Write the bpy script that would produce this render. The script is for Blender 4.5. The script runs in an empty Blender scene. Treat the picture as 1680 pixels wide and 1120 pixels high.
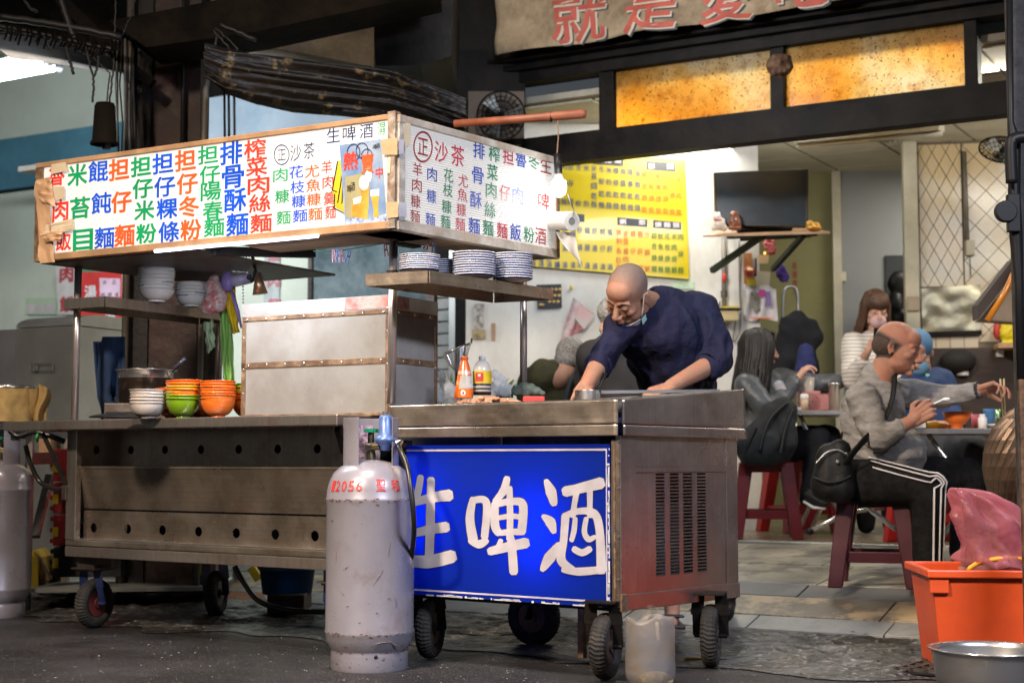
import bpy,bmesh,math,random
import numpy as np
from mathutils import Vector,Matrix,noise
random.seed(7)
R=math.radians
scene=bpy.context.scene
COL=scene.collection
# camera
F,HOR,CX,CY,CAMH=2500.0,755.0,840.0,560.0,0.75
PITCH=math.atan((HOR-CY)/F)
cam=bpy.data.cameras.new('camera');camo=bpy.data.objects.new('camera',cam);COL.objects.link(camo)
cam.sensor_width=36;cam.lens=36*F/1680;cam.clip_end=300;cam.clip_start=.05
camo.location=(0,0,CAMH);camo.rotation_euler=(R(90)+PITCH,0,0)
cam.dof.use_dof=True;cam.dof.focus_distance=5.7;cam.dof.aperture_fstop=3.2
scene.camera=camo
# world, one dim sun (the street lamp glow), exposure
w=bpy.data.worlds.new('World');scene.world=w;w.use_nodes=True
nt=w.node_tree;bg=nt.nodes['Background']
sky=nt.nodes.new('ShaderNodeTexSky');sky.sky_type='NISHITA';sky.sun_disc=False
sky.sun_elevation=R(38);sky.sun_rotation=R(205);sky.air_density=1.2
hs=nt.nodes.new('ShaderNodeHueSaturation');hs.inputs['Saturation'].default_value=.45
nt.links.new(sky.outputs[0],hs.inputs['Color']);nt.links.new(hs.outputs[0],bg.inputs[0]);bg.inputs[1].default_value=0.012
def sun_lamp():
 l=bpy.data.lights.new('sun','SUN');l.energy=.3;l.angle=R(2.5);l.color=(1,.80,.58)
 o=bpy.data.objects.new('sun',l);COL.objects.link(o)
 d=Vector((.42,.75,-.62));o.rotation_euler=d.to_track_quat('-Z','Y').to_euler();o.location=(-3,-3,6)
sun_lamp()
vs=scene.view_settings
vs.view_transform='Standard';vs.look='None';vs.gamma=1;vs.exposure=0.0;vs.use_curve_mapping=False
scene.cycles.use_denoising=True
try:scene.cycles.denoiser='OPENIMAGEDENOISE'
except Exception:pass
scene.cycles.max_bounces=7;scene.cycles.diffuse_bounces=3;scene.cycles.glossy_bounces=3;scene.cycles.transparent_max_bounces=10
scene.cycles.sample_clamp_indirect=4;scene.cycles.caustics_reflective=False;scene.cycles.caustics_refractive=False
# pixel helpers (photo pixels -> real points at real depth)
cp,sp=math.cos(PITCH),math.sin(PITCH)
def ray(px,py):
 a=(px-CX)/F;t=(CY-py)/F
 return Vector((a,cp-t*sp,sp+t*cp))
def P(px,py,Y):
 d=ray(px,py);return Vector((0,0,CAMH))+d*(Y/d.y)
def atz(px,py,z):
 d=ray(px,py);return Vector((0,0,CAMH))+d*((z-CAMH)/d.z)
def S(Y):return F/Y
def V3(*a):return Vector(a)
UZ=Vector((0,0,1))
class Frame:
 """A local frame: origin o on the ground, ex to the right along the thing, ey away from us."""
 def __init__(s,o,ang):
  s.o=Vector(o);s.a=ang
  s.ex=Vector((math.cos(ang),math.sin(ang),0));s.ey=Vector((-math.sin(ang),math.cos(ang),0))
  s.m=Matrix.Translation(s.o)@Matrix.Rotation(ang,4,'Z')
 def w(s,x,y,z):return s.m@Vector((x,y,z))
 def hit(s,px,py,y=0.0):
  d=ray(px,py);c=Vector((0,0,CAMH));n=s.ey
  t=((s.o+n*y)-c).dot(n)/d.dot(n);p=c+d*t;q=s.m.inverted()@p
  return q.x,q.z
 def hitx(s,px,py,x=0.0):
  d=ray(px,py);c=Vector((0,0,CAMH));n=s.ex
  t=((s.o+n*x)-c).dot(n)/d.dot(n);p=c+d*t;q=s.m.inverted()@p
  return q.y,q.z
  # mesh builder
class MB:
 def __init__(s,m=None):s.v=[];s.f=[];s.m=m
 def _add(s,vs,fs):
  n=len(s.v);m=s.m
  s.v+=[tuple(m@Vector(p))if m else tuple(p)for p in vs]
  s.f+=[tuple(i+n for i in f)for f in fs];return s
 def box(s,a,b):
  (x0,y0,z0),(x1,y1,z1)=a,b
  return s._add([(x0,y0,z0),(x1,y0,z0),(x1,y1,z0),(x0,y1,z0),(x0,y0,z1),(x1,y0,z1),(x1,y1,z1),(x0,y1,z1)],[(0,3,2,1),(4,5,6,7),(0,1,5,4),(1,2,6,5),(2,3,7,6),(3,0,4,7)])
 def hexa(s,p):
  return s._add(p,[(0,3,2,1),(4,5,6,7),(0,1,5,4),(1,2,6,5),(2,3,7,6),(3,0,4,7)])
 def slab(s,quad,d):
  q=[Vector(p)for p in quad];d=Vector(d)
  return s.hexa([q[0],q[1],q[2],q[3]]+[p+d for p in q])
 def bar(s,p0,p1,w,h,up=(0,0,1)):
  p0,p1=Vector(p0),Vector(p1);d=(p1-p0).normalized();up=Vector(up)
  sd=d.cross(up)
  if sd.length<1e-4:sd=d.cross(Vector((0,1,0)))
  sd.normalize();u=sd.cross(d).normalized();a=sd*w/2;b=u*h/2
  return s.hexa([p0-a-b,p0+a-b,p1+a-b,p1-a-b,p0-a+b,p0+a+b,p1+a+b,p1-a+b])
 def tube(s,pts,r,n=8,caps=True,sy=1.0):
  pts=[Vector(p)for p in pts];k=len(pts)
  rs=r if isinstance(r,(list,tuple))else[r]*k
  vs=[];prev=None
  for i,p in enumerate(pts):
   d=(pts[min(i+1,k-1)]-pts[max(i-1,0)])
   d=d.normalized()if d.length>1e-9 else Vector((0,0,1))
   if prev is None:
    ref=Vector((0,0,1))if abs(d.z)<.9 else Vector((1,0,0))
    a=d.cross(ref).normalized()
   else:
    a=(prev-d*prev.dot(d));a=a.normalized()if a.length>1e-6 else d.orthogonal().normalized()
   prev=a;b=d.cross(a)
   for j in range(n):
    t=2*math.pi*j/n
    vs.append(p+(a*math.cos(t)+b*math.sin(t)*sy)*rs[i])
  fs=[(i*n+j,i*n+(j+1)%n,(i+1)*n+(j+1)%n,(i+1)*n+j)for i in range(k-1)for j in range(n)]
  if caps:fs+=[tuple(range(n-1,-1,-1)),tuple((k-1)*n+j for j in range(n))]
  return s._add(vs,fs)
 def cyl(s,p0,p1,r0,r1=None,n=20):return s.tube([p0,p1],[r0,r0 if r1 is None else r1],n)
 def lathe(s,prof,c=(0,0,0),n=32,closed=False,axis=None):
  c=Vector(c);vs=[];q=Matrix.Identity(3)
  if axis is not None:q=Vector((0,0,1)).rotation_difference(Vector(axis)).to_matrix()
  for r,z in prof:
   for j in range(n):
    t=2*math.pi*j/n;vs.append(c+q@Vector((r*math.cos(t),r*math.sin(t),z)))
  k=len(prof)
  fs=[(i*n+j,i*n+(j+1)%n,(i+1)*n+(j+1)%n,(i+1)*n+j)for i in range(k-1)for j in range(n)]
  if closed:fs+=[((k-1)*n+j,(k-1)*n+(j+1)%n,(j+1)%n,j)for j in range(n)]
  return s._add(vs,fs)
 def ball(s,c,r,n=16,k=10,m=None):
  c=Vector(c);rx,ry,rz=(r,r,r)if not hasattr(r,'__len__')else r
  vs=[]
  for i in range(k+1):
   ph=math.pi*i/k-math.pi/2;ph=max(min(ph,math.pi/2-1e-3),-math.pi/2+1e-3)
   for j in range(n):
    t=2*math.pi*j/n
    p=Vector((rx*math.cos(ph)*math.cos(t),ry*math.cos(ph)*math.sin(t),rz*math.sin(ph)))
    vs.append(c+(m@p if m else p))
  fs=[(i*n+j,i*n+(j+1)%n,(i+1)*n+(j+1)%n,(i+1)*n+j)for i in range(k)for j in range(n)]
  fs+=[tuple(range(n-1,-1,-1)),tuple(k*n+j for j in range(n))]
  return s._add(vs,fs)
 def caps(s,p0,r0,p1,r1,n=14):
  p0,p1=Vector(p0),Vector(p1);d=p1-p0;L=d.length
  d=d.normalized()if L>1e-6 else Vector((0,0,1));pts=[];rs=[]
  for k in range(5):
   t=math.pi/2*(1-k/4);pts.append(p0-d*r0*math.sin(t));rs.append(max(r0*math.cos(t),1e-3*r0))
  for k in range(5):
   t=math.pi/2*k/4;pts.append(p1+d*r1*math.sin(t));rs.append(max(r1*math.cos(t),1e-3*r1))
  a=d.orthogonal().normalized();b=d.cross(a);vs=[]
  for p,r in zip(pts,rs):
   for j in range(n):
    t=2*math.pi*j/n;vs.append(p+(a*math.cos(t)+b*math.sin(t))*r)
  k=len(pts)
  fs=[(i*n+j,i*n+(j+1)%n,(i+1)*n+(j+1)%n,(i+1)*n+j)for i in range(k-1)for j in range(n)]
  fs+=[tuple(range(n-1,-1,-1)),tuple((k-1)*n+j for j in range(n))]
  return s._add(vs,fs)
 def grid(s,fn,nu,nv):
  vs=[fn(i/nu,j/nv)for j in range(nv+1)for i in range(nu+1)]
  return s._add(vs,[(j*(nu+1)+i,j*(nu+1)+i+1,(j+1)*(nu+1)+i+1,(j+1)*(nu+1)+i)for j in range(nv)for i in range(nu)])
 def poly(s,pts,d=None):
  n=len(pts);p=[Vector(q)for q in pts]
  if d is None:return s._add(p,[tuple(range(n))])
  d=Vector(d)
  return s._add(p+[q+d for q in p],[tuple(range(n-1,-1,-1)),tuple(range(n,2*n))]+[(i,(i+1)%n,n+(i+1)%n,n+i)for i in range(n)])
 def mesh(s,name,mat=None,smooth=False):
  me=bpy.data.meshes.new(name);me.from_pydata(s.v,[],s.f)
  me.validate();bm=bmesh.new();bm.from_mesh(me);bmesh.ops.recalc_face_normals(bm,faces=bm.faces);bm.to_mesh(me);bm.free()
  if smooth:me.polygons.foreach_set('use_smooth',[True]*len(me.polygons))
  if mat:me.materials.append(mat)
  return me
def world_matrix(o):
 m=Matrix.LocRotScale(o.location,o.rotation_euler,o.scale)
 if o.parent:m=world_matrix(o.parent)@o.matrix_parent_inverse@m
 return m
def link(o,parent=None):
 COL.objects.link(o)
 if parent is not None:
  o.parent=parent;o.matrix_parent_inverse=world_matrix(parent).inverted()
 return o
def put(name,mb,mat,parent=None,smooth=False,bev=0,angle=None,kind=None,label=None,solid=0,sub=0):
 me=mb.mesh(name,mat,smooth)if isinstance(mb,MB)else mb
 if not isinstance(mb,MB)and mat is not None and not me.materials:me.materials.append(mat)
 o=bpy.data.objects.new(name,me);link(o,parent)
 if solid:
  m=o.modifiers.new('solid','SOLIDIFY');m.thickness=solid;m.offset=0
 if bev:
  m=o.modifiers.new('bevel','BEVEL');m.width=bev;m.segments=2;m.limit_method='ANGLE';m.angle_limit=R(40)
 if sub:
  m=o.modifiers.new('sub','SUBSURF');m.levels=sub;m.render_levels=sub
 if angle:
  try:me.shade_auto_smooth if False else None
  except Exception:pass
 if kind:o['kind']=kind
 if label:o['label']=label
 return o
def tag(o,label,cat,group=None):
 o['label']=label;o['category']=cat
 if group:o['group']=group
 return o
def thing(name,label,cat,loc=(0,0,0),rz=0,group=None):
 o=bpy.data.objects.new(name,None);COL.objects.link(o);o.location=loc;o.rotation_euler=(0,0,rz);o.empty_display_size=.05
 return tag(o,label,cat,group)
def solo(name,mb,mat,label,cat,group=None,**k):return tag(put(name,mb,mat,None,**k),label,cat,group)
def struct(name,mb,mat,parent=None,**k):
 o=put(name,mb,mat,parent,**k)
 if parent is None:o['kind']='structure'
 return o
def kids(o):return[c for c in list(COL.objects)if c.parent==o]
def dup(o,loc,rz=None,label=None,group=None,parent=None):
 c=o.copy();COL.objects.link(c)
 if parent is not None:c.parent=parent
 if loc is not None:c.location=loc
 if rz is not None:c.rotation_euler=(0,0,rz)
 if label:c['label']=label
 if group:c['group']=group
 for ch in kids(o):dup(ch,None,parent=c)
 return c
 # materials
_M={}
def mat(key,col=(.5,.5,.5),rough=.5,metal=0.0,var=.12,vs=6.0,bump=.0,bs=40.0,emit=None,es=0.0,dirt=None,dscale=3.0,damt=.5,alpha=1.0,trans=0.0,sss=0.0,stretch=(1,1,1),coat=0.0,ior=1.45,col2=None,spec=None,ramp=(.42,.62),transl=0.0,streak=None,rv=None,bd=.01):
 if key in _M:return _M[key]
 m=bpy.data.materials.new(key);m.use_nodes=True;nt=m.node_tree;N=nt.nodes;L=nt.links
 b=N['Principled BSDF'];tc=N.new('ShaderNodeTexCoord');mp=N.new('ShaderNodeMapping');mp.inputs['Scale'].default_value=stretch
 L.new(tc.outputs['Object'],mp.inputs[0])
 n1=N.new('ShaderNodeTexNoise');n1.inputs['Scale'].default_value=vs;n1.inputs['Detail'].default_value=6;n1.inputs['Roughness'].default_value=.6
 L.new(mp.outputs[0],n1.inputs['Vector'])
 c=Vector(col);c2=Vector(col2)if col2 else c*(1-var*2.2)
 mx=N.new('ShaderNodeMix');mx.data_type='RGBA'
 cr=N.new('ShaderNodeMapRange');cr.inputs[1].default_value=.35;cr.inputs[2].default_value=.65
 L.new(n1.outputs[0],cr.inputs[0]);L.new(cr.outputs[0],mx.inputs[0])
 mx.inputs[6].default_value=(*c2,1);mx.inputs[7].default_value=(*c,1)
 out=mx.outputs[2]
 if dirt:
  n2=N.new('ShaderNodeTexNoise');n2.inputs['Scale'].default_value=dscale;n2.inputs['Detail'].default_value=9;n2.inputs['Roughness'].default_value=.72
  L.new(mp.outputs[0],n2.inputs['Vector'])
  r2=N.new('ShaderNodeMapRange');r2.inputs[1].default_value=ramp[0];r2.inputs[2].default_value=ramp[1];r2.inputs[4].default_value=damt
  L.new(n2.outputs[0],r2.inputs[0])
  m2=N.new('ShaderNodeMix');m2.data_type='RGBA';L.new(r2.outputs[0],m2.inputs[0]);L.new(out,m2.inputs[6]);m2.inputs[7].default_value=(*dirt,1)
  out=m2.outputs[2]
 if streak:
  m3=N.new('ShaderNodeMapping');m3.inputs['Scale'].default_value=streak[:3];L.new(tc.outputs['Object'],m3.inputs[0])
  n4=N.new('ShaderNodeTexNoise');n4.inputs['Scale'].default_value=1;n4.inputs['Detail'].default_value=7;n4.inputs['Roughness'].default_value=.65;L.new(m3.outputs[0],n4.inputs['Vector'])
  r4=N.new('ShaderNodeMapRange');r4.inputs[1].default_value=.36;r4.inputs[2].default_value=.66;r4.inputs[3].default_value=streak[3];r4.inputs[4].default_value=1.12;r4.clamp=True;L.new(n4.outputs[0],r4.inputs[0])
  m4=N.new('ShaderNodeMix');m4.data_type='RGBA';m4.blend_type='MULTIPLY';m4.inputs[0].default_value=1;L.new(out,m4.inputs[6]);L.new(r4.outputs[0],m4.inputs[7]);out=m4.outputs[2]
 L.new(out,b.inputs['Base Color'])
 rr=N.new('ShaderNodeMapRange');rr.inputs[3].default_value=max(rough-(rv or .08),.02);rr.inputs[4].default_value=min(rough+(rv or .1),1)
 L.new(n1.outputs[0],rr.inputs[0]);L.new(rr.outputs[0],b.inputs['Roughness'])
 b.inputs['Metallic'].default_value=metal;b.inputs['IOR'].default_value=ior
 b.inputs['Alpha'].default_value=alpha;b.inputs['Transmission Weight'].default_value=trans
 b.inputs['Coat Weight'].default_value=coat
 if sss:b.inputs['Subsurface Weight'].default_value=sss;b.inputs['Subsurface Radius'].default_value=(1,.35,.2);b.inputs['Subsurface Scale'].default_value=.012
 if spec is not None:b.inputs['Specular IOR Level'].default_value=spec
 if emit:
  b.inputs['Emission Strength'].default_value=es;b.inputs['Emission Color'].default_value=(*emit,1)
 if bump:
  n3=N.new('ShaderNodeTexNoise');n3.inputs['Scale'].default_value=bs;n3.inputs['Detail'].default_value=5
  L.new(mp.outputs[0],n3.inputs['Vector'])
  bp=N.new('ShaderNodeBump');bp.inputs['Strength'].default_value=bump;bp.inputs['Distance'].default_value=bd
  L.new(n3.outputs[0],bp.inputs['Height']);L.new(bp.outputs[0],b.inputs['Normal'])
 if transl:
  tr=N.new('ShaderNodeBsdfTranslucent');L.new(out,tr.inputs[0]);ms=N.new('ShaderNodeMixShader');ms.inputs[0].default_value=transl
  L.new(b.outputs[0],ms.inputs[1]);L.new(tr.outputs[0],ms.inputs[2]);L.new(ms.outputs[0],N['Material Output'].inputs[0])
 m.diffuse_color=(*c,1);_M[key]=m;return m
BROWN=(.16,.09,.045)
steel=mat('steel',(.56,.49,.44),.30,.90,.12,2,.12,7,dirt=(.24,.16,.11),dscale=4,damt=.6,streak=(50,50,2,.93),rv=.14,ramp=(.46,.64))
steel_side=mat('steel_side',(.54,.47,.445),.27,.92,.10,1.6,.10,4,dirt=(.24,.17,.145),dscale=2.0,damt=.6,streak=(90,90,2,.97),rv=.10)
steel_warm=mat('steel_warm',(.60,.50,.41),.29,.92,.15,4,.26,14,dirt=(.30,.20,.13),dscale=5,damt=.55,streak=(2,2,90,.96),rv=.14,ramp=(.46,.62))
steel_clean=mat('steel_clean',(.62,.61,.60),.24,.92,.08,3,.04,10)
steel_dull=mat('steel_dull',(.50,.52,.51),.42,.85,.1,2.5,.05,8,dirt=(.30,.30,.27),dscale=2,damt=.4)
steel_dark=mat('steel_dark',(.16,.14,.13),.5,.8,.25,5,.1,20,dirt=(.05,.035,.025),dscale=4,damt=.8)
pipe_steel=mat('pipe_steel',(.50,.44,.42),.30,.78,.08,8,.02,30)
rust=mat('rusty_iron',(.20,.11,.06),.75,.3,.3,25,.4,60,dirt=(.07,.035,.02),dscale=12,damt=.8)
rust_strip=mat('rusty_strip',(.33,.22,.14),.6,.5,.3,20,.3,50,dirt=(.12,.06,.03),dscale=14,damt=.8)
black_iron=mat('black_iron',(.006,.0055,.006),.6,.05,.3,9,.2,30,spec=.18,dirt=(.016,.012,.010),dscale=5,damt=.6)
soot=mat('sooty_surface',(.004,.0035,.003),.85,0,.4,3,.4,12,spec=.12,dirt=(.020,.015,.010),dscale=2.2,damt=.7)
rubber=mat('rubber',(.007,.0065,.0065),.8,0,.3,14,.4,60,dirt=(.05,.042,.035),dscale=9,damt=.5)
white_wall=mat('white_wall',(.68,.68,.65),.65,0,.07,1.5,.08,18,dirt=(.42,.40,.34),dscale=1.6,damt=.6,stretch=(1,1,.6))
green_wall=mat('pale_green_wall',(.58,.64,.54),.6,0,.05,1.2,.06,12,dirt=(.40,.44,.38),dscale=1.1,damt=.5)
blue_band=mat('blue_band',(.09,.25,.33),.55,0,.12,1.5,dirt=(.05,.14,.18),dscale=2.5)
porcelain=mat('porcelain',(.80,.80,.80),.12,0,.03,9,coat=.4)
blue_line=mat('blue_glaze',(.02,.045,.22),.2)
navy=mat('navy_cloth',(.012,.020,.075),.85,0,.2,10,.35,160)
wood=mat('old_wood',(.33,.19,.10),.6,0,.25,5,.25,30,stretch=(1,1,8),dirt=(.14,.08,.04),dscale=6)
tan_wood=mat('tan_wood',(.46,.28,.15),.5,0,.2,6,.1,30,dirt=(.24,.13,.07),dscale=7,damt=.6)
dark_wood=mat('dark_wood',(.05,.03,.022),.5,0,.2,5,.1,30,stretch=(1,1,6))
black_plastic=mat('black_plastic',(.009,.009,.010),.45,spec=.3)
white_plastic=mat('white_plastic',(.75,.75,.73),.35)
lab_white=mat('print_white',(.78,.76,.76),.5)
paper_white=mat('paper_white',(.78,.77,.75),.8,transl=.25)
# flesh: closed shapes fused to one surface
def fuse(mb,vox,it=6,name='body',mt=None,wrinkle=0.0,wscale=9.0,wst=(1,1,1),fac=.5):
 me=mb.mesh('tmp',None)if isinstance(mb,MB)else mb
 o=bpy.data.objects.new('tmp',me);COL.objects.link(o)
 m=o.modifiers.new('r','REMESH');m.mode='VOXEL';m.voxel_size=vox
 if it:
  s=o.modifiers.new('s','SMOOTH');s.iterations=it;s.factor=fac
 dg=bpy.context.evaluated_depsgraph_get();ev=o.evaluated_get(dg)
 out=bpy.data.meshes.new_from_object(ev,depsgraph=dg);out.name=name
 COL.objects.unlink(o);bpy.data.objects.remove(o);bpy.data.meshes.remove(me)
 if wrinkle:
  n=len(out.vertices);co=np.empty(n*3,np.float32);no=np.empty(n*3,np.float32)
  out.vertices.foreach_get('co',co);out.vertex_normals.foreach_get('vector',no)
  co=co.reshape(-1,3);no=no.reshape(-1,3)
  for i in range(n):
   p=co[i];q=Vector((p[0]*wscale*wst[0],p[1]*wscale*wst[1],p[2]*wscale*wst[2]))
   a=noise.noise(q+Vector((noise.noise(q*.5)*1.5,0,0)));b=noise.noise(q*2.3)
   h=(1-abs(a)*2.6)*.7+b*.4
   co[i]=p+no[i]*(h*wrinkle)
  out.vertices.foreach_set('co',co.reshape(-1));out.update()
 out.polygons.foreach_set('use_smooth',[True]*len(out.polygons))
 out.materials.clear()
 if mt:out.materials.append(mt)
 return out
def join_meshes(name,meshes,mt=None):
 v=[];f=[];off=0
 for me in meshes:
  n=len(me.vertices);c=np.empty(n*3,np.float32);me.vertices.foreach_get('co',c);v+=c.reshape(-1,3).tolist()
  f+=[tuple(i+off for i in p.vertices)for p in me.polygons];off+=n
 out=bpy.data.meshes.new(name);out.from_pydata(v,[],f);out.polygons.foreach_set('use_smooth',[True]*len(out.polygons))
 if mt:out.materials.append(mt)
 return out
 # lettering
_G={}
def glyph(ch,off=0.0):
 k=(ch,off)
 if k in _G:return _G[k]
 cu=bpy.data.curves.new('glyph','FONT');cu.body=ch;cu.size=1;cu.bevel_depth=off;cu.bevel_resolution=0;cu.resolution_u=2;cu.fill_mode='FRONT'
 o=bpy.data.objects.new('glyph',cu);COL.objects.link(o)
 dg=bpy.context.evaluated_depsgraph_get();me=bpy.data.meshes.new_from_object(o.evaluated_get(dg),depsgraph=dg)
 v=np.array([p.co[:]for p in me.vertices])if len(me.vertices)else np.zeros((0,3));f=[tuple(p.vertices)for p in me.polygons if min(v[i][2]for i in p.vertices)>-1e-5]
 COL.objects.unlink(o);bpy.data.objects.remove(o);bpy.data.curves.remove(cu);bpy.data.meshes.remove(me)
 if len(v):
  lo,hi=v.min(0),v.max(0);z_=v[:,2]*.05;v=(v-(lo+hi)/2)/np.maximum(hi-lo,1e-6);v[:,2]=z_
 _G[k]=(v,f);return _G[k]
class Letters:
 """Collects characters on a plane of a Frame (front plane y or side plane x), one mesh per colour."""
 def __init__(s,hit,world):s.hit=hit;s.world=world;s.d={}
 def ch(s,c,px,py,w,h,col,off=.022,slant=0.0,rot=None):
  v,f=glyph(c,off)
  a0=s.hit(px-w/2,py);a1=s.hit(px+w/2,py);b0=s.hit(px,py-h/2);b1=s.hit(px,py+h/2)
  c0=s.hit(px,py);W=abs(a1[0]-a0[0]);H=abs(b1[1]-b0[1]);sg=1 if a1[0]>a0[0]else-1
  mb=s.d.setdefault(col,MB())
  nn=(s.world(1,0)-s.world(0,0)).cross(UZ).normalized();pts=[s.world(c0[0]+sg*(x*W+slant*y*H),c0[1]+y*H+(rot or 0)*x*W)+nn*(z*H)for x,y,z in v]
  mb._add(pts,f)
 def build(s,mats,parent,name='lettering'):
  for k,mb in s.d.items():
   put(name,mb,mats[k],parent,kind='stuff')if len(mb.v)else None
   # SETTING
FA=Frame((1.5625,6.51,0),R(-30))
def gz(s):
 ks=[(-99,0),(0,0),(.02,.012),(.68,.165),(2.04,.275),(2.06,.29),(99,.29)]
 for(a,za),(b,zb)in zip(ks,ks[1:]):
  if s<=b:return za+(zb-za)*(s-a)/(b-a)
 return .29
def gzw(x,y):
 q=FA.m.inverted()@Vector((x,y,0));return gz(q.y)
def ground_at(px,py):
 d=ray(px,py);o=Vector((0,0,CAMH));Y=3.0
 while Y<16:
  p=o+d*(Y/d.y)
  if p.z<=gzw(p.x,p.y):return Vector((p.x,p.y,gzw(p.x,p.y)))
  Y+=.01
 return p
def on_ground(px,Y):
 X=(px-CX)/F*Y/1.0;return Vector((X,Y,gzw(X,Y)))
asphalt=mat('asphalt',(.030,.028,.031),.50,0,.4,2.4,1.0,120,dirt=(.013,.012,.0125),dscale=1.3,damt=.85,rv=.2)
def grit(m,sc=150,lo=.60,hi=.66,col=(.20,.19,.18)):
 nt=m.node_tree;N=nt.nodes;L=nt.links;b=N['Principled BSDF'];src=b.inputs['Base Color'].links[0].from_socket
 tc=N.new('ShaderNodeTexCoord');v=N.new('ShaderNodeTexNoise');v.inputs['Scale'].default_value=sc;v.inputs['Detail'].default_value=2;L.new(tc.outputs['Object'],v.inputs[0])
 r=N.new('ShaderNodeMapRange');r.inputs[1].default_value=lo;r.inputs[2].default_value=hi;L.new(v.outputs[0],r.inputs[0])
 x=N.new('ShaderNodeMix');x.data_type='RGBA';L.new(r.outputs[0],x.inputs[0]);L.new(src,x.inputs[6]);x.inputs[7].default_value=(*col,1);L.new(x.outputs[2],b.inputs['Base Color'])
grit(asphalt,75,.60,.68,(.065,.062,.062));
asphalt_wet=mat('wet_gutter',(.10,.10,.105),.42,0,.45,7,.8,34,rv=.2,dirt=(.014,.013,.012),dscale=5,damt=.95,ramp=(.40,.56))
under=mat('mortar',(.09,.085,.08),.8,bump=.3)
g=MB()
xs=[-40,-12]+[-8+i*.25 for i in range(64)]+[12,40]
def gp(x,s,dz=0):return FA.w(x,s,gz(s)+dz)
ss=[-30,-7,-5,-4,-3,-2,-1.2,-.6,0]
ground=struct('ground',MB()._add([FA.w(x,s,0)for s in ss for x in xs],[(j*len(xs)+i,j*len(xs)+i+1,(j+1)*len(xs)+i+1,(j+1)*len(xs)+i)for j in range(len(ss)-1)for i in range(len(xs)-1)]),asphalt)
def gut(u,v):
 x=-6.0+8.0*u;s=-1.25+1.25*v
 n=noise.fractal(Vector((x*6,s*9,0)),.8,2.2,6);e=min(1,v*3,(1-v)*14)
 edge=noise.noise(Vector((x*3,2,0)))*.35
 p=FA.w(x,s+edge*(1-v),0);p.z=.004+max(0,.010+.020*n)*max(e,0);return p
struct('gutter',MB().grid(gut,420,64),asphalt_wet,smooth=True);grit(asphalt_wet,45,.58,.66,(.16,.155,.15))
sb=MB();xr=(-12,5)
for a,b in zip([.0,.02,.68,2.04],[.02,.68,2.04,2.06]):
 sb._add([FA.w(xr[0],a,gz(a)-.012),FA.w(xr[1],a,gz(a)-.012),FA.w(xr[1],b,gz(b)-.012),FA.w(xr[0],b,gz(b)-.012)],[(0,1,2,3)])
pav=struct('pavement',sb,under)
tile_m=[mat('tile_grey',(.30,.30,.28),.45,0,.12,5,.25,30,dirt=(.12,.12,.11),dscale=5,damt=.7),mat('tile_yellow',(.42,.31,.18),.42,0,.12,4,.2,30,dirt=(.11,.095,.075),dscale=4.5,damt=.9,ramp=(.47,.56)),mat('tile_dark',(.13,.13,.135),.45,0,.12,5,.2,30,dirt=(.07,.07,.07),dscale=5),mat('tile_pale',(.36,.34,.28),.42,0,.12,4,.2,30,dirt=(.13,.125,.11),dscale=4.5,damt=.85,ramp=(.49,.58))]
rows=[(.02,.20,0,.62),(.20,.47,1,.9),(.47,.66,2,1.2),(.66,1.25,3,.62),(1.25,1.98,3,.62)]
rnd=random.Random(3)
for ri,(a,b,mi,wd)in enumerate(rows):
 x=-6.2-.17*ri
 while x<1.6:
  g_=.004;dz=rnd.uniform(-.0025,.0015)
  q=[FA.w(x+g_,a+g_,gz(a+g_)+dz),FA.w(x+wd-g_,a+g_,gz(a+g_)+dz),FA.w(x+wd-g_,b-g_,gz(b-g_)+dz),FA.w(x+g_,b-g_,gz(b-g_)+dz)]
  t=MB().slab([p-Vector((0,0,.014))for p in q],(0,0,.014))
  put('tile',t,tile_m[mi],pav,bev=.002);x+=wd
put('threshold',MB().box((-6,1.985,.262),(2.2,2.02,.292))if False else MB(FA.m).box((-6,1.99,.25),(2.4,2.03,.287)),steel_dull,pav,bev=.003)
floor_m=mat('shop_floor',(.30,.25,.17),.28,0,.14,1.8,.05,20,dirt=(.17,.13,.09),dscale=2.2)
struct('floor',MB(FA.m).box((-9,2.03,.2),(6,12,.288)),floor_m)
dg_=thing('drain_grate','rusty iron drain grate in the road beside the orange tub','drain grate',FA.w(.25,-.35,0))
GR=Frame(FA.w(.0,0,0),R(-30));c0=ground_at(1470,1105)
gf=Frame((c0.x,c0.y,0),R(-38))
pit=MB(gf.m).box((-.02,-.02,.008),(.50,.30,.011));put('pit',pit,black_plastic,dg_)
for i in range(10):
 put('bar',MB(gf.m).box((i*.053,0,.012),(i*.053+.012,.28,.026)),steel_dark,dg_)
for j in range(5):
 put('cross_bar',MB(gf.m).box((-.01,j*.068,.0125),(.50,j*.068+.010,.0255)),steel_dark,dg_)
 # left neighbour wall
def facebox(fr,y,x0,x1,z0,z1,th=.08):return MB(fr.m).box((x0,y,z0),(x1,y+th,z1))
YW=3.6
x0=FA.hit(-160,400,YW)[0];x1=FA.hit(352,400,YW)[0]
zb0=FA.hit(60,311,YW)[1];zb1=FA.hit(60,222,YW)[1]
lw=struct('left_wall',facebox(FA,YW,x0,x1,.2,zb0),green_wall)
put('blue_band',facebox(FA,YW-.03,x0,x1,zb0+.03,zb1,.11),blue_band,lw)
put('band_shadow_gap',facebox(FA,YW+.03,x0,x1,zb0,zb0+.03,.05),black_plastic,lw)
put('upper_wall',facebox(FA,YW,x0,x1,zb1,zb1+.75),green_wall,lw)
put('cornice',facebox(FA,YW-.05,x0,x1,zb1+.75,zb1+.80,.13),green_wall,lw,bev=.006)
put('cornice_upper',facebox(FA,YW-.12,x0,x1,zb1+.84,zb1+.88,.2),green_wall,lw,bev=.006)
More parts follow.
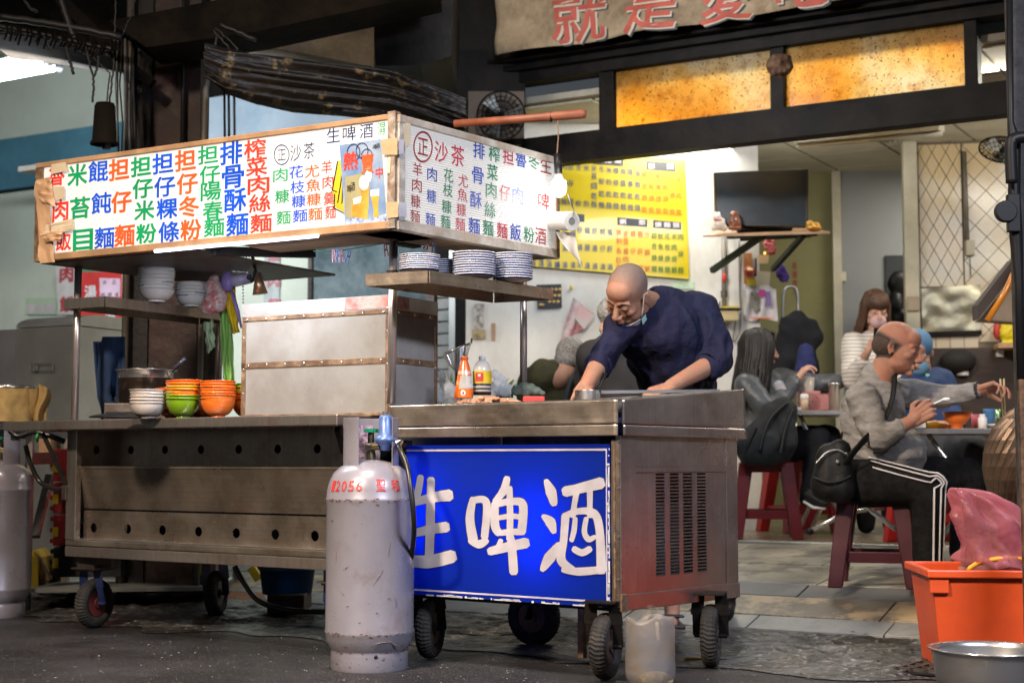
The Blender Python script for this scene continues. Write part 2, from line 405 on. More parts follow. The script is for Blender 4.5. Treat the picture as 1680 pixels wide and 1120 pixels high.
dglass=mat('grey_blue_glass',(.10,.15,.17),.16,0,.25,1.2,dirt=(.30,.36,.37),dscale=1.8,damt=.5,spec=.8)
pale_glass=mat('pale_blue_glass',(.33,.40,.46),.25,0,.15,.8,dirt=(.17,.26,.33),dscale=1.2,damt=.5)
YC=2.6
def fx(px,y,py=450):return FA.hit(px,py,y)[0]
def fz(px,py,y):return FA.hit(px,py,y)[1]
cw=struct('shop_partition',facebox(FA,YC,fx(355,YC),fx(512,YC),.2,fz(430,250,YC)),green_wall)
put('window_band',facebox(FA,YC-.02,fx(330,YC,200),fx(770,YC,200),fz(500,250,YC)+.02,fz(500,138,YC),.06),pale_glass,cw)
put('dark_transom',facebox(FA,YC-.03,fx(330,YC,100),fx(770,YC,100),fz(500,138,YC)+.01,4.3,.06),soot,cw)
zc_top=fz(600,262,YC)
gd=thing('glass_door','dusty grey glass door behind the noodle cart, under the pale blue window band','glass door',FA.w(fx(600,YC),YC,.29))
put('pane',facebox(FA,YC,fx(515,YC),fx(702,YC),.3,zc_top),dglass,gd)
put('frame_left',facebox(FA,YC-.03,fx(509,YC),fx(515,YC),.29,zc_top,.1),steel_dark,gd)
put('frame_right',facebox(FA,YC-.03,fx(702,YC),fx(716,YC),.29,zc_top,.1),steel_dark,gd)
redp=mat('print_red',(.55,.045,.04),.5);pinkred=mat('faded_red',(.45,.16,.18),.6)
vs_=thing('vertical_menu_strip','faded grey strip with red characters on the pale panel behind the frosted cabinet','sign',FA.w(fx(448,YC),YC,1.4))
put('board',facebox(FA,YC-.02,fx(436,YC),fx(461,YC),.9,zc_top-.1,.015),mat('strip_grey',(.42,.46,.46),.5),vs_)
lt=Letters(lambda px,py:FA.hit(px,py,YC-.024),lambda x,z:FA.w(x,YC-.024,z))
for i,c in enumerate('麵餛肉麵'):lt.ch(c,449,375+i*42,20,24,'p',.03)
lt.build({'p':pinkred},vs_)
YS=2.45
sh=thing('roller_shutter','grey roller shutter with wide slats beside the frosted cabinet','shutter',FA.w(fx(732,YS),YS,.29))
sx0,sx1=fx(717,YS),fx(743,YS);z=.3
shm=mat('shutter_grey',(.33,.35,.34),.5,.3,.15,4,.1,30,dirt=(.15,.15,.14))
while z<2.4:
 put('slat',MB(FA.m).box((sx0,YS,z),(sx1,YS+.02,z+.075)),shm,sh,bev=.006);z+=.083
put('side_rail',MB(FA.m).box((fx(743,YS),YS-.05,.29),(fx(753,YS),YS+.04,2.6)),steel_dull,sh)
put('rail_dark',MB(FA.m).box((fx(756,YS),YS-.06,.29),(fx(772,YS),YS+.04,3.0)),black_iron,sh)
put('door_leaf',MB(FA.m).box((fx(716,YS),YS-.01,1.95),(fx(768,YS),YS+.02,2.9)),black_iron,sh)
# the noodle shop's long white wall
WL=Frame((0,10.15,0),R(4))
def wx(px,py=450,y=0):return WL.hit(px,py,y)[0]
def wz(px,py,y=0):return WL.hit(px,py,y)[1]
CEIL=3.02
ww=struct('shop_wall',MB(WL.m).box((wx(765),0,.2),(wx(1246),.1,CEIL)),white_wall)
BW=Frame((0,12.2,0),R(-6))
def bx(px,py=450,y=0):return BW.hit(px,py,y)[0]
def bz(px,py,y=0):return BW.hit(px,py,y)[1]
olive=mat('olive_panel',(.22,.21,.085),.55,0,.1,1,dirt=(.13,.12,.05),dscale=1.2)
greyp=mat('grey_panel',(.27,.29,.30),.6,0,.1,1,.05,10,dirt=(.16,.17,.18),dscale=1)
creamp=mat('cream_trim',(.55,.52,.42),.5,0,.1,4,dirt=(.33,.29,.2),dscale=3)
a=WL.w(wx(1246),.1,0)
bwall=struct('back_wall',MB(BW.m).box((bx(1200),0,.2),(bx(1372),.1,CEIL)),olive)
put('grey_panel',MB(BW.m).box((bx(1372),-.02,.2),(bx(1488),.1,CEIL)),greyp,bwall)
put('dark_recess',MB(BW.m).box((bx(1452),-.04,.2),(bx(1486),.02,2.35)),mat('recess',(.035,.04,.045),.8),bwall)
put('lintel',MB(BW.m).box((bx(1180),-.5,fz(1300,250,5)if False else bz(1300,262)),(bx(1490),.0,bz(1300,246))),black_iron,bwall)
put('door_trim',MB(BW.m).box((bx(1366),-.06,.2),(bx(1380),.02,bz(1372,256))),creamp,bwall)
TW=Frame((0,11.3,0),R(-10))
def tx(px,py=450,y=0):return TW.hit(px,py,y)[0]
def tz(px,py,y=0):return TW.hit(px,py,y)[1]
tx0,tx1=tx(1508),tx(1720);zt0=tz(1560,500)
twall=struct('tiled_wall',MB(TW.m).box((tx0,0,.2),(tx1,.1,CEIL)),mat('grout',(.20,.16,.11),.8))
put('post',MB(TW.m).box((tx(1483),-.08,.2),(tx(1507),.06,CEIL)),creamp,twall,bev=.01)
tcream=mat('glazed_tile',(.66,.63,.56),.18,0,.05,5,dirt=(.60,.44,.22),dscale=.9,damt=.8,ramp=(.4,.6))
def diamonds(xa,xb,za,zb,wdt,hgt,m,par):
 g_=.0035
 ni=int((xb-xa)/wdt)+2;nj=int((zb-za)/(hgt/2))+2
 for j in range(nj):
  for i in range(ni):
   cx=xa+(i+(.5 if j%2 else 0))*wdt;cz=za+j*hgt/2
   pts=[(cx-wdt/2+g_,cz),(cx,cz-hgt/2+g_),(cx+wdt/2-g_,cz),(cx,cz+hgt/2-g_)]
   def clip(pts,ax,lim,sg):
    out=[]
    for k in range(len(pts)):
     p,q=pts[k],pts[(k+1)%len(pts)];ip=(p[ax]-lim)*sg>=0;iq=(q[ax]-lim)*sg>=0
     if ip:out.append(p)
     if ip!=iq:
      t=(lim-p[ax])/(q[ax]-p[ax]);out.append((p[0]+(q[0]-p[0])*t,p[1]+(q[1]-p[1])*t))
    return out
   for ax,lim,sg in((0,xa,1),(0,xb,-1),(1,za,1),(1,zb,-1)):
    pts=clip(pts,ax,lim,sg)
    if len(pts)<3:break
   if len(pts)>=3:put('tile',MB(TW.m).poly([(x,-.0005,z_)for x,z_ in pts],(0,-.007-rnd.uniform(0,.0015),0)),m,par)
diamonds(tx0+.01,tx(1580),tz(1540,470),CEIL-.02,.095,.175,tcream,twall)
diamonds(tx(1583),tx1,tz(1640,560),CEIL-.02,.155,.165,tcream,twall)
zt1=tz(1555,548)
x=tx0+.01
while x<tx(1603):
 put('tile',MB(TW.m).box((x,-.008,.9),(min(x+.092,tx(1605)),0,zt1)),tcream,twall);x+=.097
ctile=mat('ceiling_tile',(.50,.47,.38),.8,0,.08,2,.1,40,dirt=(.30,.26,.19),dscale=1.5)
ceil=struct('ceiling',MB(FA.m).box((-7.5,2.0,CEIL+.02),(5,9,CEIL+.06)),mat('ceiling_grid',(.42,.40,.34),.7))
for i in range(-12,6):
 for j in range(12):
  xa,ya=i*.6,2.05+j*.6
  p=FA.w(xa+.3,ya+.3,CEIL)
  pxl=840+2500*p.x/p.y
  if not(760<pxl<1760)or p.y>13.6:continue
  if(i,j)==(-4,1):continue
  put('tile',MB(FA.m).box((xa+.012,ya+.012,CEIL),(xa+.588,ya+.588,CEIL+.015)),ctile,ceil)
struct('side_wall',MB(FA.m).box((3.0,2.2,.2),(3.1,9,CEIL)),white_wall)
# dark shop-front header, transom, amber panes
YT=1.9
tr=struct('transom',MB(FA.m).box((fx(862,YT,200),YT-.06,fz(1260,197,YT)-.13),(fx(1700,YT,150),YT+.06,fz(1260,197,YT)+.05)),black_iron)
zlo=fz(1260,186,YT);zhi=fz(1260,84,YT)
for pa,pb,yy in((988,1012,160),(1268,1291,130),(1585,1607,90)):
 put('mullion',MB(FA.m).box((fx(pa,YT,yy),YT-.05,zlo),(fx(pb,YT,yy),YT+.05,zhi)),black_iron,tr,bev=.006)
put('top_rail',MB(FA.m).box((fx(700,YT,170),YT-.07,zhi),(fx(1700,YT,60),YT+.07,zhi+.07)),black_iron,tr,bev=.005)
for k,(dy,z0_,z1_)in enumerate(((-.12,.07,.11),(-.17,.12,.15),(-.10,.155,.30))):
 put('moulding',MB(FA.m).box((fx(700,YT,170),YT+dy,zhi+z0_),(fx(1660,YT,60),YT+.07,zhi+z1_)),black_iron,tr,bev=.006)
def amber_mat():
 m=bpy.data.materials.new('amber_glass');m.use_nodes=True;nt=m.node_tree;N=nt.nodes;L=nt.links
 tc=N.new('ShaderNodeTexCoord');n=N.new('ShaderNodeTexNoise');n.inputs['Scale'].default_value=1.7;n.inputs['Detail'].default_value=6;L.new(tc.outputs['Object'],n.inputs[0])
 r=N.new('ShaderNodeValToRGB');r.color_ramp.elements[0].position=.38;r.color_ramp.elements[0].color=(.74,.44,.09,1)
 r.color_ramp.elements[1].position=.66;r.color_ramp.elements[1].color=(.90,.86,.68,1);e=r.color_ramp.elements.new(.5);e.color=(.85,.63,.25,1)
 L.new(n.outputs[0],r.inputs[0])
 sp_=N.new('ShaderNodeTexNoise');sp_.inputs['Scale'].default_value=75;sp_.inputs['Detail'].default_value=3;L.new(tc.outputs['Object'],sp_.inputs[0])
 sr=N.new('ShaderNodeMapRange');sr.inputs[1].default_value=.60;sr.inputs[2].default_value=.68;L.new(sp_.outputs[0],sr.inputs[0])
 mx=N.new('ShaderNodeMix');mx.data_type='RGBA';L.new(sr.outputs[0],mx.inputs[0]);L.new(r.outputs[0],mx.inputs[6]);mx.inputs[7].default_value=(.16,.06,.012,1)
 n5=N.new('ShaderNodeTexNoise');n5.inputs['Scale'].default_value=14;n5.inputs['Detail'].default_value=9;n5.inputs['Roughness'].default_value=.75;L.new(tc.outputs['Object'],n5.inputs[0]);r5=N.new('ShaderNodeMapRange');r5.inputs[1].default_value=.48;r5.inputs[2].default_value=.66;r5.inputs[4].default_value=.75;L.new(n5.outputs[0],r5.inputs[0])
 m5=N.new('ShaderNodeMix');m5.data_type='RGBA';L.new(r5.outputs[0],m5.inputs[0]);L.new(mx.outputs[2],m5.inputs[6]);m5.inputs[7].default_value=(.48,.23,.045,1);mx=m5
 t=N.new('ShaderNodeBsdfTranslucent');d=N['Principled BSDF'];d.inputs['Roughness'].default_value=.2;L.new(mx.outputs[2],t.inputs[0]);L.new(mx.outputs[2],d.inputs[0])
 ms=N.new('ShaderNodeMixShader');ms.inputs[0].default_value=.8;L.new(d.outputs[0],ms.inputs[1]);L.new(t.outputs[0],ms.inputs[2]);L.new(ms.outputs[0],N['Material Output'].inputs[0]);return m
amber=amber_mat()
put('amber_pane',MB(FA.m).box((fx(1012,YT,160),YT-.004,zlo),(fx(1268,YT,130),YT+.004,zhi)),amber,tr)
put('amber_pane',MB(FA.m).box((fx(1291,YT,130),YT-.004,zlo),(fx(1585,YT,90),YT+.004,zhi)),amber,tr)
hd=struct('shopfront_header',MB(FA.m).box((fx(705,YT-.1,100),YT-.02,zhi+.3),(4.5,YT+.3,4.6)),soot)
put('pier',MB(FA.m).box((fx(768,YT,170),YT+.08,zhi-1.2),(fx(858,YT,170)-.0,YT+.1,zhi)),mat('fan_back',(.12,.10,.085),.6),hd)if False else None
lump=MB();pl=P(1279,108,8.2);lump.ball(pl,(.075,.06,.065),18,10)
for i in range(26):
 d=Vector((rnd.uniform(-1,1),rnd.uniform(-1,.2),rnd.uniform(-1,1))).normalized();lump.ball(pl+Vector((d.x*.07,d.y*.055,d.z*.06)),rnd.uniform(.008,.02),8,6)
solo('rosette',fuse(lump,.006,3,'rosette'),rust,'rusty round lump on the upright between the two amber panes','ornament')
# arcade above: sooty slab, beams, tarp, cables
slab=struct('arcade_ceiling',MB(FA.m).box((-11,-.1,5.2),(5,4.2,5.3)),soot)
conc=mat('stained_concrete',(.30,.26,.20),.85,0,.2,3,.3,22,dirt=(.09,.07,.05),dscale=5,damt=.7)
def pxbox(name,quad,Y,th,m,label,cat,**k):
 pts=[P(x,y,Y if not hasattr(Y,'__len__')else Y[i])for i,(x,y)in enumerate(quad)]
 mb=MB().poly(pts,(0,th,0))
 return solo(name,mb,m,label,cat,**k)
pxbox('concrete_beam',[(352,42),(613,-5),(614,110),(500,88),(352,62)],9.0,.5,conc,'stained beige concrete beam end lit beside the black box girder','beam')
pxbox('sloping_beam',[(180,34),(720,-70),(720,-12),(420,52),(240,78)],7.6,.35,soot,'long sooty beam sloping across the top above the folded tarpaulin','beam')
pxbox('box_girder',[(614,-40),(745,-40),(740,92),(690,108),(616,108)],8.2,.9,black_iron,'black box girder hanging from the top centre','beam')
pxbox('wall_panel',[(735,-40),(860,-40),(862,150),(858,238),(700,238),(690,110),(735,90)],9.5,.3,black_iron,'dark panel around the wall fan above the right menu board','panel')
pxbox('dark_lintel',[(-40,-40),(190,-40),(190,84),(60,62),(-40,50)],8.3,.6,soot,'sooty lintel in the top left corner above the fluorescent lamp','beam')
tarp_m=mat('tarpaulin',(.010,.008,.006),.42,0,.3,4,.9,20,dirt=(.20,.15,.07),dscale=11,damt=.8,ramp=(.56,.64),coat=.05)
path=[(338,74,128),(372,82,152),(420,88,166),(480,96,177),(560,108,184),(640,120,194),(700,142,208),(765,168,230)]
def tarp(u,v):
 k=u*(len(path)-1);i=min(int(k),len(path)-2);f=k-i
 x=path[i][0]*(1-f)+path[i+1][0]*f;yt=path[i][1]*(1-f)+path[i+1][1]*f;yb=path[i][2]*(1-f)+path[i+1][2]*f
 a=v*2*math.pi;Yc=7.3+.5*u;sn=math.sin(a);y=(yt+yb)/2-sn*(yb-yt)/2;c=P(x,y,Yc);rr=(yb-yt)/2/S(Yc)
 n=noise.noise(Vector((u*1.3+a*.4,math.cos(a)*3.0,math.sin(a)*3.2)))*.5+noise.noise(Vector((u*2.6+a,math.cos(a)*8,math.sin(a)*9)))*.22+.10*math.sin(a*7+u*5)
 return c+Vector((0,(-math.cos(a)*.7-n*1.0)*rr,n*rr*.55*abs(sn)))
solo('tarpaulin',MB().grid(tarp,150,90),tarp_m,'rolled sooty black tarpaulin sagging above the menu canopy','tarpaulin',smooth=True)
col_m=mat('oxide_red_steel',(.034,.012,.011),.6,.1,.3,5,.3,30,dirt=(.09,.065,.055),dscale=9,damt=.55,ramp=(.5,.66))
CY_=8.1
def pc(px,py=300,Y=CY_):return P(px,py,Y).x
coln=solo('steel_column',MB().box((pc(248),CY_,0.05),(pc(300),CY_+.25,3.95)),col_m,'dark red steel column with pipes rising behind the menu canopy','column')
put('flange_left',MB().box((pc(206),CY_-.02,.05),(pc(248),CY_+.3,3.95)),mat('dark_oxide',(.010,.006,.007),.6,.2,.3,6,.3,30),coln)
put('flange_right',MB().box((pc(302),CY_-.04,.05),(pc(329),CY_+.2,3.95)),col_m,coln)
put('back_plate',MB().box((pc(226),CY_+.02,.05),(pc(362),CY_+.12,fz(300,380,1.5)if False else 2.1)),mat('scorched_panel',(.06,.05,.042),.55,.2,.3,4,.3,18,dirt=(.16,.13,.10),dscale=4,damt=.4),coln)
put('pipe',MB().tube([(pc(337),CY_-.06,.1),(pc(337),CY_-.06,2.35),(pc(339),CY_-.06,2.75),(pc(352),CY_-.08,2.95)],.016,10),mat('pvc_pipe',(.22,.20,.17),.5,0,.2,5),coln,smooth=True)
put('pipe',MB().tube([(pc(216),CY_-.07,.1),(pc(216),CY_-.07,2.0),(pc(214),CY_-.07,3.6)],.02,10),mat('pvc_dark',(.10,.085,.07),.5,0,.2,5),coln,smooth=True)
put('pipe',MB().tube([(pc(304),CY_-.08,1.8),(pc(302),CY_-.08,3.9)],.012,8),black_plastic,coln,smooth=True)
put('diagonal_brace',MB().bar(P(178,82,7.9),P(250,138,7.9),.06,.05),soot,coln)
put('diagonal_brace',MB().bar(P(100,0,8.0),P(235,130,8.0),.08,.06),soot,coln)
cab_m=mat('cable',(.015,.014,.014),.5)
cab_l=mat('cable_grey',(.20,.19,.17),.5)
for i in range(9):
 x_=192+i*3.6;t=MB().tube([P(x_+rnd.uniform(-4,4),60+rnd.uniform(-30,20),7.85),P(x_+rnd.uniform(-3,3),140,7.85),P(x_+rnd.uniform(-3,3),200,7.85),P(x_,262,7.85)],rnd.uniform(.004,.008),6)
 put('cable',t,cab_m if i%3 else cab_l,coln,smooth=True)
def sag(pts,r,m,n=10,jit=1.1,Y=7.6):
 out=[]
 for i in range(len(pts)-1):
  (x0_,y0_),(x1_,y1_)=pts[i],pts[i+1]
  for k in range(n):
   t=k/n;out.append(P(x0_+(x1_-x0_)*t+rnd.uniform(-jit,jit),y0_+(y1_-y0_)*t+rnd.uniform(-jit,jit),Y))
 out.append(P(*pts[-1],Y));return MB().tube(out,r,6)
cabs=thing('cable_bundle','tangle of sooty cables drooping under the top left lintel','cables',P(100,60,7.6))
for pts,r in(([(-20,40),(60,55),(150,75),(190,82)],.014),([(-20,52),(70,62),(140,78),(180,92)],.008),([(0,28),(90,40),(200,62)],.02),([(72,60),(80,82),(110,78),(150,92),(180,120),(176,170)],.004),([(105,66),(112,90),(121,122)],.008),([(140,72),(148,110),(154,126),(152,168)],.006),([(163,80),(160,110),(154,126)],.006),([(40,0),(50,14),(62,18)],.008),([(222,0),(216,22),(200,60)],.003),([(98,-10),(110,30),(120,60)],.02),([(190,-10),(188,60),(186,110),(180,168)],.005),([(350,50),(372,75),(385,100),(362,108),(350,92),(356,60)],.006),([(352,45),(390,80),(378,108),(355,100)],.005),([(360,40),(420,66)],.012)):
 put('cable',sag(pts,r,None),cab_m,cabs,smooth=True)
for i in range(24):
 x_=10+i*8+rnd.uniform(-3,3);put('cable_tie',MB().tube([P(x_,40+i*1.3,7.58),P(x_+3,52+i*1.4,7.56),P(x_-2,60+i*1.4+rnd.uniform(0,10),7.6)],.005,5),soot,cabs)
bk=thing('hanging_bucket','sooty black bucket hung upside down beside the column','bucket',P(170,230,7.5))
c=P(171,235,7.5);s_=1/S(7.5)
put('shell',MB().lathe([(0,68*s_),(15*s_,67*s_),(17*s_,62*s_),(20*s_,4*s_),(23*s_,1*s_),(23*s_,-3*s_),(18*s_,-4*s_)],c,24),soot,bk,smooth=True)
put('rag',MB().tube([c+Vector((.01,0,-.0)),c+Vector((.012,0,-.03))],[.03,.02],8),black_plastic,bk)
for x_ in(368,375,384):cabs_=put('cable',MB().tube([P(x_,140,8.9),P(x_+1,230,8.9)],.008,6),cab_m if x_!=384 else cab_l,cabs,smooth=True)
def emis(key,col,st):
 if key in _M:return _M[key]
 m=bpy.data.materials.new(key);m.use_nodes=True;N=m.node_tree.nodes;N.clear();e=N.new('ShaderNodeEmission');e.inputs[0].default_value=(*col,1);e.inputs[1].default_value=st
 o=N.new('ShaderNodeOutputMaterial');m.node_tree.links.new(e.outputs[0],o.inputs[0]);_M[key]=m;return m
tube_e=emis('lit_tube',(.92,.95,1),14)
fl=thing('fluorescent_lamp','bright bare fluorescent tube lamp on the ceiling at top left','lamp',P(30,115,9))
put('housing',MB().bar(P(-60,122,9),P(72,94,9),.05,.07),white_plastic,fl)
put('tube',MB().tube([P(-60,140,8.95),P(92,112,8.95)],.018,10),tube_e,fl,smooth=True)
put('tube',MB().tube([P(-60,128,8.9),P(70,103,8.9)],.018,10),tube_e,fl,smooth=True)
put('end_cap',MB().ball(P(97,112,8.93),.028),black_plastic,fl)
put('end_cap',MB().ball(P(74,104,8.93),.028),black_plastic,fl)
def area(name,loc,size,sy,e,col,tgt,par=None,spread=180):
 l=bpy.data.lights.new(name,'AREA');l.shape='RECTANGLE';l.size=size;l.size_y=sy;l.energy=e;l.color=col;l.spread=R(spread)
 o=bpy.data.objects.new(name,l);COL.objects.link(o);o.location=loc
 o.rotation_euler=(Vector(tgt)-Vector(loc)).to_track_quat('-Z','Y').to_euler()
 if par is not None:o.parent=par;o.matrix_parent_inverse=world_matrix(par).inverted()
 return o
COOL=(.90,.95,1.0);WARM=(1,.80,.55)
area('left_tube_light',P(20,150,8.7),1.2,.1,190,COOL,P(60,210,11.0))
def ceil_lamp(a_,b_,label,e=0,lit=True):
 t=thing('ceiling_lamp',label,'lamp',(Vector(a_)+Vector(b_))/2,0,'tube lamps on the shop ceiling')
 put('housing',MB().bar(a_,b_,.09,.04),white_plastic if lit else creamp,t)
 d=Vector((0,0,-.035))
 put('tube',MB().tube([Vector(a_)+d,Vector(b_)+d],.016,8),tube_e if lit else creamp,t,smooth=True)
 return t
ceil_lamp(P(1308,232,9.9),P(1545,210,9.3),'cream tube lamp fixture on the shop ceiling below the amber panes',0,False)
ceil_lamp(FA.w(-1.9,3.0,CEIL-.03),FA.w(-.7,3.0,CEIL-.03),'lit tube lamp on the ceiling hidden behind the left amber pane')
ceil_lamp(FA.w(.2,2.75,CEIL-.03),FA.w(1.3,2.75,CEIL-.03),'lit tube lamp on the ceiling hidden behind the right amber pane')
area('shop_light',FA.w(-2.0,2.7,CEIL-.1),1.2,.3,31,(1,.97,.90),Vector((.6,10.1,1.5)))  # added fill aimed at the yellow menu board
area('shop_light',FA.w(.7,2.8,CEIL-.1),1.2,.3,36,(1,.94,.84),FA.w(.6,3.6,0))
area('shop_light',FA.w(-.3,5.0,CEIL-.1),1.2,.3,48,(1,.93,.80),FA.w(-.4,5.2,0))
area('ceiling_fill',FA.w(.6,3.4,2.3),1.2,.3,9,(1,.92,.76),FA.w(.6,4.2,3.0));area('ceiling_fill',FA.w(-1.6,3.4,2.4),1.2,.3,6,(1,.92,.76),FA.w(-1.6,4.0,3.0))  # added upward lamps that brighten the shop ceiling, no fixtures there
area('transom_glow',FA.w(-.4,2.6,3.0),3.0,.12,50,(1,.94,.80),FA.w(-.4,1.9,2.9))
area('street_lamp',(-3.2,1.2,4.6),.5,.5,138,(1,.80,.60),(-.2,6.0,.2),spread=75);area('street_lamp',(-.9,4.0,5.3),.4,.4,52,(1,.86,.72),(-.4,5.6,.2),spread=80)
area('cool_fill',(2.6,2.0,3.6),1.4,.3,88,(.78,.83,1),(.4,5.4,.2),spread=95)  # unseen cool fill added in front; gives the cylinder its lilac cast
area('top_lamp',P(830,-40,7.3),.5,.12,36,(.95,.97,1),P(1150,60,8.0))
# CARTS
def frame2(pa,pb):
 a,b=Vector(pa),Vector(pb);a.z=b.z=0;d=b-a
 return Frame(a,math.atan2(d.y,d.x)),d.length
def torus_tyre(mb,c,Rr,r,ax,n=88,k=14,tread=.003):
 c=Vector(c);ax=Vector(ax).normalized();u=ax.orthogonal().normalized();v=ax.cross(u);vs=[]
 for i in range(n):
  t=2*math.pi*i/n;rd=u*math.cos(t)+v*math.sin(t)
  for j in range(k):
   s=2*math.pi*j/k;out=max(0,math.cos(s));rr=r+(tread if(i+(j>k/2))%2 and out>.3 else 0)
   vs.append(c+rd*(Rr+rr*math.cos(s))+ax*(rr*1.15*math.sin(s)))
 return mb._add(vs,[(i*k+j,i*k+(j+1)%k,((i+1)%n)*k+(j+1)%k,((i+1)%n)*k+j)for i in range(n)for j in range(k)])
blue_paint=mat('blue_fork_paint',(.015,.035,.14),.4,.2,.2,12,.1,40,dirt=(.06,.04,.03),dscale=12)
rim_m=mat('wheel_rim',(.12,.09,.08),.45,.6,.2,12,dirt=(.06,.04,.03))
rim_red=mat('wheel_rim_red',(.14,.02,.018),.5,.2,.2,12,dirt=(.05,.02,.02))
def caster(loc,rz,ztop,label,parent,fork=None,rim=None,rad=.115):
 """wheel, fork and plate fixed under a cart: a part of the cart with its own pieces"""
 m=Matrix.Translation(Vector(loc))@Matrix.Rotation(rz,4,'Z')
 mb=MB(m);torus_tyre(mb,(0,0,rad),rad*.73,rad*.235,(1,0,0))
 w_=put('wheel',mb,rubber,parent,smooth=False)
 put('rim',MB(m).cyl((-.02,0,rad),(.02,0,rad),rad*.52,n=24).cyl((-.028,0,rad),(.028,0,rad),rad*.2,n=16),rim or rim_m,w_)
 fm=fork or black_iron
 fk=MB(m)
 for sx in(-1,1):
  fk.bar((sx*.048,0,rad),(sx*.048,-.02,rad*1.7),.034,.006,(0,1,0));fk.bar((sx*.048,-.02,rad*1.65),(sx*.04,-.03,rad*2.35),.045,.006,(0,1,0))
 fk.box((-.055,-.07,rad*2.3),(.055,.05,rad*2.36));fk.cyl((-.06,0,rad),(.06,0,rad),.009,n=10)
 put('fork',fk,fm,w_)
 if ztop>rad*2.42:put('bracket',MB(m).box((-.05,-.06,rad*2.37),(.05,.05,ztop)).box((-.07,-.08,rad*2.37),(.07,.07,rad*2.43)),steel_dark,w_)
 return w_
 # right cart
Cc=P(1018,998,5.25);Lc=P(678,975,5.795);Rc=P(1210,975,5.795)
RC,_l=frame2(Cc,Lc);RC=Frame(RC.o,RC.a+math.pi)
RS,SL=frame2(Cc,Rc)
rc=thing('beer_cart','right stainless cart with the lit blue sign and vented side panel','food cart',(RC.o.x,RC.o.y,0),RC.a)
Bq=lambda x,y,z:RC.w(x,y,z)
FL=-1.02
def rcx(px,py,y=0):return RC.hit(px,py,y)
back=SL*.985
lt_z=RC.hit(700,660)[1];topz=.985;ztr=1.045
def side(x,y,z):return RS.w(x,y,z)
z0=.24
yb=.70
put('base_frame',MB(RC.m).box((FL+.02,.01,z0-.005),(-.03,.045,z0+.03)).box((FL+.02,yb-.05,z0),(.0,yb,z0+.03)).box((FL,.0,z0),(FL+.03,yb,z0+.03)),black_iron,rc)
put('corner_post',MB(RC.m).box((rcx(1004,860)[0],-.004,z0+.01),(-.002,.02,rcx(1010,722)[1])),steel_warm,rc,bev=.002)
put('corner_angle',MB(RC.m).box((rcx(1004,860)[0]+.012,-.009,z0+.02),(rcx(1004,860)[0]+.018,-.003,rcx(1010,722)[1]-.01)),rust_strip,rc)
put('left_post',MB(RC.m).box((FL,-.004,z0),(rcx(668,860)[0]-.002,.03,rcx(650,722)[1])),black_iron,rc)
put('back_panel',MB(RC.m).box((FL+.01,yb-.02,z0),(.0,yb-.012,.9)),steel_dark,rc)
put('left_panel',MB(RC.m).box((FL-.002,.0,z0+.01),(FL+.004,yb,.9)),steel_dull,rc)
def zf(px,py,y=0):return RC.hit(px,py,y)[1]
rf0,rf1=zf(1020,655,-.03),zf(1020,694,-.03);bf0,bf1=zf(1020,696,-.03),zf(1020,714,-.03)
OV=-.03
dent=random.Random(5)
def dented(fr,xa,xb,y,za_,zb_,za2,zb2,nu=60,nv=14,amp=.0022,flip=1):
 """a hammered sheet with dents: front skin as a grid + thickness"""
 def fn(u,v):
  x=xa+(xb-xa)*u;zlo_=za_+(za2-za_)*u;zhi_=zb_+(zb2-zb_)*u;z=zlo_+(zhi_-zlo_)*v
  e=min(1,u*12,(1-u)*12,v*5,(1-v)*5)
  n=noise.noise(Vector((x*9,z*14,y*3+5)))+.6*noise.noise(Vector((x*28,z*30,3)))
  return fr.w(x,y+flip*n*amp*max(e,0),z)
 return MB().grid(fn,nu,nv)
xL=rcx(636,680,OV)[0]
put('front_rim',dented(RC,xL,0.012,OV,rf1,rf0,rf1,rf0),steel_warm,rc,smooth=True,solid=.004)
put('front_band',dented(RC,xL-.0,0.012,OV-.001,bf1,bf0,bf1,bf0,60,8,.0012),steel_warm,rc,smooth=True,solid=.004)
put('rim_lip',MB(RC.m).box((xL,OV-.002,rf0-.001),(.012,OV+.03,rf0+.003)),steel_clean,rc)
sr0,sr1=RS.hit(1218,638)[1],RS.hit(1216,702)[1];sb1=RS.hit(1216,720)[1]
ss0=RS.hit(1030,653)[1];ssb=bf1
SX=RS.hit(1218,700)[0]
put('side_rim',dented(RS,.0,SX,-.012,rf1,rf0,sr1,sr0,40,14,.0014),steel_side,rc,smooth=True,solid=.004)
put('side_band',dented(RS,.0,SX,-.016,bf1,bf0,sb1,sr1-.004,40,6,.0008),steel_side,rc,smooth=True,solid=.004)
zt=lambda px,py:RS.hit(px,py)[1]
xs0,xs1=RS.hit(1044,850)[0],RS.hit(1192,850)[0];sxe=RS.hit(1210,850)[0]
ztp=bf1-.0
put('side_post',MB(RS.m).box((0.002,-.002,z0),(xs0-.001,.02,ztp)),steel_side,rc,bev=.002)
put('side_post',MB(RS.m).box((xs1+.001,-.002,z0+.02),(sxe,.02,ztp)),steel_side,rc,bev=.002)
sp0=zt(1100,972);sp_t=ztp;sm0,sm1=zt(1120,774),zt(1120,765)
put('upper_panel',MB(RS.m).box((xs0,.004,sm1),(xs1,.012,sp_t)),steel_side,rc)
put('cross_rail',MB(RS.m).box((xs0,-.001,sm0),(xs1,.012,sm1-.001)),steel_side,rc,bev=.0015)
zb_=zt(1120,966)
cols=[(1077.5,1092.5),(1101,1115.5),(1122.5,1137.5),(1145.5,1160)]
cx_=[(RS.hit(a,850)[0],RS.hit(b,850)[0])for a,b in cols]
v0,v1=zt(1120,941),zt(1120,776)
vp=MB(RS.m);pl_=MB(RS.m)
vp.box((xs0,.004,zb_),(xs1,.007,v0)).box((xs0,.004,v1),(xs1,.007,sm0-.001));prev=xs0
